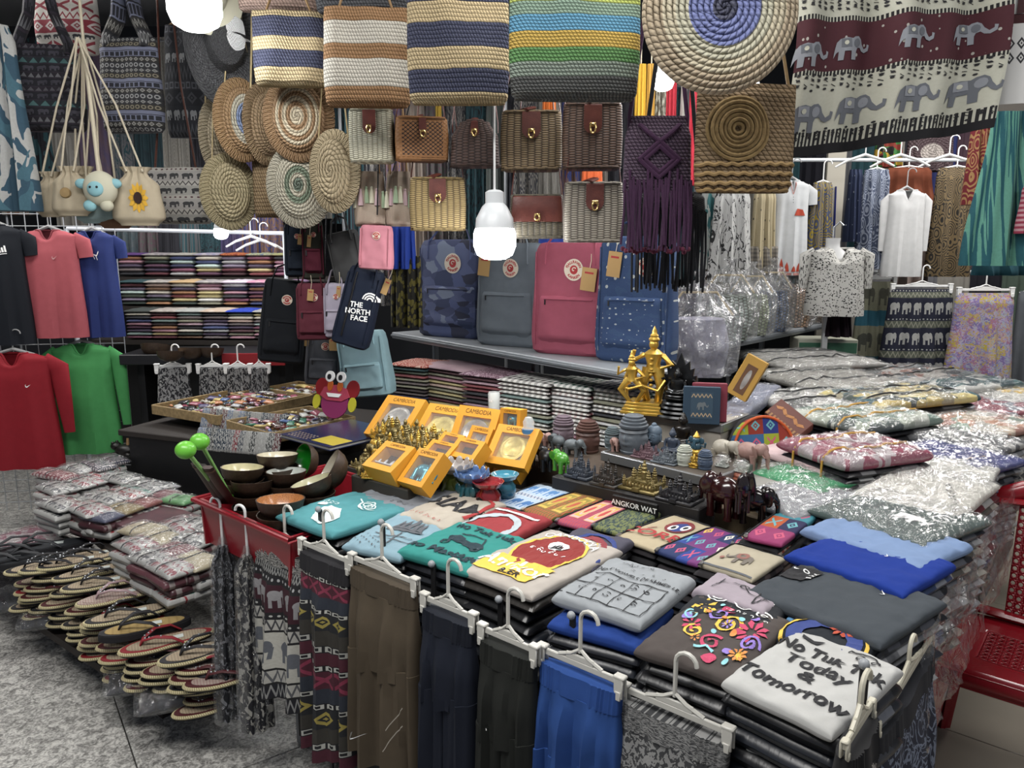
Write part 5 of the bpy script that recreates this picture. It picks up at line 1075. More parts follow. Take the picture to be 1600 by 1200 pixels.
# carved and printed gift boxes
def flatbox(px, py, z, w, h, d, rot, m, label, fn=None, pm=None, rim=None):
    r = thing('souvenir_box', label, 'box', W(px, py, z), rot=rot); G().box((0, 0, 0), (w, d, h), ch=.002).build('box_body', m, r, False)
    for i, (q, mm) in enumerate(fn or ()): polys_G(q, lambda a, b, i=i: Vec((a * w / 2, -d / 2 - .001 - i * .0004, b * h / 2)), 9).build('print', mm, r, False)
    if rim: [G().box((x * w / 2 * .94, -d / 2, 0), (w * .05, .004, h)).build('rim', rim, r, False) for x in (-1, 1)]; [G().box((0, -d / 2, x * h / 2 * .94), (w, .004, h * .05)).build('rim', rim, r, False) for x in (-1, 1)]
    return r
flatbox(1096, 633, 1.065, .125, .13, .04, (-.12, 0, radians(-12)), mat('20384c', .5), 'blue square box with an elephant panel', [([[(-.6, -.7), (.6, -.7), (.6, .7), (-.6, .7)]], mat('2a4254', .6)), (strokes([(-.55 + i * .11, .42 + .2 * (i % 2)) for i in range(11)], .05) + strokes([(-.55 + i * .11, -.6 + .2 * (i % 2)) for i in range(11)], .05), mat('a08a6c', .7)), (ele_polys(0, 0, .5), mat('5c6468', .6))], mat('1c3044', .4))
flatbox(1108, 628, 1.068, .12, .135, .05, (-.12, 0, radians(-12)), mat('7c2434', .6), 'dark red box behind the blue elephant box')
flatbox(1168, 590, 1.11, .085, .17, .04, (-.15, .45, radians(-30)), mat('a87c28', .6), 'mustard yellow box with a clear window holding a silver piece, leaning', [([[(-.5, -.8), (.5, -.8), (.5, .6), (-.5, .6)]], mat('5c3a20', .7)), ([ell(.05, -.1, .25, .5)], silv)])
flatbox(1232, 658, .985, .15, .085, .045, (-.9, .5, radians(-50)), mat('5c2c20', .6), 'reddish brown box with a golden creature carved on the lid', [(strokes([(-.8, .1), (-.5, .4), (-.2, .0), (.2, .3), (.5, -.1), (.8, .2)], .22), mat('a0642c', .6)), ([[(-.95 + i * .2, -.95), (-.85 + i * .2, -.95), (-.85 + i * .2, -.6), (-.95 + i * .2, -.6)] for i in range(10)], mat('8c6438', .7))])
# foil package under the mustard box
r, P, _ = tee('foil_pack', (1132, 650), (1180, 655), (1200, 600), 1.0, '8a90a0', 'silver plastic pack beside the blue box', None, None, '', wrap=True, wr=.01, m=mat('8a8fa6', .3, metal=.3), cat='pack', h=.05)
# ================================================================ coconut bowls in the red tray
shell = mat('2a1d16', .45, key='coco', fn=lambda: (mixc(nz(obn(), 8., 5.), srgb('1a120e'), srgb('4a3626')), nz(obn(), 60., 3.)), bump=.3)
def lacq(c, key='lq'):
    def f():
        u, v = uvn(); d, _ = vor(cmb(u * 16, v * 6), 1., rnd=.5); return mixc(d, tuple(x * .8 for x in srgb(c)), srgb(c))
    return mat(c, .18, key=key, fn=f, coat=.5)
orl = mat('a85a28', .3, key='orl', fn=lambda: mixc(nz(obn(), 90., 3.) > .5, srgb('6c3414'), srgb('d08a4c')), coat=.4)
def bowl(px, py, wp, z, m, label, rot=(0, 0, 0), deco=None, under=0):
    p = W(px, py, z); s = wp * mpp(p) / 2; nm = 'coconut_bowl'
    for k in range(under + 1):
        r = thing(nm, label if k == 0 else 'dark coconut bowl under the ' + label + ', ' + ORD[k], 'bowl', p - Vec((0, 0, s * .62 * k + s * .35)), rot=rot if k == 0 else (0, 0, 0)); r.scale = (s,) * 3
        G().lathe([(.0, -.42), (.35, -.4), (.7, -.22), (.9, .05), (1, .42), (.95, .42)], 32, cap=False).build('shell', shell, r)
        G().lathe([(.95, .42), (.85, .07), (.65, -.16), (.33, -.33), (0, -.35)], 32, cap=False).build('lacquer_lining', m if k == 0 else shell, r)
        if deco and k == 0: polys_G(deco[1], lambda a, b: Vec((a, b, -.33 + .75 * min(1, (a * a + b * b) ** .5 / .95) ** 2.2)), .08).build('painted_sprig', deco[0], r, False)
sprig = [ell(.35, .1, .1, .06), ell(.5, .0, .1, .06), ell(.42, .25, .08, .1), ell(-.35, -.2, .08, .05), ell(-.2, -.3, .08, .05)] + strokes([(-.4, -.4), (-.2, -.1)], .03)
crl = lacq('c8c0a4'); spk = mat('7c2c4c', .5)
bowl(433, 712, 64, .93, crl, 'cream lined bowl with pink flower sprig, back left', (-.12, 0, 0), (spk, sprig), 1); bowl(378, 732, 66, .915, lacq('c4bc90'), 'plain pale yellow lined bowl at the left end', (-.1, .05, 0), None, 1)
bowl(394, 752, 66, .885, mat('0c0c0c', .2, coat=.5, key='blk'), 'black lined bowl with gold grass strokes', (-.1, 0, 0), (mat('c8b02c', .4), [q for i in range(9) for q in strokes([(-.4 + i * .1, -.5), (-.5 + i * .13, .2)], .03)]), 2)
bowl(447, 738, 62, .90, lacq('b0b4ac'), 'pale grey lined bowl with blue sprig', (-.08, 0, 0), (inkt, sprig), 1); bowl(490, 752, 66, .905, lacq('b8b490'), 'pale olive lined bowl tilted towards the left', (-.1, -.28, .2), None, 1)
bowl(438, 782, 75, .885, orl, 'copper orange lined bowl at the front', (-.08, 0, 0), None, 2)
bowl(524, 728, 70, .93, lacq('a8a08c'), 'large cream bowl standing on its side with leaf sprig', (-.2, -1.0, .5), (mat('5c2c4c', .5), sprig)); bowl(482, 712, 56, .92, mat('0c6c14', .15, coat=.8, key='grn'), 'glossy green lined bowl on its side', (.3, -1.25, .4))
# red plastic tray
a, b = W(322, 782, .83), W(452, 838, .83); x = b - a; rz = atan2(x.y, x.x); n = Vec((-x.y, x.x, 0)).normalized(); c = (a + b) / 2 + n * .22
r = thing('plastic_tray', 'deep red plastic tray holding the coconut bowls', 'tray', (c.x, c.y, .69), rz); L = x.length
pr = [(1, 0), (1.06, .14), (1.1, .145), (1.1, .13)]
g = G(); g.box((0, 0, .004), (L, .42, .008))
for s_ in (-1, 1):
    for (w_, d_, ax) in ((L, .42, 0), (.42, L, 1)):
        k = len(g.v); g.prism([(-w_ / 2, 0), (w_ / 2, 0), (w_ / 2 + .02, .0), (w_ / 2 + .02, .008), (-w_ / 2 - .02, .008), (-w_ / 2 - .02, 0)], 0, .145); g.xf(Matrix.Rotation((pi if s_ > 0 else 0) + ax * pi / 2, 4, 'Z') @ Matrix.Translation((0, -d_ / 2 - .006, 0)) @ Matrix.Rotation(radians(6), 4, 'X'), k)
g.build('tray_body', redp, r, False); G().tube([(-L / 2 - .035, -.245, .142), (L / 2 + .035, -.245, .142), (L / 2 + .035, .245, .142), (-L / 2 - .035, .245, .142), (-L / 2 - .035, -.245, .142)], .008, 8).build('rim', redp, r)
# mallets and dark chopstick cases
for i, (a, b) in enumerate((((290, 703), (350, 778)), ((312, 690), (360, 775)))):
    p = W(*a, 1.08 - i * .01); q = W(*b, .84); r = thing('rattle_mallet', ['left', 'right'][i] + ' bright green rattle mallet with round head', 'mallet', q); gm = mat('5cb42c', .3, key='lime')
    d = p - q; G().tube([(0, 0, 0), tuple(d)], .006, 8).build('stick', mat('7cb85c', .4), r); G().ball(tuple(d), (.027, .027, .024), 16, 12).build('mallet_head', gm, r); G().ball((0, 0, 0), .012).build('end_knob', gm, r)
for i in range(3):
    p = W(306 + i * 9, 724 + i * 3, 1.0); q = W(346 + i * 8, 785, .84); r = thing('chopstick_case', ['leftmost', 'middle', 'rightmost'][i] + ' of the dark wooden cases leaning in the tray', 'case', q); d = p - q
    G().tube([(0, 0, 0), tuple(d)], .016, 6, flat=.4).build('case_body', mat(['2a1a18', '1c1412', '38201c'][i], .4), r)
    G().tube([tuple(d * .9), tuple(d * .93)], .0175, 6, flat=.45).build('band', mat('5c4030', .4), r)
# ================================================================ craft table: books, crab toy, trinket trays
def at_c(px, py, z): return W(px, py, z)
bz = .78
for k in range(5):
    c, w_, d_, rz = quad((465, 690), (548, 712), (600, 672), bz + k * .016); r = thing('picture_book', ['lowest', 'second lowest', 'middle', 'second highest', 'uppermost'][k] + ' of the flat books beside the gold figurines', 'book', (c.x + R.uniform(-.006, .006), c.y, bz + k * .016), rz + R.uniform(-.03, .03))
    G().box((0, 0, .007), (w_ * .98, d_, .012), ch=.001).build('pages', mat('8c8a86', .8), r, False)
    for zz in (.0005, .0138): G().box((0, 0, zz), (w_, d_ * 1.02, .0012)).build('cover', mat('1a2450' if k > 2 else '202430', .25, coat=.3), r, False)
    if k == 4:
        polys_G([[(.1, -.9), (.95, -.9), (.95, -.35), (.1, -.35)]], lambda a, b: Vec((a * w_ / 2, b * d_ / 2, .015)), 9).build('print', mat('b8a22c', .6), r, False); polys_G([q for i in range(14) for j in range(4) for q in [ell(-.8 + i * .12, -.9 + j * .1 - i * 0, .03, .03, 6)] if i < 7], lambda a, b: Vec((a * w_ / 2, b * d_ / 2, .0152)), 9).build('beadwork', mat('a8906c', .7), r, False)
p = W(520, 655, .82); s = 72 * mpp(p); r = thing('crab_toy', 'flat wooden crab toy with goggle eyes', 'toy', p, rot=(-.25, 0, A40 + .25)); r.scale = (s,) * 3
def disc(nm, outl, y, m, th=.03): k = G().prism(outl, -th / 2, th / 2); k.xf(Matrix.Translation((0, y, 0)) @ Matrix.Rotation(pi / 2, 4, 'X')); return k.build(nm, m, r, False)
disc('belly', ell(0, .35, .36, .33, 24), 0, mat('8c2a5c', .4)); disc('shell', [(-.4, .5), (-.2, .4), (.2, .4), (.4, .5), (.3, .68), (0, .75), (-.3, .68)], -.03, mat('b03a50', .4)); disc('mouth', [(-.2, .56), (.2, .56), (.14, .48), (-.14, .48)], -.06, inkw)
for x in (-1, 1):
    disc('claw', ell(x * .42, .68, .17, .2, 18), .03, mat('8c1c20', .4)); disc('pincer', ell(x * .48, .35, .1, .16, 14), -.02, mat('b8b020', .4)); disc('eyestalk', ell(x * .13, .72, .07, .12, 12), -.05, mat('c05a1c', .4)); disc('eye', ell(x * .15, .92, .12, .12, 20), -.07, inkw); disc('pupil', ell(x * .15, .91, .045, .06, 14), -.1, ink)
# woven trays with little packets
basket = mat('8c7448', .8, key='bask', fn=lambda: (mixc(nz(obn(), 60., 2.), srgb('5c4a2c'), srgb('a88c5c')), nz(obn(), 90., 2.)), bump=.5)
def tray(FL, FR, BR, z, label, h=.05, m=basket):
    c, w_, d_, rz = quad(FL, FR, BR, z); r = thing('woven_tray', label, 'tray', (c.x, c.y, z - h), rz); g = G(); g.box((0, 0, .004), (w_, d_, .008)).build('tray_base', m, r, False)
    for x in (-1, 1): G().box((x * w_ / 2, 0, h / 2), (.01, d_, h), ch=.002).build('side', m, r, False); G().box((0, x * d_ / 2, h / 2), (w_, .01, h), ch=.002).build('side', m, r, False)
    return c, w_, d_, rz
trk = ['a03a50', 'c8a84c', '3c5c9c', '8c8c90', '2c7c5c', 'b86a8c', 'c86a2c', '503028', 'b0b0a8', '40386c', '2c2c30', '7c2428', '9c9484']
names_c = {'a03a50': 'red', 'c8a84c': 'yellow', '3c5c9c': 'blue', '8c8c90': 'grey', '2c7c5c': 'green', 'b86a8c': 'pink', 'c86a2c': 'orange', '503028': 'brown', 'b0b0a8': 'silver', '40386c': 'purple', '2c2c30': 'black', '7c2428': 'dark red', '9c9484': 'beige'}
packM = G(); PP = Pad(.06, .045, .018, 5, .004, 3.); PP.G(8, 6, packM); pme = packM.mesh('trinket_packet'); pme.materials.append(mat('808080'))
keyg = G(); keyg.ball((0, 0, .008), (.016, .012, .008), 10, 6); keyg.ball((.02, .004, .007), (.01, .01, .007), 8, 6); keyg.tube([(-.012, 0, .008), (-.03, .006, .01), (-.036, -.006, .008), (-.02, -.008, .008)], .0018, 5); kme = keyg.mesh('key_charm'); kme.materials.append(mat('808080'))
def fill(c, w_, d_, rz, z, nx, ny, where, grp, mes=(pme,), sc=1., lay=1, jit=.01, pal=trk, shin=.25, pnames=None):
    for l in range(lay):
        for i in range(nx):
            for j in range(ny):
                x = (i + .5) / nx - .5; y = (j + .5) / ny - .5; me = R.choice(mes); q = Vec((c.x, c.y, z + l * .016)) + Matrix.Rotation(rz, 3, 'Z') @ Vec((x * w_ * .92 + R.uniform(-jit, jit), y * d_ * .9 + R.uniform(-jit, jit), 0))
                o = bpy.data.objects.new(me.name.split('.')[0], me); C.objects.link(o); o.location = q; o.rotation_euler = (R.uniform(-.2, .2), R.uniform(-.2, .2), rz + R.uniform(-.8, .8)); o.scale = (sc * R.uniform(.8, 1.2),) * 3; col = R.choice(pal)
                o.material_slots[0].link = 'OBJECT'; o.material_slots[0].material = mat(dull(col, .3), shin, coat=.4, key='trk'); tag(o, names_c.get(col, 'coloured') + ' ' + me.name.split('.')[0].replace('_', ' ') + ' in the ' + where + ', ' + FST[j] + ' row, ' + FST[i] + (' place, upper' if l else ' place, lower'), me.name.split('_')[-1].split('.')[0], grp)
t1 = tray((285, 640), (395, 658), (440, 610), .80, 'long woven tray of charms nearest the mallets'); fill(*t1, .765, 11, 7, 'long woven tray', 'charms in the long woven tray', (kme, pme), .8, 2)
t2 = tray((395, 668), (470, 690), (510, 640), .80, 'woven tray of bright packets in front of the crab'); fill(*t2, .765, 7, 6, 'woven tray by the crab', 'packets in the tray by the crab', (pme, kme), .8, 2)
t3 = tray((395, 620), (470, 632), (500, 600), .80, 'cardboard tray of keyrings behind the crab'); fill(*t3, .765, 8, 5, 'cardboard tray behind the crab', 'keyrings in the cardboard tray', (kme, pme), .8, 2)
# wallets standing upright in rows
for i in range(14):
    for j in range(2):
        p = W(312 + i * 9 + j * 8, 705 - (i % 14) * -.8 - j * 34, .72); col = R.choice(['4c5058', '7c2a34', '60708c', '3a3c3c', '8c8c88', '5c2a30', '203040']); o_ = thing('wallet', 'printed wallet standing by the mallets, ' + FST[i] + ' from the left in the ' + ('front' if j == 0 else 'back') + ' row', 'wallet', p + Vec((0, 0, .0)), rot=(-.35, 0, A40 + .3 + R.uniform(-.1, .1)), group='upright wallets left of the mallets')
        Pw = Pad(.05, .1, .016, 6, .002, i); k = Pw.G(8, 8); k.xf(Matrix.Translation((0, 0, .055)) @ Matrix.Rotation(pi / 2, 4, 'X')); k.build('wallet_body', p_two('blob', col, '9c9c98', 9.), o_)
# wooden animal toys, dominos tray left
p = W(240, 700, .6); colz = [('c86a1c', 'orange'), ('2c6cb0', 'blue'), ('c8b02c', 'yellow'), ('b03a3a', 'red'), ('3c9c4c', 'green'), ('7c4c9c', 'violet')]
for i in range(12):
    col, cn = colz[i % 6]; q = W(218 + (i % 6) * 16, 722 + (i // 6) * 8 - (i % 6) * 2, .43); o = G().prism([(-.05, -.02), (.05, -.02), (.055, 0), (.03, .022), (0, .014), (-.04, .022), (-.055, 0)], 0, .02, .003).build('wooden_toy', mat(col, .35), None, False, loc=q, rot=(0, 0, A40 + R.uniform(-.4, .4))); tag(o, cn + ' painted wooden toy, ' + ('back' if i < 6 else 'front') + ' row of the toys by the green shirt', 'toy')
for i, (x, y, c_) in enumerate(((252, 672, '3a7a8c'), (275, 655, 'b0a02c'), (285, 645, 'a83a5c'), (297, 660, '2c5ca0'), (283, 635, 'c83a6c'))):
    q = W(x, y + 28, .62); r = thing('wooden_figure', 'hanging painted wooden figure, ' + ['teal disc shaped, lowest', 'yellow fringed', 'pink ribboned', 'blue round', 'magenta, topmost'][i], 'toy', q, A40 + .4); k = G().prism(ell(0, 0, .05, .055, 14), -.006, .006); k.xf(Matrix.Rotation(pi / 2, 4, 'X')); k.build('disc', mat(c_, .4), r, False)
    k = G().prism(ell(0, 0, .028, .03, 12), -.009, .009); k.xf(Matrix.Rotation(pi / 2, 4, 'X')); k.build('centre', mat('a8a85c', .4), r, False); [G().box((.03 * a_, -.004, -.06), (.012, .006, .05), ch=.002).build('fringe', mat(['c86a1c', 'b83a5c', '3a6cb0'][a_ % 3], .5), r, False) for a_ in (-1, 0, 1)]
for i, (x, y, s_, lb) in enumerate(((196, 712, .07, 'black carved wooden toad, left'), (222, 692, .09, 'dark brown carved wooden toad behind'), (262, 695, .06, 'brown carved wooden frog beside toys'))):
    q = W(x, y, .402); r = thing('wooden_frog', lb, 'carving', q, A40 + .5); r.scale = (s_,) * 3; m_ = st(['141210', '34241a', '4a3422'][i], .4); g = G(); g.ball((0, 0, .5), (.9, .6, .5)); g.ball((-.8, 0, .8), (.45, .45, .35)); g.build('frog_body', m_, r); [G().ball((x_ * .6, y_ * .5, .2), (.3, .2, .2)).build('leg', m_, r) for x_ in (-1, 1) for y_ in (-1, 1)]; [G().ball((-.9, y_ * .25, 1.1), .13).build('eye', m_, r) for y_ in (-1, 1)]
    G().tube([(.3, 0, .9), (.3, .1, 1.5)], .12, 8).build('striker', st('8c6c44'), r)
# ================================================================ packets on the low table
wtx = [p_ethnic([(1, 'a8a8a4', 'ele', c, 1), (.5, 'b4b4b0', 'zig', c, 2), (1, 'a8a8a4', 'ele', c2, 1)], 3, 'pk' + c, .35) for c, c2 in (('8c3040', '9c4a54'), ('5a5c60', '3c3c40'), ('9c2c34', '4c8c7c'), ('44464c', '7c2c34'))] + [p_two('dots', '7c2834', 'b8aca8', 9., thr=.35, rough=.4), p_two('dots', '22263c', 'b0a8a8', 9., thr=.35, rough=.4)]
def packet(px, py, wm, dm_, z, m, label, rz, h=.035, wrap=True, below=0):
    c = W(px, py, z); r = thing('wrapped_packet', label, 'packet', (c.x, c.y, z - h), rz); P = Pad(wm, dm_, h, 4, .003, R.random() * 9); P.G(22, 16).build('packet_body', m, r)
    if wrap: Pad(wm * 1.07, dm_ * 1.05, h + .006, 4, .008, R.random() * 9, fr_=9).G(30, 22).build('plastic_wrap', film, r)
    g = G(); g.tube([tuple(P.S(-.1, q / 6 - 1, .004)) for q in range(13)], .0022, 5); g.build('strap', mat('28282c', .6), r)
    for k in range(below):
        o = bpy.data.objects.new('wrapped_packet', layer_mesh(wm, dm_, .032, MX[0], 'wrapped_packet')); C.objects.link(o); o.location = (c.x + R.uniform(-.012, .012), c.y + R.uniform(-.012, .012), z - h - .032 * (k + 1)); o.rotation_euler.z = rz + R.uniform(-.08, .08); o.material_slots[0].link = 'OBJECT'; o.material_slots[0].material = R.choice(wtx[:4] + [gl('6c4048', 'a8a09c'), gl('4c2a30', '8c8480')])
        tag(o, 'wrapped packet lying under the ' + label + ', ' + ORD[k + 1], 'packet')
LR = radians(-32)
spec = [((90, 757), 'white-grey elephant packet at the far left corner', 1), ((128, 748), 'grey elephant packet second along the left edge', 0), ((150, 735), 'red elephant packet in the back row', 2), ((190, 742), 'silver grey elephant packet behind the green one', 1), ((95, 782), 'pale packet at the outer edge', 3), ((140, 790), 'white elephant packet in the middle of the outer row', 0), ((165, 772), 'grey packet with red elephants in the middle', 3), ((200, 765), 'green and red elephant packet', 2), ((232, 755), 'green-grey packet beside the red book', 1)]
hw = .36
for (p_, lb, k) in spec: packet(p_[0], p_[1], .21, .12, .53, wtx[k % 4], lb, LR + R.uniform(-.15, .15), below=3)
packet(86, 737, .24, .09, .55, wtx[4], 'maroon polka dot packet at the back left', LR + .1, below=3); packet(120, 728, .2, .09, .55, wtx[1], 'beige and orange rolled packet', LR, below=3); packet(152, 722, .22, .1, .56, wtx[5], 'navy flowered packet at the back', LR - .1, below=3); packet(178, 715, .16, .09, .56, wtx[5], 'second navy flowered packet beside the frogs', LR - .1, below=3)
for (x, y, c_, lb) in ((160, 802, '2c3454', 'navy blue wallet in film'), (192, 790, '7c6a3c', 'olive gold wallet in film'), (222, 780, '7c3430', 'rust red wallet in film'), (252, 768, '6c3038', 'wine red wallet in film'), (280, 776, '4c8c4c', 'green wallet in film'), (250, 757, '9c9ca0', 'silver box shaped packet')): packet(x, y, .15, .1, .515, mat(c_, .5), lb, LR + .15, h=.03, below=2)
c, w_, d_, rz = quad((180, 815), (240, 840), (290, 795), .49); r = thing('photo_book', 'large dark book with blue and red cover under film', 'book', (c.x, c.y, .46), rz); G().box((0, 0, .012), (w_, d_, .022), ch=.002).build('cover', p_two('sheen', '30343c', '7c4c50', 3., rough=.3), r, False)
for (x, y, k, lb) in ((215, 845, 0, 'wrapped packet with strap beside the book'), (250, 835, 1, 'beige strapped packet by the book'), (275, 855, 4, 'maroon dotted packet near the red tray'), (300, 838, 3, 'pale green and white packet'), (240, 865, 3, 'clear packet at the front edge'), (270, 880, 0, 'red and white packet at the front edge'), (305, 870, 1, 'beige packet under the tray rim'), (225, 822, 1, 'small silver packet by the book'), (285, 815, 0, 'silver and green packet behind the strapped ones'), (310, 812, 3, 'crumpled silver packet against the tray')):
    packet(x, y, .17, .12, .51, [wtx[0], mat('a89c7c', .5), wtx[2], wtx[3], wtx[4]][k], lb, LR + R.uniform(-.2, .2), below=3)
# pile of clear-wrapped cloth on the floor at far left
for k in range(5):
    c = W(40, 850 + 0, .30 - k * .05); r = thing('wrapped_cloth', 'pink and white cloth in film at the far left, ' + ORD[k] + ' layer', 'cloth', (c.x, c.y, c.z - .05), LR); Pad(.5, .34, .05, 6, .006, k).G(24, 18).build('cloth_body', p_two('blob', '8c5c6c', 'a8a4a4', 6.), r); Pad(.53, .36, .055, 6, .012, k + 5, fr_=8).G(36, 26).build('plastic_wrap', film, r)
# ================================================================ sandals
def sole_outline(L=.27, w=.098, s=1., n=36):
    o = []
    for i in range(n):
        q = 2 * pi * i / n; x = cos(q) * L / 2; k = .5 * (1 + cos(q)); wd = w * (.80 + .22 * k - .16 * math.exp(-((cos(q) + .12) / .35) ** 2)); o.append((x * s, sin(q) * wd / 2 * s + .006 * sin(q * .5) * 0))
    return o
ropec = mat('a89c74', .9, key='rope', fn=lambda: (mixc(fr(uvn()[1] * 160. + uvn()[0] * 2) > .5, srgb('8c8058'), srgb('c4b88c'))))
def weave(c0, c1, nu=14, nv=8):
    def f():
        u, v = uvn(); m = md(fl(u * nu * 2) + fl(v * nv * 2), 2.); s = (ab(sn(u * nu * 2 * pi)) * ab(sn(v * nv * 2 * pi))); n = nz(cmb(u * 8, v * 8), 1.)
        return mixc((s < .35) * m, mixc(n, srgb(c0), tuple(x * .8 for x in srgb(c0))), srgb(c1)), s
    return mat(c0, .85, key='wv' + c0 + c1, fn=f, bump=.4)
def sandal(kind='std'):
    r = thing('thong_sandal', 'x', 'sandal'); out = sole_outline(); th = .016 if kind == 'std' else .022
    G().prism(out, 0, th, .002).build('sole', mat('16151a', .8), r, False)
    G().prism(sole_outline(s=.985), th, th + .003).build('trim', mat('16151a', .8), r, False)
    G().prism(sole_outline(s=.86), th + .002, th + .0045).build('footbed', weave('a8987c', '6c5040'), r, False)
    if kind == 'std': G().tube([(x, y, th * .75) for x, y in sole_outline(s=1.01)] + [(*sole_outline(s=1.01)[0], th * .75)], .0058, 6).build('rope_edge', ropec, r)
    pts = lambda s: [(.078, 0, th), (.066, s * .008, th + .022), (.03, s * .032, th + .036), (-.015, s * .046, th + .028), (-.045, s * .046, th + .004)]
    for s in (-1, 1): G().tube(pts(s), [.004, .006, .0075, .007, .005], 8, flat=.55).build('strap', mat('16151a', .6), r)
    if kind == 'std':
        g = G(); [g.ball((.06 - i * .011, (.010 + i * .0065) * sg, th + .029 + i * .002), .0034, 6, 5) for i in range(5) for sg in (-1, 1)]; g.build('beads', mat('c0c4c8', .2, metal=.7), r); r['_'] = 0; del r['_']
    G().box((-.03, 0, th + .0055), (.036, .022, .0012)).build('size_label', mat('b8c0bc', .6), r, False)
    return r
s0 = sandal(); s1 = sandal('wide')
BK = mat('16151a', .6); RD = mat('8c1622', .6); MR = mat('4a1218', .6); TNw = weave('a88c50', '7c6434', 5, 9); PKW = weave('a8988c', '7c3c40'); GY = mat('24262a', .6)
used = [0, 0]
def place_s(px, py, z, deg, label, strap=BK, trim=BK, foot=None, wide=0, tilt=(0, 0), sc=1.05):
    base = s1 if wide else s0; p = W(px, py, z); o = base if not used[wide] else dup(base); used[wide] = 1
    o.location = p; o.rotation_euler = (tilt[0], tilt[1], radians(deg)); o.scale = (sc,) * 3; o['label'] = label; ms = {'strap': strap, 'trim': trim}
    if foot: ms['footbed'] = foot
    setm(o, ms); return o
# toes point to the lower left (towards the aisle)
top = [((325, 1022), .33, 'sandal with black straps and white label, nearest, on the front pile', BK, BK, None, 0), ((262, 1008), .31, 'red thong sandal with silver beads beside the nearest black one', RD, RD, None, 0),
       ((228, 988), .33, 'wide tan straw sandal with black straps', BK, BK, TNw, 1), ((205, 965), .34, 'black strapped sandal behind the straw one', BK, BK, None, 0), ((190, 935), .35, 'pink and white strapped sandal in film', mat('9c8084', .4), PKW, PKW, 0),
       ((165, 915), .36, 'dark strapped sandal in the middle of the pile', BK, BK, None, 0), ((150, 898), .37, 'second black strapped sandal left of the middle', BK, BK, None, 0), ((118, 900), .33, 'brown edged sandal poking out of the middle', mat('302024', .6), BK, None, 0),
       ((125, 882), .38, 'upper sandal with black straps in the left group', BK, BK, None, 0), ((98, 888), .37, 'sandal second from the left with beaded straps', BK, BK, None, 0), ((75, 890), .36, 'leftmost rope-edged sandal of the left group', BK, BK, None, 0), ((150, 872), .37, 'rear sandal of the left group, toe hidden', BK, BK, None, 0)]
for (p_, z, lb, s_, t_, f_, wd) in top: place_s(*p_, z, 207 + R.uniform(-4, 4), lb, s_, t_, f_, wd, (R.uniform(-.05, .05), R.uniform(-.03, .05)))
i = 0
for (x, y, zt) in ((345, 1040, .30), (300, 1030, .28), (262, 1012, .29), (225, 995, .30), (185, 960, .31), (165, 935, .31), (135, 915, .32), (105, 905, .32), (85, 900, .32)):
    a = W(x, y, zt)
    for k in range(5):
        z = zt - .028 - k * .027
        if z < .16: break
        o = dup(s0, a + Vec((R.uniform(-.02, .02), R.uniform(-.02, .02), z - zt)), (R.uniform(-.04, .04), R.uniform(-.03, .03), radians(207 + R.uniform(-7, 7))), 'rope-edged sandal in the ' + ORD[i // 5].replace('topmost', 'first') + ' pile from the right, ' + ['just under the top pair', 'third down', 'fourth down', 'fifth down', 'at the bottom'][k], None, 1.0); i += 1
        c_ = R.choice([RD, MR, BK, MR, BK]); setm(o, {'strap': c_, 'trim': c_})
    i = (i + 4) // 5 * 5
place_s(365, 1062, .27, 205, 'maroon trimmed sandal, lowest at the front right', MR, MR, PKW); place_s(352, 1038, .295, 205, 'red strapped sandal wrapped in film under the nearest black one', RD, MR, PKW)
for (x, y, z, lb) in ((35, 868, .34, 'plain dark grey rubber flip-flop at the far left'), (75, 862, .345, 'grey rubber flip-flop with blue strap'), (8, 882, .33, 'charcoal rubber flip-flop cut by the left edge'), (55, 880, .32, 'slate flip-flop lying lower at the left')): place_s(x, y, z, 205, lb, GY, GY, mat('2c2f34', .6), 1, (0, 0), 1.25)
for (x, y, z, w_) in ((300, 1085, .16, .34), (240, 1060, .16, .3), (110, 960, .17, .35), (60, 935, .17, .35)):
    c = W(x, y, z); r = thing('film_bag', 'crumpled clear bag of sandals at the bottom of the pile, ' + {300: 'front right', 240: 'front', 110: 'middle left', 60: 'far left'}[x], 'bag', (c.x, c.y, .152), radians(25)); Pad(w_, .2, .07, 4, .02, x, fr_=7).G(36, 26).build('film', film, r); Pad(w_ * .9, .16, .05, 5, .01, x).G(16, 12).build('content', mat('26262a', .6), r)
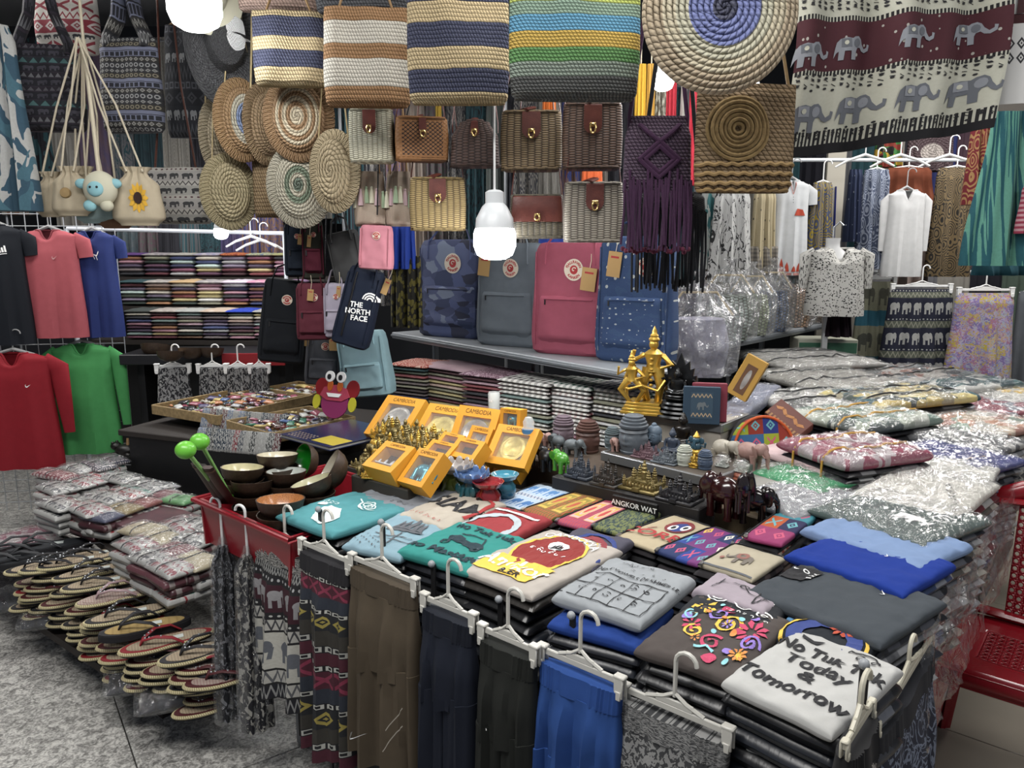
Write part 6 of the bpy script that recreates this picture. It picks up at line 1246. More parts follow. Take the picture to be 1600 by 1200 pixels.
# ================================================================ red plastic chair
chm = mat('8c0f1a', .22, coat=.3, key='chair'); r = thing('plastic_chair', 'red plastic armless chair with perforated back at the right', 'chair', (1.49, 2.07, 0), A40)
def holes(w_, h_, nx, ny, x0, x1, y0, y1, rr, S, nm):
    """panel outline (function S(a, b)) with round holes"""
    bm = bmesh.new(); N = 8
    xs = [x0 + (x1 - x0) * i / nx for i in range(nx + 1)]; ys = [y0 + (y1 - y0) * j / ny for j in range(ny + 1)]
    g = G()
    for i in range(nx):
        for j in range(ny):
            cx, cy = (xs[i] + xs[i + 1]) / 2, (ys[j] + ys[j + 1]) / 2; dx, dy = (xs[i + 1] - xs[i]) / 2, (ys[j + 1] - ys[j]) / 2; vs = []
            for k in range(N):
                q = 2 * pi * k / N + pi / 8; vs.append(S(cx + rr * cos(q), cy + rr * sin(q)))
            for k in range(N):
                q = 2 * pi * k / N + pi / 8; m_ = max(abs(cos(q)), abs(sin(q))); sx = cos(q) / m_; sy = sin(q) / m_
                vs.append(S(cx + dx * (1 if sx > .9 else -1 if sx < -.9 else sx) if 1 else 0, cy + dy * (1 if sy > .9 else -1 if sy < -.9 else sy)))
            g.add(vs, [(k, k + N, (k + 1) % N + N, (k + 1) % N) for k in range(N)])
            crn = [S(cx + sx * dx, cy + sy * dy) for sx, sy in ((1, 1), (-1, 1), (-1, -1), (1, -1))]; k0 = len(g.v); g.add([vs[N], vs[N + 1]] , [])
            for (sx, sy), (ka, kb) in zip(((1, 1), (-1, 1), (-1, -1), (1, -1)), ((0, 1), (2, 3), (4, 5), (6, 7))): g.add([vs[N + ka], S(cx + sx * dx, cy + sy * dy), vs[N + kb]], [(0, 1, 2)])
    return g
zs = .44
S = lambda a, b: Vec((a, b, zs - .014 * max(0, 1 - (a / .2) ** 2) * max(0, 1 - (b / .2) ** 2)))
def rimS(u, v):
    q = 2 * pi * u; r0 = .1 / max(abs(cos(q)), abs(sin(q))); r1 = .208 * (abs(cos(q)) ** 6 + abs(sin(q)) ** 6) ** (-1 / 6); v2 = min(1, v / .8); rr = lerp(r0, r1, v2); x, y = rr * cos(q), rr * sin(q); p = S(x, y)
    if v > .8: k = (v - .8) / .2; p = Vec((x * (1 + .03 * sin(k * pi / 2)), y * (1 + .03 * sin(k * pi / 2)), p.z - .05 * k))
    return p
g = holes(0, 0, 8, 8, -.1, .1, -.1, .1, .0065, S, 'seat'); g.surf(rimS, 64, 12); o = g.build('seat', chm, r)
md_ = o.modifiers.new('thick', 'SOLIDIFY'); md_.thickness = .006
for x in (-1, 1):
    for y in (-1, 1):
        pts = [(x * .18, y * .18, zs - .01), (x * .195, y * .195, zs * .55), (x * .215, y * .22, 0)]; G().tube(pts, [.036, .03, .024], 4, up=(1, 0, 0)).build('leg', chm, r, False)
    G().tube([(x * .185, .19, zs - .01), (x * .195, .215, zs + .14), (x * .19, .25, zs + .28), (x * .15, .275, zs + .37), (x * .07, .283, zs + .41), (0, .285, zs + .415)], [.028, .026, .026, .027, .028, .028], 10, flat=.5, up=(0, 1, 0)).build('back_frame', chm, r)
SB = lambda a, b: Vec((a, .2 + b * .2 - .012 * cos(a * 12), zs + b))
g = holes(0, 0, 7, 15, -.075, .075, .02, .36, .0062, SB, 'b'); o = g.build('back_panel', chm, r); md_ = o.modifiers.new('thick', 'SOLIDIFY'); md_.thickness = .006
G().tube([(-.19, .2, zs + .02), (0, .195, zs + .015), (.19, .2, zs + .02)], .022, 8, flat=.6).build('back_rail', chm, r); G().tube([(-.14, .272, zs + .365), (0, .268, zs + .375), (.14, .272, zs + .365)], .024, 8, flat=.5).build('back_rail', chm, r)
for x in (-1, 1): G().box((0, x * .205, zs - .035), (.36, .012, .05), ch=.003).build('apron', chm, r, False); G().box((x * .205, 0, zs - .035), (.012, .36, .05), ch=.003).build('apron', chm, r, False)
# crumpled clear film down the right face of the stacks, and a loose bag behind the chair
for (t0, t1, zt, lb) in ((.35, .95, .86, 'crumpled clear film over the right face of the near stacks'), (.95, 1.6, .88, 'crumpled clear film over the right face of the middle stacks'), (1.6, 2.6, .9, 'crumpled clear film over the right face of the far stacks')):
    r = thing('film_sheet', lb, 'film', T2(.0, t0), radians(50)); L_ = t1 - t0
    G().surf(lambda u, v: Vec((u * L_, -.035 - .02 * v + .016 * nse(u * L_ * 14, v * 6, t0) + .006 * nse(u * L_ * 40, v * 17, 3), zt - v * .26 - .03 * nse(u * 7, 5))), int(L_ * 70), 30).build('film', plastic_film(.06, .35, .02, 'film3'), r)
p = W(1500, 985, .3); r = thing('film_bag', 'loose clear plastic bag lying against the table behind the chair', 'bag', T2(-.22, 1.95, .31), radians(50)); Loft([(0, .2, .12, .04), (.3, .08, .26, .1), (1, -.3, .34, .12)], 2.3, lambda a, t: .03 * nse(a * 4, t * 5) + .02 * nse(a * 11, t * 11)).G(60, 40).build('film', plastic_film(.10, .55, .07, 'film2'), r)
# ================================================================ backpacks
patchc = mat('c8bca8', .8); foxr = mat('a82a2c', .8); tagm = mat('a8834c', .8, key='kraft'); strg = mat('c8bca0', .8)
def emblem(r, S, cx, cz, rad, ring=True):
    g = polys_G([ell(cx, cz, rad, rad, 26)], lambda a, b: S(a, b, .004), .014); r = g.build('round_patch', patchc, r, False)
    g = polys_G([ell(cx, cz, rad * .42, rad * .42, 16)] , lambda a, b: S(a, b, .0055), .02); text_G('FJALLRAVEN', rad * .34, lambda x, y: S(cx + x, cz + y, .0055), 0, rad * .72, 0, .02, .0006, 1, 0., g, rad * .72); text_G('KANKEN', rad * .34, lambda x, y: S(cx + x, cz + y, .0055), 0, -rad * .72, 0, .02, .0006, 1, 0., g, -rad * .72)
    g.build('emblem', foxr, r, False); polys_G(swirl(cx, cz, rad * .26, rad * .1, .8, .5, 8), lambda a, b: S(a, b, .007), .02).build('fox_figure', patchc, r, False)
def hangtag(r, x, y, z, w=.05, h=.09, rot=0.):
    k = G().box((0, 0, -h / 2), (w, .0015, h)); k.xf(Matrix.Translation((x, y, z)) @ Matrix.Rotation(rot, 4, 'Y')); tg_ = k.build('hang_tag', tagm, r, False)
    k = G(); k.tube([(0, 0, 0), (.004, .004, .03), (.0, .012, .06)], .0012, 5); k.xf(Matrix.Translation((x, y, z))); k.build('tag_string', strg, r)
    k = polys_G(strokes([(-w * .3, -h * .22), (w * .3, -h * .22)], h * .08), lambda a, b: Vec((a, -.001, b))); k.xf(Matrix.Translation((x, y, z)) @ Matrix.Rotation(rot, 4, 'Y')); k.build('print', foxr, tg_, False)
def pack(loc, rz, w, h, d, m, label, lean=0., roll=0., emb=True, tagp=(.2, -.25), handle=True, m2=None, up=0, soft=.004, pocket=True, cat='backpack', nm='backpack', straps=True):
    r = thing(nm, label, cat, loc, rot=(lean, roll, rz)); ph = R.random() * 9
    fo = lambda a, t: soft * (nse(a * 2 + ph, t * 4) * 2 + .6 * sin(a * 7 + t * 9 + ph) * t)
    L = Loft([(0, 0, w * .70, d * .5), (.035, -h * .012, w * .82, d * .75), (.08, -h * .06, w * .89, d * .85), (.2, -h * .2, w * .93, d * .9), (.85, -h * .85, w, d * 1.05), (.97, -h * .97, w * .97, d), (1, -h, w * .88, d * .8)], 4.5, fo); L.G(56, 36).build('pack_body', m, r)
    def S(x, z, off=0.): t = max(0, min(1, -z / h)); q = L.S(max(-1, min(1, x / (w * .5))), t, 1, off); q.z = z; q.x = x; return q
    if pocket:
        P = Loft([(0, -h * .47, w * .68, .012), (.1, -h * .50, w * .72, .05), (.8, -h * .84, w * .76, .065), (1, -h * .9, w * .68, .02)], 4.5, fo); k = P.G(44, 16); k.xf(Matrix.Translation((0, -d * .42, 0))); fp_ = k.build('front_pocket', m2 or m, r)
        g = G(); g.tube([tuple(P.S(q / 5 - 1, .1, 1, .002) + Vec((0, -d * .42, 0))) for q in range(1, 10)], .004, 6); g.build('pocket_flap', m2 or m, fp_)
        G().box(tuple(P.S(-.75, .12, 1, .006) + Vec((0, -d * .42, -.01))), (.006, .003, .022)).build('zip_pull', zipm, fp_, False)
    for s in (-1, 1):
        g = G(); g.tube([tuple(S(s * w * .42, -h * q / 12, .003)) for q in range(1, 12)], .0035, 6); g.build('seam', m2 or m, r)
    if handle: G().tube([(-w * .3, -d * .44, -h * .2), (-w * .29, -d * .38, -.01), (-w * .2, -d * .15, .05), (0, -d * .05, .07), (w * .2, -d * .15, .05), (w * .29, -d * .38, -.01), (w * .3, -d * .44, -h * .2)], .009, 8, flat=.35).build('handle', m2 or m, r)
    if straps: G().tube([(w * .2, d * .5, -.03), (w * .32, d * .62, -h * .4), (w * .3, d * .5, -h * .9)], .02, 8, flat=.3).build('shoulder_strap', m2 or m, r)
    if emb: emblem(r, S, w * .06 if emb is True else emb, -h * .24, w * .115)
    if tagp: q = S(w * tagp[0], h * tagp[1], .008); hangtag(r, q.x, q.y - .004, q.z, w * .17, h * .2, .12)
    if up:    # hanging cord to the rail above
        g = G(); g.tube([(0, 0, .04), (0, .01, up)], .003, 5); g.build('hanging_cord', mat('1c1c20', .8), r)
    return r, S, L
camo_m = p_multi(['3a4266', '4c567c', '2a2e44', '6c7890', '303a5c', '45507a'], 5., 1.4, 'camo', .8, 1.)
navyp = p_two('dots', '28406a', 'a8aca8', 8., thr=.17, asp=1.5, c_='2c456c')
shrz = SH1.rotation_euler.z
def onshelf(x0, x1, yt, yb, m, label, **k):
    p = W((x0 + x1) / 2, yb, 1.12); n = Vec((-sin(shrz), cos(shrz), 0)); p = p + n * .09; s = mpp(p); h = (yb - yt) * s * 1.02; w = (x1 - x0) * s * .97 / cos(shrz * .8)
    return pack((p.x, p.y, 1.122 + h), shrz * .6, w, h, .13, m, label, lean=0, **k)
onshelf(640, 742, 382, 528, camo_m, 'blue-grey camouflage backpack, leftmost on the shelf', tagp=None); onshelf(732, 826, 388, 542, cloth('5c646c', .8, 'pk'), 'plain grey backpack on the shelf beside the bulb', tagp=(-.3, -.12))
onshelf(820, 930, 388, 556, cloth('964456', .8, 'pk'), 'dusky pink backpack with round patch on the shelf', tagp=(.25, -.22), emb=.02); onshelf(920, 1020, 380, 568, navyp, 'navy backpack printed with small white arctic motifs, rightmost', emb=.06, tagp=(-.2, -.12))
def hangp(x0, x1, yt, yb, yy, m, label, rz=0., roll=0., **k):
    p = Y((x0 + x1) / 2, yt, yy); s = mpp(p); return pack(p, rz, (x1 - x0) * s, (yb - yt) * s, k.pop('d', .12), m, label, roll=roll, up=2.62 - p.z, **k)
hangp(412, 482, 436, 566, 3.55, cloth('14171c', .85, 'pk'), 'black backpack with round patch hanging at the left', .25, .12, tagp=None); hangp(462, 516, 442, 530, 3.4, cloth('5c2430', .85, 'pk'), 'burgundy mini backpack hanging beside the black one', .1, 0., tagp=(-.0, -.1)); hangp(508, 548, 442, 526, 3.38, cloth('9c94a4', .85, 'pk'), 'lilac grey mini backpack with two tags', -.1, 0., tagp=(.2, -.05))
hangp(562, 616, 352, 420, 3.1, cloth('b8707c', .85, 'pk'), 'small pink pouch backpack hanging below the tassel bags', -.1, .05, tagp=None, pocket=False, d=.07, handle=False); hangp(478, 534, 520, 600, 3.85, cloth('4c4e54', .85, 'pk'), 'dark grey mini backpack low in the cluster', .2, .06, tagp=(-.45, -.05)); hangp(522, 606, 518, 620, 3.75, cloth('8cb0b8', .85, 'pk'), 'pale ice blue backpack lowest in the cluster', -.2, -.12, tagp=(-.55, -.05), emb=False)
hangp(442, 478, 350, 430, 3.5, cloth('141c28', .85, 'pk'), 'small navy black backpack high in the cluster', .3, 0., tagp=(.2, -.2)); hangp(470, 505, 345, 435, 3.42, cloth('2c2c24', .85, 'pk'), 'small dark olive and wine backpack high in the cluster', .2, 0., m2=cloth('4c1424', .85, 'pk'), tagp=(-.1, -.25)); hangp(508, 560, 362, 440, 3.4, cloth('3a3a3a', .8, 'pk'), 'charcoal rib-textured sling bag hanging beside the pink pouch', .0, -.2, emb=False, pocket=False, tagp=None)
r, S, L = hangp(546, 606, 420, 545, 3.2, cloth('141d30', .7, 'pk'), 'navy sling bag with white outdoor brand lettering', -.1, .28, emb=False, pocket=False, tagp=(.6, -.05), d=.1)
g = G(); w_, h_ = .16, .33
for i, t in enumerate(('THE', 'NORTH', 'FACE')): text_G(t, .03, lambda x, y: S(x, y, .005), .0 + i * .024 * .5, -.15 - i * .026, .15, .05, .0008, 1, 0., g)
for k in range(3): polys_G([q for q in ring_polys(.05, -.12, .008 + k * .01, .014 + k * .01, 16)[:8]], lambda a, b: S(a, b, .005), .02, g)
g.build('print', inkw, r, False); G().tube([tuple(S(-.03, -.02 - i * .03, .003)) for i in range(10)], .004, 6).build('zip', zipm, r)
# ================================================================ hanging bags at the top
RZ_ = 2.66
def hbox(x0, y0, x1, y1, yy): a = Y(x0, (y0 + y1) / 2, yy); b = Y(x1, (y0 + y1) / 2, yy); t = Y((x0 + x1) / 2, y0, yy).z; u = Y((x0 + x1) / 2, y1, yy).z; return Vec(((a.x + b.x) / 2, yy, t)), b.x - a.x, t - u
def straps(r, w, ztop, z0, m, rad=.008, y=.0, k=.3, flat=.5, nm='strap'):
    for s in (-1, 1): G().tube([(s * w * k, y, z0 - .04), (s * w * k, y, z0), (s * w * k * .5, y + .01, ztop * .5 + z0 * .5), (s * w * .1, y + .01, ztop)], rad, 8, flat=flat).build(nm, m, r)
def tote(x0, y0, x1, y1, yy, m, label, rz=0., top=1., d=.12, sag=.02, p=3., strap=None, nm='tote_bag', cat='bag', sk=.3, roll=0., sr=.008):
    c, w, h = hbox(x0, y0, x1, y1, yy); r = thing(nm, label, cat, c, rot=(0, roll, rz)); ph = R.random() * 5
    L = Loft([(0, 0, w * top, d * .25), (.12, -h * .12, w * lerp(top, 1, .3), d * .6), (.7, -h * .7, w, d), (.93, -h * .95, w * .97, d * .85), (1, -h, w * .9, d * .35)], p, lambda a, t: .006 * sin(a * 5 + ph) * t + sag * nse(a * 1.5 + ph, t * 2))
    L.G(64, 40).build('bag_body', m, r); straps(r, w, max(.05, RZ_ - c.z), 0, strap or mat('8c6c44', .8), sr, k=sk); return r, L, w, h
nv, bei, wh, brn = '141e48', 'b8a070', 'cfc8b8', '9c6c38'
tote(397, 18, 510, 136, 3.0, p_crochet([(.22, bei), (.45, nv), (.64, bei), (.92, nv), (1, bei)], 26, 22), 'small crocheted tote with navy and cream bands, left of the row', .1, .98)
tote(372, -70, 496, 20, 3.15, p_crochet([(.3, 'b09080'), (.6, '7c5848'), (1, 'a89080')], 24, 18), 'brown and cream crocheted bag mostly above the frame', .1); tote(492, -80, 640, 22, 2.95, p_crochet([(1, '2a2c32')], 30, 20), 'charcoal crocheted bag above the white and tan tote', 0.)
tote(506, 12, 641, 168, 2.75, p_crochet([(.2, brn), (.47, wh), (.62, brn), (.83, wh), (1, brn)], 30, 26), 'white and tan banded crocheted tote', .05, .94); tote(636, -60, 796, 164, 2.6, p_crochet([(.10, bei), (.23, nv), (.37, bei), (.57, nv), (.69, bei), (1, nv)], 34, 34), 'large navy and beige banded crocheted tote', .0, .97, strap=mat('5c2c24', .6))
tote(795, -70, 1001, 158, 2.35, p_crochet([(.07, '50524e'), (.15, '3a3c3a'), (.24, '7c8c7c'), (.33, '4c8c3c'), (.45, 'c8a02c'), (.57, '4a98c0'), (.65, '7c9c84'), (.73, 'b0c048'), (.84, '9478a8'), (1, '5c8cb0')], 34, 44), 'big crocheted tote in rainbow stripes', .06, .98)
# large round crocheted bag, rows really raised
c, w, h = hbox(1003, -98, 1246, 136, 2.15); r = thing('round_bag', 'very large round crocheted bag, cream with lilac-blue centre', 'bag', c - Vec((0, 0, h / 2)), 0); Rr = w / 2
def rS(u, v, sgn=-1):
    q = 2 * pi * u; rr = v * Rr * 1.0; row = v * 13 + u; bump = .006 * abs(sin(row * pi)) ** .6; st_ = .0025 * abs(sin(q * max(4, floor(row) * 4)))
    e = (1 - v ** 4) ** .5 if v < 1 else 0; return Vec((rr * cos(q), sgn * (.05 * e + (bump + st_) * (e > 0)), rr * sin(q)))
g = G(); g.surf(lambda u, v: rS(u, v), 260, 104, lambda u, v: (.5 + v * .5 * cos(2 * pi * u), .5 + v * .5 * sin(2 * pi * u))); g.surf(lambda u, v: rS(u, v, 1), 64, 12, lambda u, v: (.5 + v * .5 * cos(2 * pi * u), .5 + v * .5 * sin(2 * pi * u)))
g.build('bag_body', p_spiral([(.16, '2c3050'), (.46, '6a76b4'), (.62, 'bab69a'), (.78, 'c0b494'), (1, 'ac9878')], 13), r, ang=80); straps(r, .3, RZ_ - c.z + h / 2, h / 2 - .02, bei and mat('a89468', .9))
def roundbag(cx, cy, rx, ry, yy, rings, label, yaw=0., nm='round_bag', th=.045, n=9, pitch=0.):
    p = Y(cx, cy, yy); s = mpp(p); r = thing(nm, label, 'bag', p, rot=(pitch, 0, yaw)); R0 = ry * s; R1 = max(rx * s, R0 * .25); x_ = min(1, R1 / R0 / max(.3, cos(yaw)))
    def f(u, v, sg): q = 2 * pi * u; e = (1 - v ** 5) ** .5; return Vec((R0 * x_ * v * cos(q), sg * (th * e + .004 * abs(sin((v * n + u) * pi)) * (e > 0)), R0 * v * sin(q)))
    g = G(); uv = lambda u, v: (.5 + v * .5 * cos(2 * pi * u), .5 + v * .5 * sin(2 * pi * u)); g.surf(lambda u, v: f(u, v, -1), 72, 36, uv); g.surf(lambda u, v: f(u, v, 1), 40, 8, uv); g.build('bag_body', p_spiral(rings, n), r, ang=80)
    g = G(); g.tube([(R0 * x_ * cos(q), .0, R0 * sin(q)) for q in [i * 2 * pi / 40 for i in range(41)]], th * .8, 8, flat=.35, up=(0, 1, 0)); g.build('side_band', p_crochet([(1, rings[-1][1])], 5, 150, key='sideb'), r)
    straps(r, R0, RZ_ - p.z, R0 * .9, mat('a89468', .9), .005, k=.5); return r
cr_, tn_ = 'b8a880', '946c3c'
roundbag(467, 184, 41, 54, 3.15, [(.25, 'b8a888'), (.4, '8c6434'), (.55, 'b8a888'), (.68, '8c6434'), (.8, 'b8a888'), (1, '8c6434')], 'round bag with tan and cream concentric rings', .1); roundbag(378, 188, 24, 50, 3.3, [(.3, '1c2030'), (.5, '6c80a8'), (.75, 'b0a890'), (1, '946c38')], 'round bag with dark blue eye centre, turned sideways', .75)
roundbag(469, 290, 38, 52, 3.2, [(.2, '50604c'), (.35, 'a8a088'), (.55, '5c6c50'), (1, 'a8a088')], 'round cream bag with green rings', .1); roundbag(523, 268, 28, 50, 3.1, [(1, 'a08c64')], 'ribbed beige round bag beside the white wicker one', -.2, n=6); roundbag(347, 215, 17, 50, 3.45, [(.3, '9c8c6c'), (.5, '4c342c'), (1, '948464')], 'beige round bag with dark brown ring, nearly edge-on', .9)
roundbag(412, 195, 14, 48, 3.35, [(1, '8c6c40')], 'tan round bag seen edge-on behind the ringed one', 1.1); roundbag(430, 200, 14, 46, 3.4, [(1, '9c8458')], 'beige round bag seen edge-on', 1.1); roundbag(358, 300, 26, 46, 3.35, [(1, '9c8c60')], 'straw shell bag hanging low at the left', .6, n=7)
tote(397, 250, 446, 340, 3.4, p_crochet([(1, '86683c')], 14, 16), 'small tan straw basket behind the green ringed bag', .2, d=.1)
# wicker bags
lea = mat('5c2a22', .4, key='leather', fn=lambda: (mixc(nz(obn(), 40., 2.), srgb('4a1f1a'), srgb('6c342a')), nz(obn(), 200., 2.)))
brs2 = mat('c0a060', .25, metal=.9)
def wicker(x0, y0, x1, y1, yy, c0, c1, label, flap=.3, rz=0., d=.1, nu=9, nv=26, half=False, lid=0., m=None, strapm=None):
    c, w, h = hbox(x0, y0, x1, y1, yy); r = thing('wicker_bag', label, 'bag', c, rz); m = m or p_wicker(c0, c1, nu, nv)
    if half: L = Loft([(0, 0, w * .3, d * .6), (.15, -h * .05, w * .62, d), (.5, -h * .38, w * .95, d), (.95, -h * .95, w, d), (1, -h, w * .97, d * .9)], 4.)
    else: L = Loft([(0, 0, w * .84, d * .8), (.05, -h * .05, w * .96, d), (.5, -h * .5, w, d), (.95, -h * .95, w * .98, d), (1, -h, w * .86, d * .8)], 6.)
    L.G(56, 30).build('bag_body', m, r)
    g = G(); g.tube([tuple(L.S(a, .03 + .0 * a, 1, .003)) for a in [i / 8 - 1 for i in range(17)]], .006, 6); g.tube([tuple(L.S(a, .97, 1, .003)) for a in [i / 8 - 1 for i in range(17)]], .006, 6); g.build('rim', m, r)
    if lid: # leather flap over the upper half
        k = G().surf(lambda u, v: L.S(u * 2 - 1, v * lid, 1, .008 + .006 * sin(v * pi)), 20, 10); k.build('leather_flap', lea, r)
    fw, fh = w * flap * .5, h * .48
    if not lid:
        pts = [(-fw, .01), (fw, .01)] + [(fw * cos(q), -fh + fw * .95 + fw * sin(q) * .95) for q in [-pi * i / 10 for i in range(11)]]
        k = polys_G([pts[::-1]], lambda a, b: L.S(a / (w / 2), max(0.005, -b / h), 1, .007), .03); k.build('leather_strap', lea, r); G().tube([tuple(L.S(-fw * 2 / w, .01, 1, .007)), tuple(L.S(0, .0, 1, .004) + Vec((0, .03, .01))), ], fw * .7, 8, flat=.3).build('strap_top', lea, r)
    q = L.S(0, (fh * .72 / h) if not lid else lid * .75, 1, .014); G().box(tuple(q), (w * .11, .008, h * .06), ch=.002).build('clasp_plate', brs2, r, False); G().tube([tuple(q + Vec((w * .045 * cos(t), -.006, -h * .06 + h * .07 * sin(t)))) for t in [i * 2 * pi / 12 for i in range(13)]], .0035, 6).build('clasp_ring', brs2, r)
    straps(r, w, max(.1, RZ_ - c.z), 0, strapm or lea, .006, .01, .46, .4); return r
wicker(547, 172, 616, 255, 3.0, 'b8b49c', '6c6854', 'white wicker box bag with brown leather clasp', rz=.0); wicker(704, 190, 781, 262, 3.0, '5c443c', '2a1c18', 'dark brown half-moon wicker bag', half=True, flap=.22, nu=8, nv=20)
wicker(782, 175, 879, 268, 2.9, '8c7450', '3c2c1c', 'light brown wicker box bag left of its darker twin', rz=-.04); wicker(878, 163, 972, 266, 2.8, '6c5040', '2a1a14', 'dark reddish brown wicker box bag below the rainbow tote', rz=-.06); wicker(640, 278, 728, 361, 3.0, '9c8450', '4a3818', 'honey tan wicker box bag below the half-moon one', rz=.1)
wicker(880, 285, 973, 379, 2.75, '989080', '4c443c', 'grey-white wicker bag with brown flap above the pink backpack'); wicker(796, 305, 881, 373, 2.85, '6c6450', '34302a', 'wicker bag with maroon leather flap and ring clasp beside the bulb', lid=.62)
latt = mat('7c5430', .6, key='lattice', fn=lambda: ((lambda u, v: (lambda h_: (mixc((h_ < .3) * (mx(ab(u - .5), ab(v - .5)) < .38), srgb('8c5c30'), srgb('24140c')), h_))(ab(sn((u + v) * 34.)) * ab(sn((u - v) * 34.)) + (mx(ab(u - .5), ab(v - .5)) > .38)))(*uvn())), bump=.6)
wicker(617, 185, 700, 253, 3.0, '8c5c30', '3a2010', 'brown lattice rattan box bag', flap=.14, m=latt, rz=.2)
# tassel bags
for i, (x0, x1, lb) in enumerate(((553, 604, 'taupe woven bag with white and pink tassels, left'), (602, 645, 'taupe woven bag with pink tassels, right'))):
    r, L, w, h = tote(x0, 268, x1, 354, 3.15, p_two('vstripe', '8c7868', 'a89884', 24.), lb, .05, .8, .08)
    for k in range(6):
        a = -.9 + k * .36; q = L.S(a, .28 + .12 * abs(a), 1, .006); g = G(); g.ball(tuple(q), .006, 8, 6); g.lathe([(.004, 0), (.008, -.02), (.012, -.06), (0, -.06)], 8, q); g.build('tassel', mat(['b8b49c', 'a88c90', '8ca080'][k % 3], .9), r)
# brown crocheted square bag
bc = p_crochet([(1, '85683f')], 16, 24, key='croA')
r, L, w, h = tote(1086, 132, 1240, 302, 2.4, bc, 'brown crocheted square bag with raised rosette', .05, 1.0, .1, strap=mat('8c7048', .9), sk=.42)
g = G()
for k in range(7): rr = .014 + k * .0125; g.tube([tuple(L.S((-w * .12 + rr * cos(q)) / (w / 2), (.42 * h - rr * sin(q)) / h, 1, .004 + .003 * (k % 2))) for q in [i * 2 * pi / 28 for i in range(29)]], .0062, 6)
g.build('rosette', mat('8c7044', .9, key='yarn', fn=lambda: (mixc(nz(obn(), 60., 2.), srgb('5c4424'), srgb('a08450')), nz(obn(), 180., 2.)), bump=.6), r)
g = G(); [g.tube([tuple(L.S(i / 20 - 1, t_ + .008 * sin(i * 1.3), 1, .004)) for i in range(41)], .006, 6) for t_ in (.74, .82, .9, .965)]; g.build('raised_row', mat('8c7044', .9, key='yarn'), r)
# macrame bags
def macrame(x0, y0, x1, yb, y1, yy, col, tip, label, n=34, rz=0.):
    c, w, h = hbox(x0, y0, x1, yb, yy); fr_l = h * (y1 - yb) / (yb - y0); r = thing('macrame_bag', label, 'bag', c, rz); ym = mat(col, .9, key='mac', fn=lambda: (mixc(nz(obn(), 80., 2.), tuple(q * .6 for q in srgb(col)), srgb(col)), nz(obn(), 220., 2.)), bump=.6)
    L = Loft([(0, 0, w * .8, .03), (.3, -h * .3, w * .96, .06), (1, -h, w, .06)], 4.); L.G(40, 16).build('bag_body', p_crochet([(1, col)], 16, 22, key='mc'), r)
    for t0, s_ in ((.12, .7), (.45, .62), (.52, .45)):
        g = G(); pts = [(-s_, 0), (0, s_ * .42), (s_, 0)] if t0 < .2 else [(-s_, 0), (0, -s_ * .5), (s_, 0), (0, s_ * .5), (-s_, 0)]
        fine = [(lerp(a[0], b[0], k / 8), lerp(a[1], b[1], k / 8)) for a, b in zip(pts, pts[1:]) for k in range(9)]
        for o_ in (0, .07): g.tube([tuple(L.S(a * (1 - o_), max(.02, min(.98, (t0 if t0 < .2 else .58) + b * (1 - o_) * .8)), 1, .007)) for a, b in fine], .006, 6)
        g.build('knotted_cord', ym, r)
    for i in range(n):
        a = -.98 + 1.96 * i / (n - 1); t_ = .62 + .38 * abs(sin(i * 1.7)) if i % 3 else .85; q = L.S(a * .99, t_, 1, .008); e = Vec((q.x + R.uniform(-.012, .012), q.y + R.uniform(-.012, .012), -h - fr_l * R.uniform(.88, 1.02)))
        m_ = q.lerp(e, .5) + Vec((R.uniform(-.006, .006), R.uniform(-.008, .004), 0)); G().tube([tuple(q), tuple(m_), tuple(e)], [.0045, .004, .004], 6).build('fringe_cord', ym, r)
    if tip: k = G(); [k.ball((-w * .48 + w * .96 * i / 23, R.uniform(-.035, -.0), -h - fr_l * R.uniform(.95, 1.02)), (.008, .006, .008), 6, 5) for i in range(24)]; k.build('frayed_tips', mat(tip, .9), r)
    straps(r, w, RZ_ - c.z, 0, ym, .007, 0, .42, 1.)
macrame(974, 182, 1080, 300, 395, 2.45, '3c1a3c', '5c1c34', 'plum purple macrame bag with long fringe'); macrame(988, 300, 1102, 335, 458, 2.6, '101218', None, 'black macrame bag fringe behind the purple one', 44)
# ================================================================ lit bulbs
film2 = plastic_film(.10, .55, .07, 'film2')
def bulb(px, py, wp, yy, label, body=True, e=30, up=.3, pe=9):
    p = Y(px, py, yy); s = wp * mpp(p); r = thing('light_bulb', label, 'bulb', p); em = mat('ffffff', .4, emit='ffffff', estr=e, key='lit')
    G().lathe([(.0, -.62), (.25, -.6), (.42, -.5), (.5, -.3), (.5, 0), (.46, .12)], 28).build('lit_dome', em, r); 
    if body: G().lathe([(.46, .12), (.44, .35), (.3, .62), (.22, .7), (.22, .95), (.14, 1.0), (0, 1.02)], 24).build('lamp_base', mat('c8cccf', .35), r)
    G().tube([(0, 0, 1.0), (0, 0, 1.1), (0, .0, (3.45 - p.z) / s)], .03, 6).build('cord', mat('d0d0d0', .5), r); r.scale = (s,) * 3; lamp_pt(p - Vec((0, 0, s * .75)), pe, .03)
bulb(773, 365, 66, 2.75, 'large lit bulb hanging in front of the backpacks', e=14, pe=9); bulb(303, -6, 82, 2.7, 'bright bulb cut by the top edge at left', e=14, pe=7); bulb(345, 360, 22, 4.4, 'small lit bulb over the scarf wall', e=18, pe=12); bulb(1174, 134, 26, 3.0, 'small lit bulb behind the brown crocheted bag', e=14, pe=7); bulb(1036, 120, 34, 3.2, 'bulb half hidden under the round bag', e=14, pe=5); bulb(1252, 215, 20, 3.2, 'small bulb behind the elephant cloth', e=10, pe=5)
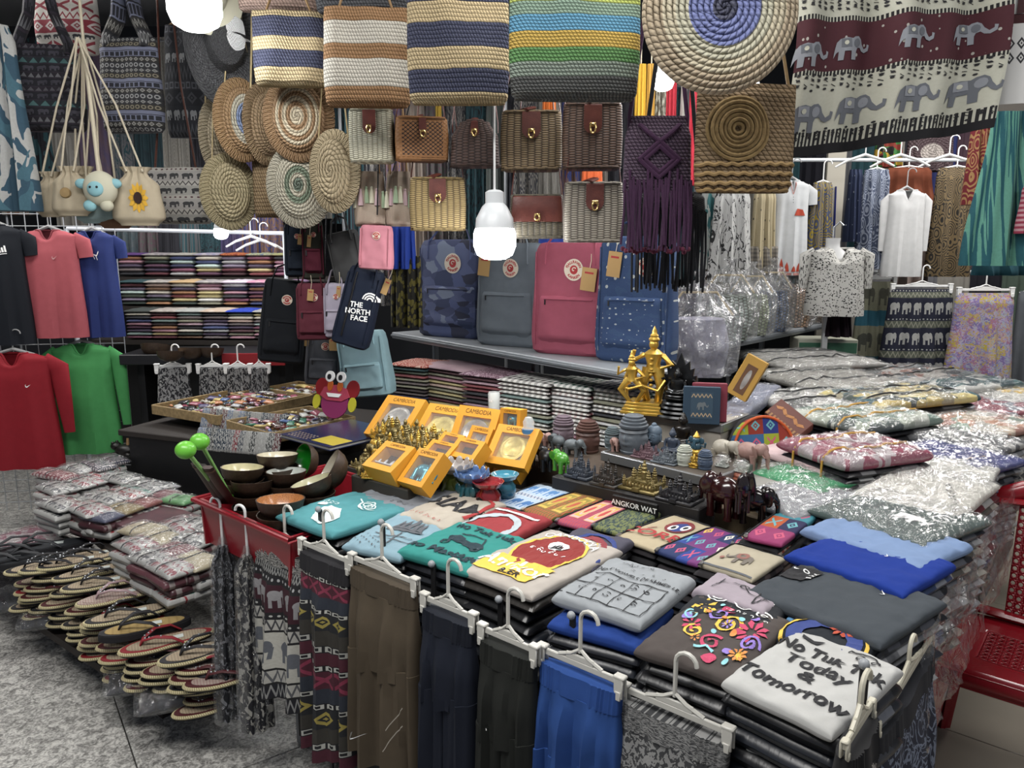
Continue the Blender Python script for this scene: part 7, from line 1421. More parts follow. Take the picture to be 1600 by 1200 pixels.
# rails everything hangs from
for i, (a, b, lb) in enumerate((((-2.9, 3.5), (-.2, 2.9), 'left overhead rail carrying the bags'), ((-.5, 2.75), (1.6, 2.1), 'right overhead rail carrying the big totes'), ((-1.2, 3.1), (.5, 3.0), 'rear overhead rail above the wicker bags'))):
    r = thing('overhead_rail', lb, 'rail', (0, 0, RZ_ + .02)); G().tube([(a[0], a[1], 0), (b[0], b[1], 0)], .014, 8).build('rail_tube', steel, r); [G().tube([(q[0], q[1], 0), (q[0], q[1], .8)], .008, 6).build('hanger_rod', steel, r) for q in (a, b)]
# ================================================================ left side: bags, hats, pouches
e_dk = p_ethnic([(1, '14141c', 'ele', '34323c', 1), (.7, '1c1820', 'tri', '5c5c60', 2), (1, '15151d', 'ele', '3c3a44', 1), (.8, '1a2228', 'tri', '3c6060', 1.3), (1, '14141c', 'ele', '34323c', 1), (.6, '201a24', 'tri', '4c4a50', 2)] * 2, 5, 'edk', gap='28202c')
e_bl = p_ethnic([(.8, '2c2c30', 'ring', '8c8c8c', 2), (.7, '2e2c2a', 'diamond', '8c8a84', 2), (.8, '6c7088', 'square', '22232c', 2), (.5, '6c7088', 'none', 0, 1), (.7, '34302a', 'ring', '7c7460', 2), (.6, '2c2c30', 'diamond', '8c8c88', 2)] * 3, 6, 'ebl', gap='202024')
e_gy = p_ethnic([(1, '202228', 'zig', '44464c', 3), (1, '22242a', 'ele', '7c7e80', 1.4), (1, '1e2026', 'diamond', '3c3e44', 1), (.6, '26282e', 'box', '50525a', 2)] * 2, 4, 'egy')
e_rd = p_ethnic([(1, 'a8a49c', 'x', '7c2430', 1), (.5, 'a8a49c', 'ele', '2c2c30', 2), (1, '7c2430', 'diamond', 'a8a09c', 1.5), (.6, 'a8a49c', 'zig', '7c2430', 3)] * 2, 3, 'erd')
r, L, w, h = tote(18, 70, 130, 206, 3.35, e_dk, 'dark hobo bag with rows of small elephants', .1, .78, .12, p=2.3, strap=e_dk, sr=.035, sk=.34); tote(155, 60, 256, 208, 3.5, e_bl, 'blue-grey hobo bag with ring and diamond rows', -.1, .9, .13, p=2.2, strap=e_bl, sr=.045, sk=.3); tote(258, 40, 330, 216, 3.75, e_gy, 'charcoal bag with zigzag and elephant bands', .1, .8, .1, p=2.3); tote(56, -40, 152, 86, 3.6, e_rd, 'red and cream woven bag behind the dark hobo bags', .0)
r, L, w, h = tote(225, 262, 330, 350, 3.55, p_ethnic([(1, '8c8a84', 'ele', '2c2c2e', 1), (.5, 'a09c94', 'zig', '403c3c', 3), (1, '908c88', 'ele', '343436', 1.2), (.4, '9c9890', 'dot', '4c2c30', 3)] * 2, 4, 'ehb'), 'elephant print handbag with brown leather handles', .0, .9, .12, strap=mat('4c2418', .5), sk=.3)
def hat(cx, cy, rx, ry, yy, m, label, th=.1, yaw=.5): p = Y(cx, cy, yy); s = mpp(p); r = thing('straw_hat', label, 'hat', p, rot=(pi / 2 - .1, 0, yaw)); a = ry * s; G().lathe([(0, th), (a * .3, th), (a * .45, th * .8), (a * .5, .01), (a * .8, .005), (a, -.01), (a, -.016), (a * .5, .0), (0, 0)], 48, sx=rx / ry).build('brim', m, r); G().tube([(0, 0, 0), (0, RZ_ - p.z, -.02)], .003, 5).build('hanging_cord', mat('303034', .8), r)
hat(350, 62, 60, 105, 3.3, p_spiral([(1, '2c2c30')], 40), 'large charcoal straw hat hanging with its brim to the front'); hat(328, -6, 50, 58, 3.2, mat('b8b49c', .9), 'cream felt hat behind the top left bulb')
# drawstring pouches and plush
kn = Y(130, 62, 3.3); canv = cloth('a89a80', .9, 'canvas2'); rope = mat('b8ac94', .9)
for i, (x, y, w_, h_, lb, col) in enumerate(((78, 305, 42, 50, 'small beige drawstring pouch at the left of the cluster', canv), (108, 300, 44, 55, 'beige drawstring pouch with straw button', canv), (212, 308, 58, 66, 'beige drawstring pouch with a sunflower', canv), (150, 322, 50, 40, 'pale blue and grey bucket pouch under the plush', cloth('8ca4a4')), (178, 330, 40, 40, 'small brown pouch behind the plush', cloth('6c4c38')), (130, 290, 40, 40, 'plain cream pouch behind the others', canv))):
    w_ *= 1.35; h_ *= 1.3; p = Y(x, y - h_ / 2, 3.3 + i * .012 - (.05 if i in (1, 2) else 0)); s = mpp(p); w, h = w_ * s, h_ * s; r = thing('drawstring_pouch', lb, 'pouch', p, R.uniform(-.2, .2))
    L = Loft([(0, .01, w * .6, .05), (.12, -.015, w * .42, .03), (.3, -h * .3, w * .85, .07), (.8, -h * .85, w, .09), (1, -h, w * .7, .05)], 2.3, lambda a, t: .006 * sin(a * 12) * (1 - t)); L.G(48, 24).build('pouch_body', col, r)
    d = kn - p
    for s_ in (-1, 1): G().tube([(s_ * w * .15, -.02, -.01), tuple(Vec((s_ * .012, 0, 0)) + d * .5 + Vec((s_ * .02, 0, 0))), tuple(d)], .0042, 6).build('drawstring', rope, r)
    if i == 2: g = polys_G(flower(.12, .1, .42, 12), lambda a, b: L.S(a, .55 - b * .6, 1, .004), .1); g.build('sunflower_petals', mat('c89418', .8), r); polys_G([ell(.12, .1, .18, .16)], lambda a, b: L.S(a, .55 - b * .6, 1, .009), .1).build('sunflower_heart', mat('2c1810', .9), r)
    if i == 1: G().lathe([(.0, .012), (.018, .01), (.022, 0)], 16).build('straw_button', mat('94784c', .9), r, rot=(pi / 2, 0, 0), loc=tuple(L.S(-.1, .5, 1, .0)))
p = Y(157, 295, 3.2); s = 26 * mpp(p); r = thing('plush_bag', 'cream and pale blue plush animal bag among the pouches', 'bag', p); r.scale = (s,) * 3; cp, bp = mat('b8b49c', .95), mat('7cb0b8', .95)
G().ball((0, 0, 0), (1, .7, 1.05), 20, 14).build('plush_body', cp, r); [G().ball((x, .0, .3), (.4, .25, .3)).build('ear', bp, r) for x in (-1.1, .9)]; G().ball((0, -.62, -.05), (.5, .2, .45)).build('face', bp, r); [G().ball((x, -.8, .05), .07).build('eye', ink, r) for x in (-.2, .2)]; G().ball((-.6, -.2, -1.), (.4, .3, .35)).build('foot', bp, r); G().ball((.4, -.2, -1.), (.4, .3, .35)).build('foot', cp, r); G().tube([(0, 0, .9), tuple((kn - p) / s)], .12, 6).build('cord', rope, r)
G().tube([tuple(kn), (kn.x, kn.y, RZ_)], .006, 6).build('pouch_loop', rope, None); tag(bpy.data.objects['pouch_loop'], 'cream rope loop holding the drawstring pouches', 'rope')
# ================================================================ garments
def tee_h(x0, x1, y0, y1, yy, m, label, sl=.0, rz=0., prints=(), neck=.34, collar=None, lw=.22, hangl=None, sh=.2, d=.1, v=False, nm='hanging_shirt', cat='shirt', hem=1.02, sleeve_m=None, spread=.35):
    c, w, h = hbox(x0, y0, x1, y1, yy); r = thing(nm, label, cat, c, rz); ph = R.random() * 9
    L = Loft([(0, 0, w * neck * 1.1, d * .4), (.03, -h * .012, w * .62, d * .55), (.09, -h * .05, w * .93, d * .8), (.25, -h * .22, w * .9, d), (1, -h, w * hem, d * 1.1)], 2.6, lambda a, t: (.010 * sin(a * 7 + ph) + .006 * sin(a * 15 + ph * 2)) * t)
    S0 = L.S
    def S(a, t, side=1, off=0.):
        q = S0(a, t, side, off)
        if side > 0 and t < .4: q.z -= w * (.30 if v else .17) * max(0, (1 - abs(a) ** (1 if v else 2) / (neck * (1.2 if t > .02 else 1.6)) ** 2 * 1.)) * (1 - t / .4) ** 2 if abs(a) < 1 else 0
        return q
    L.S = S; L.G(64, 44, cap=False).build('shirt_body', m, r)
    cg = G(); cg.tube([tuple(S(a, 0, 1, .002)) for a in [i / 10 - 1 for i in range(21)]] + [tuple(S(-a, 0, -1, .0)) for a in [i / 10 - 1 for i in range(21)]], .006, 6); cg.build('collar', collar or m, r)
    for s in (-1, 1):
        e = (s * (w * (.5 + spread * (lw if sl < .3 else .3))), 0, -h * (.05 + sh) - sl * h); k = G(); mid = (s * w * (.5 + spread * .14), 0, -h * .13)
        k.tube([(s * w * .38, 0, -h * .06), mid, tuple(Vec(mid).lerp(Vec(e), .5)), e], [w * .1, w * .15, w * .13, w * .12] if sl < .3 else [w * .1, w * .13, w * .1, w * .07], 16, flat=.45, up=(0, 1, 0)); k.build('sleeve', sleeve_m or m, r)
    for pm, fn in prints: g = G(); fn(g, lambda a, b: S(a, (1 - b) / 2, 1, .004), 1.); g.build('print', pm, r, False)
    if hangl is not None: shirt_hanger((c.x, c.y + .01, c.z + .012), rz, w * .8, hangl, hm_ if hm_ else None)
    return r, S, w, h
hm_ = mat('9c9c9c', .3, alpha=.7, key='clearhang')
tee_h(-42, 42, 352, 538, 4.3, cloth('141820', .7, 'spt'), 'black sport t-shirt with three-bar logo at the left edge', rz=.25, hangl='clear hanger of the black sport t-shirt', prints=[(inkw, PO(lambda a: [[(.25 + i * .09, .5), (.32 + i * .09, .5), (.28 + i * .09 - .0, .56 + i * .02), (.22 + i * .09, .56 + i * .02)] for i in range(3)] + strokes([(.22, .475), (.5, .475)], .012)))])
tee_h(38, 128, 360, 527, 4.4, cloth('a84a52', .7, 'spt'), 'coral pink sport t-shirt with faint tick logo', rz=.15, hangl='clear hanger of the coral t-shirt', prints=[(mat('c08c8c', .6), PO(lambda a: sw_polys(.28, .45, .2, 0)))], collar=cloth('8c3c44', .7, 'spt'))
tee_h(114, 186, 362, 526, 4.5, cloth('22306c', .7, 'spt'), 'royal navy sport t-shirt with leaping cat logo', rz=.15, hangl='clear hanger of the navy t-shirt', prints=[(inkw, PO(lambda a: strokes([(-.02, .6), (.12, .54), (.3, .5), (.38, .57)], .028) + strokes([(.12, .54), (.2, .44)], .022) + strokes([(.26, .5), (.32, .42)], .022)))])
tee_h(-30, 88, 552, 730, 4.25, cloth('8c1420', .7, 'spt'), 'red long-sleeved sport shirt hanging lowest at the left', .45, .15, hangl='clear hanger of the red shirt', prints=[(inkw, PO(lambda a: sw_polys(.45, .4, .15, 0)))]); tee_h(88, 182, 538, 706, 4.45, cloth('3a8c48', .7, 'spt'), 'bright green long-sleeved sport shirt', .5, .15, hangl='clear hanger of the green shirt')
# wire grid behind the shirts
p = Y(95, 530, 4.62); g_ = thing('wire_grid', 'white wire grid panel behind the sport shirts', 'grid panel', p, .15); wm_ = mat('a8acb0', .4)
for i in range(19): G().tube([(-.9 + i * .07, 0, -1.08), (-.9 + i * .07, 0, .95)], .0028, 5).build('wire', wm_, g_)
for i in range(29): G().tube([(-.9, .003, -1.08 + i * .07), (.36, .003, -1.08 + i * .07)], .0028, 5).build('wire', wm_, g_)
# white blue flowered dress, far left
def dress(x0, x1, y0, y1, yy, m, label, top=.6, nf=9, amp=.02, nm='hanging_garment', cat='garment', rz=0., d=.1, skew=0., hook=True, hl=1.):
    c, w, h = hbox(x0, y0, x1, y1, yy); r = thing(nm, label, cat, c, rz); ph = R.random() * 9
    L = Loft([(0, 0, w * top, d * .4), (.12, -h * .1, w * lerp(top, 1, .35), d * .7, skew * .1), (1, -h, w, d * 1.3, skew)], 2.4, lambda a, t: amp * (sin(a * nf + ph) + .5 * sin(a * nf * 2.1 + ph)) * (.25 + t)); L.G(96, 30).build('cloth', m, r)
    if hook: hook_G(G(), -.01, .14, .004).build('hanger_hook', hang_w, r); G().tube([(-w * top * .5, 0, -.01), (0, 0, .012), (w * top * .5, 0, -.01)], .006, 6).build('hanger_bar', hang_w, r)
    return r, L, w, h
dress(-40, 50, 40, 330, 3.2, p_two('blob', 'a8a8a4', '2c4c60', 5., c_='3c6474'), 'white dress with blue flower medallions at the far left edge', .5)
# back fill of hanging clothes between rails (left and centre)
fillr = thing('garment_rail', 'white metal rail above the scarf wall', 'rail', Y(290, 357, 4.95)); G().tube([(-.75, 0, .0), (.62, 0, -.03)], .012, 8).build('rail_tube', mat('c8ccd4', .4), fillr); G().tube([(.62, 0, -.03), (.62, 0, -1.7)], .012, 8).build('post', mat('c8ccd4', .4), fillr); G().tube([(-.75, 0, 0), (-.75, 0, -1.7)], .012, 8).build('post', mat('c8ccd4', .4), fillr)
shirt_hanger(Y(392, 372, 4.9), .3, .3, 'white hanger on the right end of the white rail'); shirt_hanger(Y(407, 378, 4.95), .4, .3, 'second white hanger at the rail end')
cols = ['34343c', '6c6c70', '3c4480', '8c8880', '2c5058', '5c4450', '9c9890', '24242c', '4c5c50', '7c5c4c']
tn = ['charcoal', 'grey', 'indigo', 'beige', 'petrol', 'plum', 'off-white', 'black', 'sage', 'brown']
k = 0
for (x0, x1, y0, y1, yy, n, rowl) in ((150, 440, 300, 400, 5.85, 9, 'behind the scarf wall'), (-10, 640, 60, 330, 6.2, 15, 'in the left background row'), (540, 820, 150, 460, 5.6, 9, 'in the middle background behind the wicker bags'), (800, 1130, 130, 430, 5.2, 9, 'in the background between the totes and backpacks')):
    ra, rb_ = Y(x0 - 10, y0 + 4, yy), Y(x1 + 30, y0 + 4, yy); r = thing('garment_rail', 'dark rail of the garments ' + rowl, 'rail', ra); G().tube([(0, 0, 0), tuple(rb_ - ra)], .01, 6).build('rail_tube', steel, r); [G().tube([tuple((rb_ - ra) * t_), tuple((rb_ - ra) * t_ - Vec((0, 0, ra.z - .01)))], .012, 6).build('post', steel, r) for t_ in (.0, 1.)]
    for i in range(n):
        xa = lerp(x0, x1, i / n); xb = lerp(x0, x1, (i + 1.15) / n); c_ = R.randrange(10); kd = R.choice(['blob', 'leaf', 'paisley', 'sheen', 'vstripe']); m = p_two(kd, cols[c_], cols[(c_ + 3) % 10], R.choice([5., 9.])) if rowl[3:9] != 'backgr' else None
        dress(xa, xb, y0 + R.uniform(-2, 2), y1 + R.uniform(-10, 25), yy + R.uniform(-.03, .03), m, tn[c_] + ' ' + dict(blob='mottled', leaf='veined', paisley='ringed', sheen='shaded', vstripe='striped')[kd] + ' garment, ' + ORD[i].replace('topmost', 'first') + ' from the left ' + rowl, .8, hook=False)
for i, (x, c_, w_, lb) in enumerate(((1000, 'c09018', 18, 'saffron yellow silk scarf'), (1016, 'b8882c', 14, 'yellow patterned scarf'), (1032, '8c8a7c', 18, 'sequinned beige scarf'), (1048, 'a01424', 18, 'crimson red scarf'), (1068, 'a8a49c', 10, 'white scarf'), (1086, 'b0182c', 22, 'bright red scarf'), (685, '9c7c18', 10, 'yellow strap scarf'), (858, 'c05a14', 22, 'orange scarf'), (925, 'c8501c', 34, 'orange folded garment'))):
    y0_, y1_ = (100, 230 + (i == 5) * 60) if i < 6 else (158, 205) if i == 6 else (262, 300) if i > 7 else (150, 180)
    r_ = dress(x - w_ / 2, x + w_ / 2, y0_, y1_, 3.6, p_two('vstripe', c_, c_, 5.) if i != 2 else p_two('leopard', c_, '4c4438', 14.), lb + ' hanging behind the purple macrame bag' if i < 6 else lb + ' glimpsed between the bags', .9, hook=False, d=.04, amp=.006)[0]; q_ = Y(x, y0_, 3.6); G().tube([(0, 0, -.01), (0, 0, RZ_ - q_.z)], .003, 5).build('hanging_cord', strg, r_)
for x0, x1, y0, y1, m, lb in ((600, 650, 352, 420, mat('1438a0', .8), 'bright blue cloth behind the camouflage backpack'), (838, 955, 368, 400, mat('1438a0', .7), 'bright blue tarpaulin behind the pink backpack'), (610, 660, 400, 510, p_two('leopard', '5c5418', '16140c', 12.), 'yellow and black speckled bag beside the shelf')): dress(x0, x1, y0, y1, 4.6 if x0 > 700 else 4.0, m, lb, .9, hook=False)
# small print shorts and white clip hangers under the scarf wall
for i, (x, w_) in enumerate(((270, 52), (332, 46), (372, 40), (405, 30))):
    p = Y(x, 572, 4.35); s = mpp(p); clip_hanger(p, 0.1, w_ * s, 'white clip hanger, ' + ORD[i].replace('topmost', 'first') + ' from the left under the scarf wall', hang_w, .1); L = Loft([(0, -.01, w_ * s * .9, .04), (1, -.28, w_ * s * 1.05, .08)], 2.5, lambda a, t: .008 * sin(a * 11 + t)); r = thing('shorts', 'black and white patterned shorts, ' + ORD[i].replace('topmost', 'first') + ' pair under the scarf wall', 'shorts', p, .1); L.G(60, 16).build('shorts_body', p_two('blob', '1c1c22', '8c8c8c', 14., key=str(i)), r)
r = thing('bowl_shelf', 'black shelf ledge with red end below the scarf wall', 'shelf', Y(320, 552, 4.5), .05); G().box((0, .15, -.03), (.95, .4, .06), ch=.004).build('board', mat('101014', .4), r, False); G().box((.3, -.06, -.03), (.36, .02, .07)).build('red_edge', mat('8c1018', .4), r, False); [G().box((x_, .2, -.55), (.04, .2, 1.0)).build('leg', black_p, r, False) for x_ in (-.42, .42)]
bowl(242, 541, 44, 1.03, lacq('a89c84'), 'coconut bowl with white lining on the ledge under the scarf wall', (-.3, 0, 0)); bowl(265, 550, 40, 1.03, lacq('a89070'), 'peach lined coconut bowl on the ledge', (-.15, 0, 0)); bowl(330, 545, 38, 1.03, lacq('a8a494'), 'pale lined bowl right of the peach one on the ledge', (-.15, 0, 0)); bowl(298, 546, 40, 1.03, mat('0c4c1c', .2, coat=.5), 'green sequin lined bowl on the ledge', (-.2, 0, 0))
# ================================================================ right side
# big elephant cloth
c, w, h = hbox(1242, -60, 1548, 232, 2.55); r = thing('elephant_cloth', 'large cream and maroon wrap skirt printed with grey elephants', 'skirt', c, rot=(0, 0, -.12))
def cS(a, b, off=0.):   # a 0..1 across, b 0..1 down
    zz = -h * (b * (1.06 - .16 * a)) + 0; y = -.03 * sin(a * 13 + .5) - .02 * sin(a * 27 + b) - off; return Vec(((a - .5) * w * (1 + .04 * b) + .015 * sin(b * 4), y, zz))
cm_ = mat('a8a898', .85, key='elcloth', fn=lambda: (lambda u, v: (lambda n, dd: mixc(n * .15, mixc((v < .055), mixc((v < .13) * (v > .055) * (ab(fr(u * 46.) - .5) < .28), mixc((v > .45) * (v < .71), mixc(mx(((v > .425) * (v < .45)), ((v > .71) * (v < .735))) * (hyp(fr(u * 60.) - .5, .0) < .3), srgb('aeae9e'), srgb('0e0e12')), mixc((vor(cmb(u * 2.2, v * 1.5), 12., rnd=.6)[0] < .16), srgb('451620'), srgb('9c9a92'))), srgb('16161a')), srgb('0c0c12')), (0, 0, 0)))(nz(cmb(u, v), 60.), 0))(*uvn()))
g = G(); g.surf(lambda u, v: cS(u, v), 120, 60); g.surf(lambda u, v: cS(1 - u, v, -.012), 60, 20); g.build('cloth', cm_, r)
ecl = mat('5c6068', .85, key='elg'); ecd = mat('7c8088', .85); 
def onc(polys, m, nm='elephant_print', off=.003): return polys_G([[(x, y) for x, y in po] for po in polys], lambda a, b: cS(a, b, off), .03).build(nm, m, r)
def ec(cx, cy, s, f, m, m2):   # elephant in cloth coordinates, y down
    P_ = lambda po: [(cx + f * x * s * .95, cy - y * s) for x, y in po]; ps = P_(ELE); onc([ps[::-1] if f > 0 else ps], m); bl = P_([(-.32, .30), (.02, .30), (.06, .0), (-.3, .0)]); onc([bl], m2, 'saddle_print', .0045); onc([P_(ell(.26, .14, .12, .16, 10))], m2, 'ear_print', .0045); onc([P_(ell(-.14, .15, .08, .08, 8))], mat('aeae9e', .85), 'rosette_print', .006)
for cx, cy in ((.10, .79), (.34, .76), (.60, .745), (.87, .74)): ec(cx, cy, .185, 1, ecl, ecd)
for cx, cy in ((.06, .46), (.27, .43), (.56, .41), (.84, .40)): ec(cx, cy, .15, 1, ecd, ecl)
leafs = lambda v0, sg: [q for i in range(26) for q in ([ell(.02 + i * .038, v0 + sg * .012 * (i % 3), .009, .007, 6, i)] + strokes([(.01 + i * .038, v0 - .01), (.03 + i * .038, v0 + .006 * sg * (i % 2 * 2 - 1))], .004))]
for v0, sg in ((.575, 1), (.60, -1), (.63, 1), (.90, 1), (.885, -1), (.20, 1), (.23, -1), (.16, 1)): onc(leafs(v0, sg), ink, 'vine_print')
G().tube([(-w * .3, .02, .03), (-w * .3, .02, RZ_ + .5 - c.z)], .004, 6).build('hanging_cord', strg, r); G().tube([(w * .3, .02, .03), (w * .3, .02, RZ_ + .5 - c.z)], .004, 6).build('hanging_cord', strg, r)
# white temple print garment at the top right corner
r, L, w, h = dress(1545, 1660, -80, 168, 2.6, mat('b8b8b6', .9, key='wt', fn=lambda: (lambda u, v: mixc((v > .50) * (v < .56) + 0., mixc((v > .24) * (v < .42) * motif('diamond', fr(u * 8.) * 2 - 1, fr((v - .24) * 11.) * 2 - 1), srgb('b8b8b6'), srgb('2c2c30')), srgb('3a1418')))(*uvn())), 'white cloth with dark red temple skyline and diamond border, top right', .95, 5, .008)
polys_G([[(x - .09, .0), (x + .09, .0), (x + .06, hh * .6), (x, hh), (x - .06, hh * .6)] for x, hh in ((-.7, .14), (-.45, .2), (-.2, .1), (.1, .16), (.4, .22))], lambda a, b: L.S(a, .44 - b, 1, .004), .05).build('print', mat('3a1418', .8), r)
# shelf with bagged baskets
for i, (x, y, w_, h_, c_, lb) in enumerate(((1088, 585, 110, 135, '9c9cb8', 'large bagged lilac fluffy bag at the left'), (1140, 532, 82, 105, '8c9c90', 'bagged pale green basket'), (1176, 524, 66, 95, '7c8c60', 'bagged green patterned basket'), (1208, 518, 62, 95, '54688c', 'bagged blue basket'), (1243, 511, 64, 100, 'a07c60', 'bagged woven straw basket'), (1270, 505, 48, 80, '94704c', 'bagged tan basket at the right end'),
        (1125, 500, 60, 85, 'a89c90', 'cream bagged purse in the rear row, left'), (1165, 495, 56, 82, 'a09c98', 'grey bagged purse in the rear row, middle'), (1200, 490, 60, 84, '948c8c', 'taupe bagged purse in the rear row, right'))):
    w_ *= 1.18; h_ *= 1.18; z = 1.122 if i else 1.04; p = W(x, y, z) + (Vec((0, .06, 0)) if i else Vec()); s = mpp(p); w, h = w_ * s, h_ * s; r = thing('bagged_basket', lb + ' on the right shelf', 'basket', (p.x, p.y, z + h), R.uniform(-.2, .2))
    Loft([(0, -h * .45, w * .6, w * .5), (.5, -h * .7, w * .72, w * .55), (1, -h, w * .62, w * .5)], 2.6).G(36, 16).build('basket_body', p_two('sheen', c_, 'a8a4a8', 7.) if not i else p_wicker(c_, '3c3428', 9, 14), r)
    Loft([(0, 0, w * .2, w * .16), (.1, -h * .07, w * .1, .02), (.2, -h * .16, w * .5, w * .3), (.5, -h * .5, w * 1.02, w * .7), (.9, -h * .94, w * .95, w * .66), (1, -h, w * .8, w * .5)], 2.3, lambda a, t: .03 * w / .2 * (nse(a * 4, t * 5, w_) + .6 * nse(a * 11, t * 9, w_))).G(72, 50).build('plastic_bag', film2, r)
    hs = [(-.2, 0, -h * .42), (-.1, 0, -h * .2), (.1, 0, -h * .2), (.2, 0, -h * .42)]; G().tube([(a * w * 2, b, q) for a, b, q in hs], .006, 6).build('handle', mat('a89468', .8), r)
# mannequin with leopard blouse
p = Y(1302, 372, 4.42); r = thing('mannequin', 'white headless mannequin in a black and white speckled blouse', 'mannequin', (p.x, p.y, p.z), -.15); s = mpp(p); mw = mat('b8b8b8', .35)
L = Loft([(0, 0, 22 * s, 20 * s), (.08, -12 * s, 20 * s, 18 * s), (.2, -26 * s, 46 * s, 26 * s), (.3, -34 * s, 84 * s, 34 * s), (1, -70 * s, 80 * s, 40 * s)], 2.2); L.G(40, 20).build('torso', mw, r); G().tube([(0, 0, 0), (0, 0, .06), (.03, 0, .09), (.05, 0, .07)], .006, 6).build('hook', steel, r)
tee_h(1262, 1348, 388, 492, 4.38, p_two('leopard', '1c1c1e', 'b4b2ac', 34., thr=.35), 'black and white speckled V-neck blouse on the mannequin', .35, -.15, neck=.5, v=True, d=.22, spread=.2, nm='blouse', cat='blouse'); dress(1288, 1330, 488, 525, 4.46, cloth('20141c'), 'dark skirt below the speckled blouse', .9, hook=False)
G().box((0, 0, -.6), (.03, .03, 1.3)).build('stand_pole', mw, r, False, loc=(0, .04, -.3))
# measuring board with the blue ribbon
p = Y(1308, 232, 5.35); r = thing('wooden_post', 'pale wooden post with a blue ribbon behind the mannequin', 'post', (p.x, p.y, 0), .0); G().box((0, 0, 1.35), (.125, .03, 2.7), ch=.003).build('board', mat('a8a294', .7), r, False); G().tube([(.0, -.025, p.z - .25), (.01, -.025, p.z - .6), (-.01, -.025, p.z - .8)], [.012, .018, .006], 6, flat=.3).build('ribbon', mat('1c2c94', .7), r); G().tube([(-.09, -.02, p.z - .03), (.09, -.02, p.z + .0)], .005, 6).build('yellow_tie', yel, r)
# garments: (x0,x1,y0,y1,Y,mat,label,type)
pa = lambda a, b, s=6.: p_two('paisley', a, b, s)
dress(1108, 1175, 300, 440, 4.6, p_two('branch', 'b0b0ae', '202022', 3., asp=1.4), 'white trousers with black branching trees', .75, hook=False); dress(1092, 1130, 290, 420, 4.7, p_two('blob', 'a8aca8', '2c6468', 4.), 'white and teal garment at the left of the branch trousers', .8, hook=False)
dress(1172, 1212, 300, 425, 4.65, p_two('dots', 'a89a78', '30302c', 8., thr=.12), 'cream and gold dotted dress', .8, hook=False); dress(1168, 1215, 385, 430, 4.62, p_two('zig' if 0 else 'check', '4c4844', '7c7468', 14.), 'dark patterned hem of the gold dress', .95, hook=False)
tee_h(1205, 1262, 283, 430, 4.7, cloth('b4b6b8', .8, 'wht'), 'white tunic with orange-red temple prints', .0, -.1, prints=[(mat('a8341c', .8), PO(lambda a: [[(x - .13, -.92), (x + .13, -.92), (x + .08, -.92 + hh * .6), (x, -.92 + hh), (x - .08, -.92 + hh * .6)] for x, hh in ((-.7, .2), (-.42, .28), (-.15, .2), (.2, .12), (.5, .18), (.75, .22))] + [[(.1, .22), (.75, .22), (.6, .34), (.45, .28), (.25, .36)]])), (mat('a87068', .8), PO(lambda a: strokes([(0, .75), (-.25, .95)], .06) + strokes([(0, .75), (.25, .95)], .06) + strokes([(-.95, -.97), (.95, -.97)], .05))), (ink, PO(lambda a: [ell(0, .66 - i * .07, .02, .012, 8) for i in range(3)]))], v=True, nm='tunic', cat='tunic', hangl='clear hanger of the white temple tunic')
dress(1262, 1302, 285, 400, 4.75, pa('4c5474', 'a08828', 5.), 'blue-grey and mustard swirl dress', .7); dress(1322, 1345, 265, 378, 4.8, p_two('dots', '1c2848', '8c94a4', 9., thr=.1), 'navy dotted sleeve garment beside the post', .8, hook=False)
dress(1338, 1390, 265, 420, 4.85, pa('3c4660', '8c94a4', 7.), 'slate blue paisley dress beside the post', .7); dress(1372, 1462, 262, 330, 5.1, cloth('6c3420'), 'rust orange top behind the white blouse', .7); tee_h(1382, 1442, 298, 432, 4.75, cloth('b8b8b8', .8, 'wht'), 'white V-neck long-sleeved blouse on a white hanger', .45, -.1, v=True, nm='blouse', cat='blouse', neck=.45, spread=.15, hangl='white hanger of the V-neck blouse'); dress(1398, 1452, 330, 445, 4.95, cloth('a08c84'), 'dusty pink blouse behind the white V-neck', .8, hook=False)
dress(1452, 1522, 262, 432, 4.85, pa('6c5838', '1e1a14', 8.), 'brown paisley dress beside the white blouse', .8); dress(1366, 1410, 215, 262, 5.3, p_multi(['101210', '2c6c2c', 'a88420', '7c2418'], 5.), 'black garment with green and yellow leaves', .9, hook=False); dress(1415, 1490, 212, 268, 5.3, p_spiral([(.5, 'a89c94'), (1, '3c1420')], 8), 'maroon and white circle print garment', .9, hook=False)
dress(1512, 1545, 172, 320, 4.2, pa('7c1824', 'a87c48', 5.), 'red and gold sari cloth', .8, hook=False); dress(1512, 1648, 150, 415, 3.9, p_two('streak', '1c5c68', '5ca08c', 4.), 'teal tie-dye skirt with pale green streaks', .35, 7, .02, skew=.0, hook=True); dress(1592, 1640, 290, 365, 3.8, p_two('hstripe', 'a02c48', 'c08c94', 10.), 'pink striped cloth at the right edge', .8, hook=False); dress(1520, 1610, 400, 430, 4.05, cloth('14404c'), 'dark teal underskirt below the tie-dye one', .95, hook=False)
def skirt(x0, x1, y0, y1, yy, m, label, hl, d=.1):
    c, w, h = hbox(x0, y0, x1, y1, yy); clip_hanger((c.x, c.y, c.z + .02), -.05, w * .8, hl, hang_w, .1); return dress(x0, x1, y0, y1, yy, m, label, .78, 12, .012, 'hanging_skirt', 'skirt', hook=False, d=d)
skirt(1332, 1400, 440, 578, 4.9, p_ethnic([(1, '2c6478', 'none', 0, 1), (2, '8c8c74', 'ele', '54564c', .6), (1, '2c6c84', 'none', 0, 1), (2, '8c8c74', 'ele', '5c5c50', .6)], 4, 'sk1'), 'sage and turquoise elephant skirt', 'white clip hanger of the sage skirt')
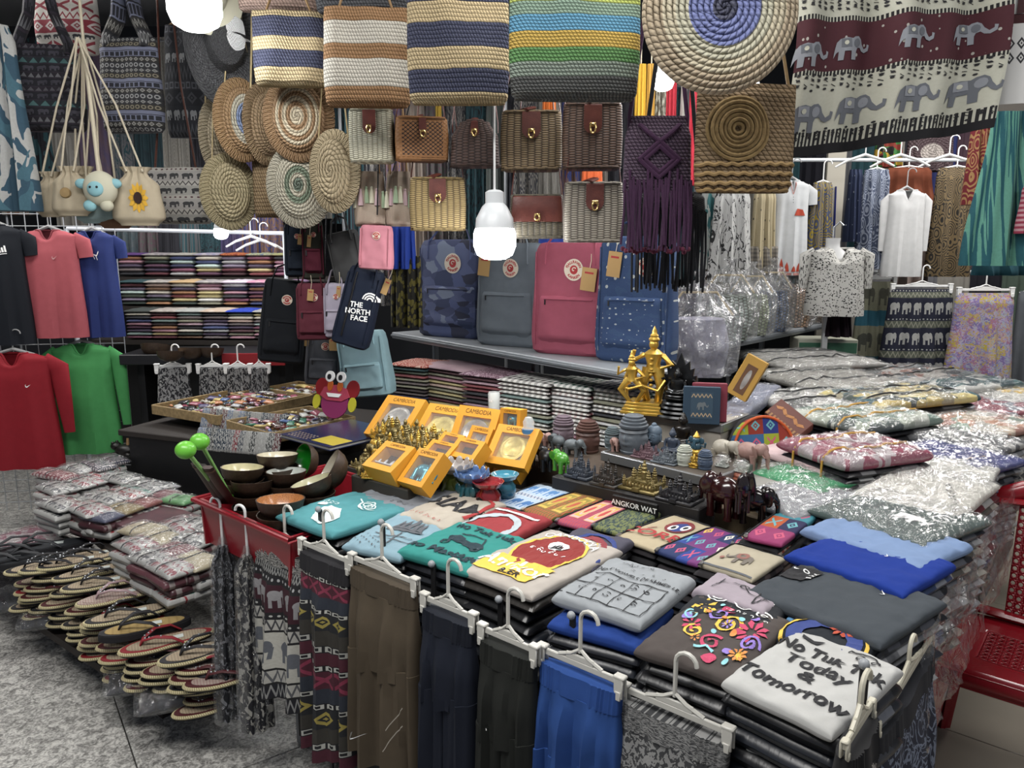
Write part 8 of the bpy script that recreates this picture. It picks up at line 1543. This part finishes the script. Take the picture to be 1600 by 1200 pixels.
skirt(1375, 1492, 452, 588, 4.7, p_ethnic([(2, '10142c', 'ele', '9a9a96', 1.2), (.7, '4c5044', 'zig', '7c7c6c', 3), (.3, '10142c', 'dot', 'a0a09c', 4)] * 3, 5, 'sk2'), 'navy skirt with rows of white elephants', 'white clip hanger of the navy elephant skirt')
skirt(1478, 1585, 458, 608, 4.6, p_multi(['6c5c94', '9c8cac', 'a89430', '8c94a4', '94607c', 'a88c70', '7c74a8'], 20., 1.6, 'lil', .8, 2.), 'lilac and yellow leaf print skirt', 'white clip hanger of the lilac skirt'); dress(1582, 1640, 455, 600, 4.75, cloth('54585e'), 'grey garment at the right edge', .9)
for i, x in enumerate((1352, 1407, 1483)): shirt_hanger(Y(x, 245, 4.6), -.2, .32, 'glossy white hanger, ' + ORD[i].replace('topmost', 'first') + ' from the left under the elephant cloth')
k2 = 0
for (x0, x1, y0, y1, yy, n) in ((1080, 1640, 180, 470, 6.0, 14), (1300, 1700, 420, 620, 5.9, 8)):
    for i in range(n): c_ = R.randrange(10); k2 += 1; dress(lerp(x0, x1, i / n), lerp(x0, x1, (i + 1.2) / n), y0, y1, yy, cloth(cols[c_]), tn[c_] + ' garment in the right background, ' + ORD[i].replace('topmost', 'first') + (' of the upper row' if n == 14 else ' of the lower row'), .85, hook=False)
for (x0, x1, yp, yy, lb) in ((1090, 1700, 250, 4.95, 'upper right garment rail'), (1320, 1700, 425, 4.95, 'lower right garment rail')):
    a, b = Y(x0, yp, yy), Y(x1, yp, yy); r = thing('garment_rail', lb, 'rail', a); G().tube([(0, 0, 0), tuple(b - a)], .012, 8).build('rail_tube', mat('b8bcc0', .4), r); [G().tube([tuple((b - a) * t_), tuple((b - a) * t_ - Vec((0, 0, a.z - .02)))], .014, 8).build('post', mat('b8bcc0', .4), r) for t_ in (.02, .98)]
r = thing('cardboard_box', 'pale box with green label below the mannequin', 'box', Y(1285, 548, 4.6), -.1); G().box((0, 0, -.0), (.34, .2, .16), ch=.004).build('box_body', mat('9c9c8c', .7), r, False); G().box((0, -.102, .03), (.33, .004, .06)).build('label_band', mat('2c5c44', .6), r, False)
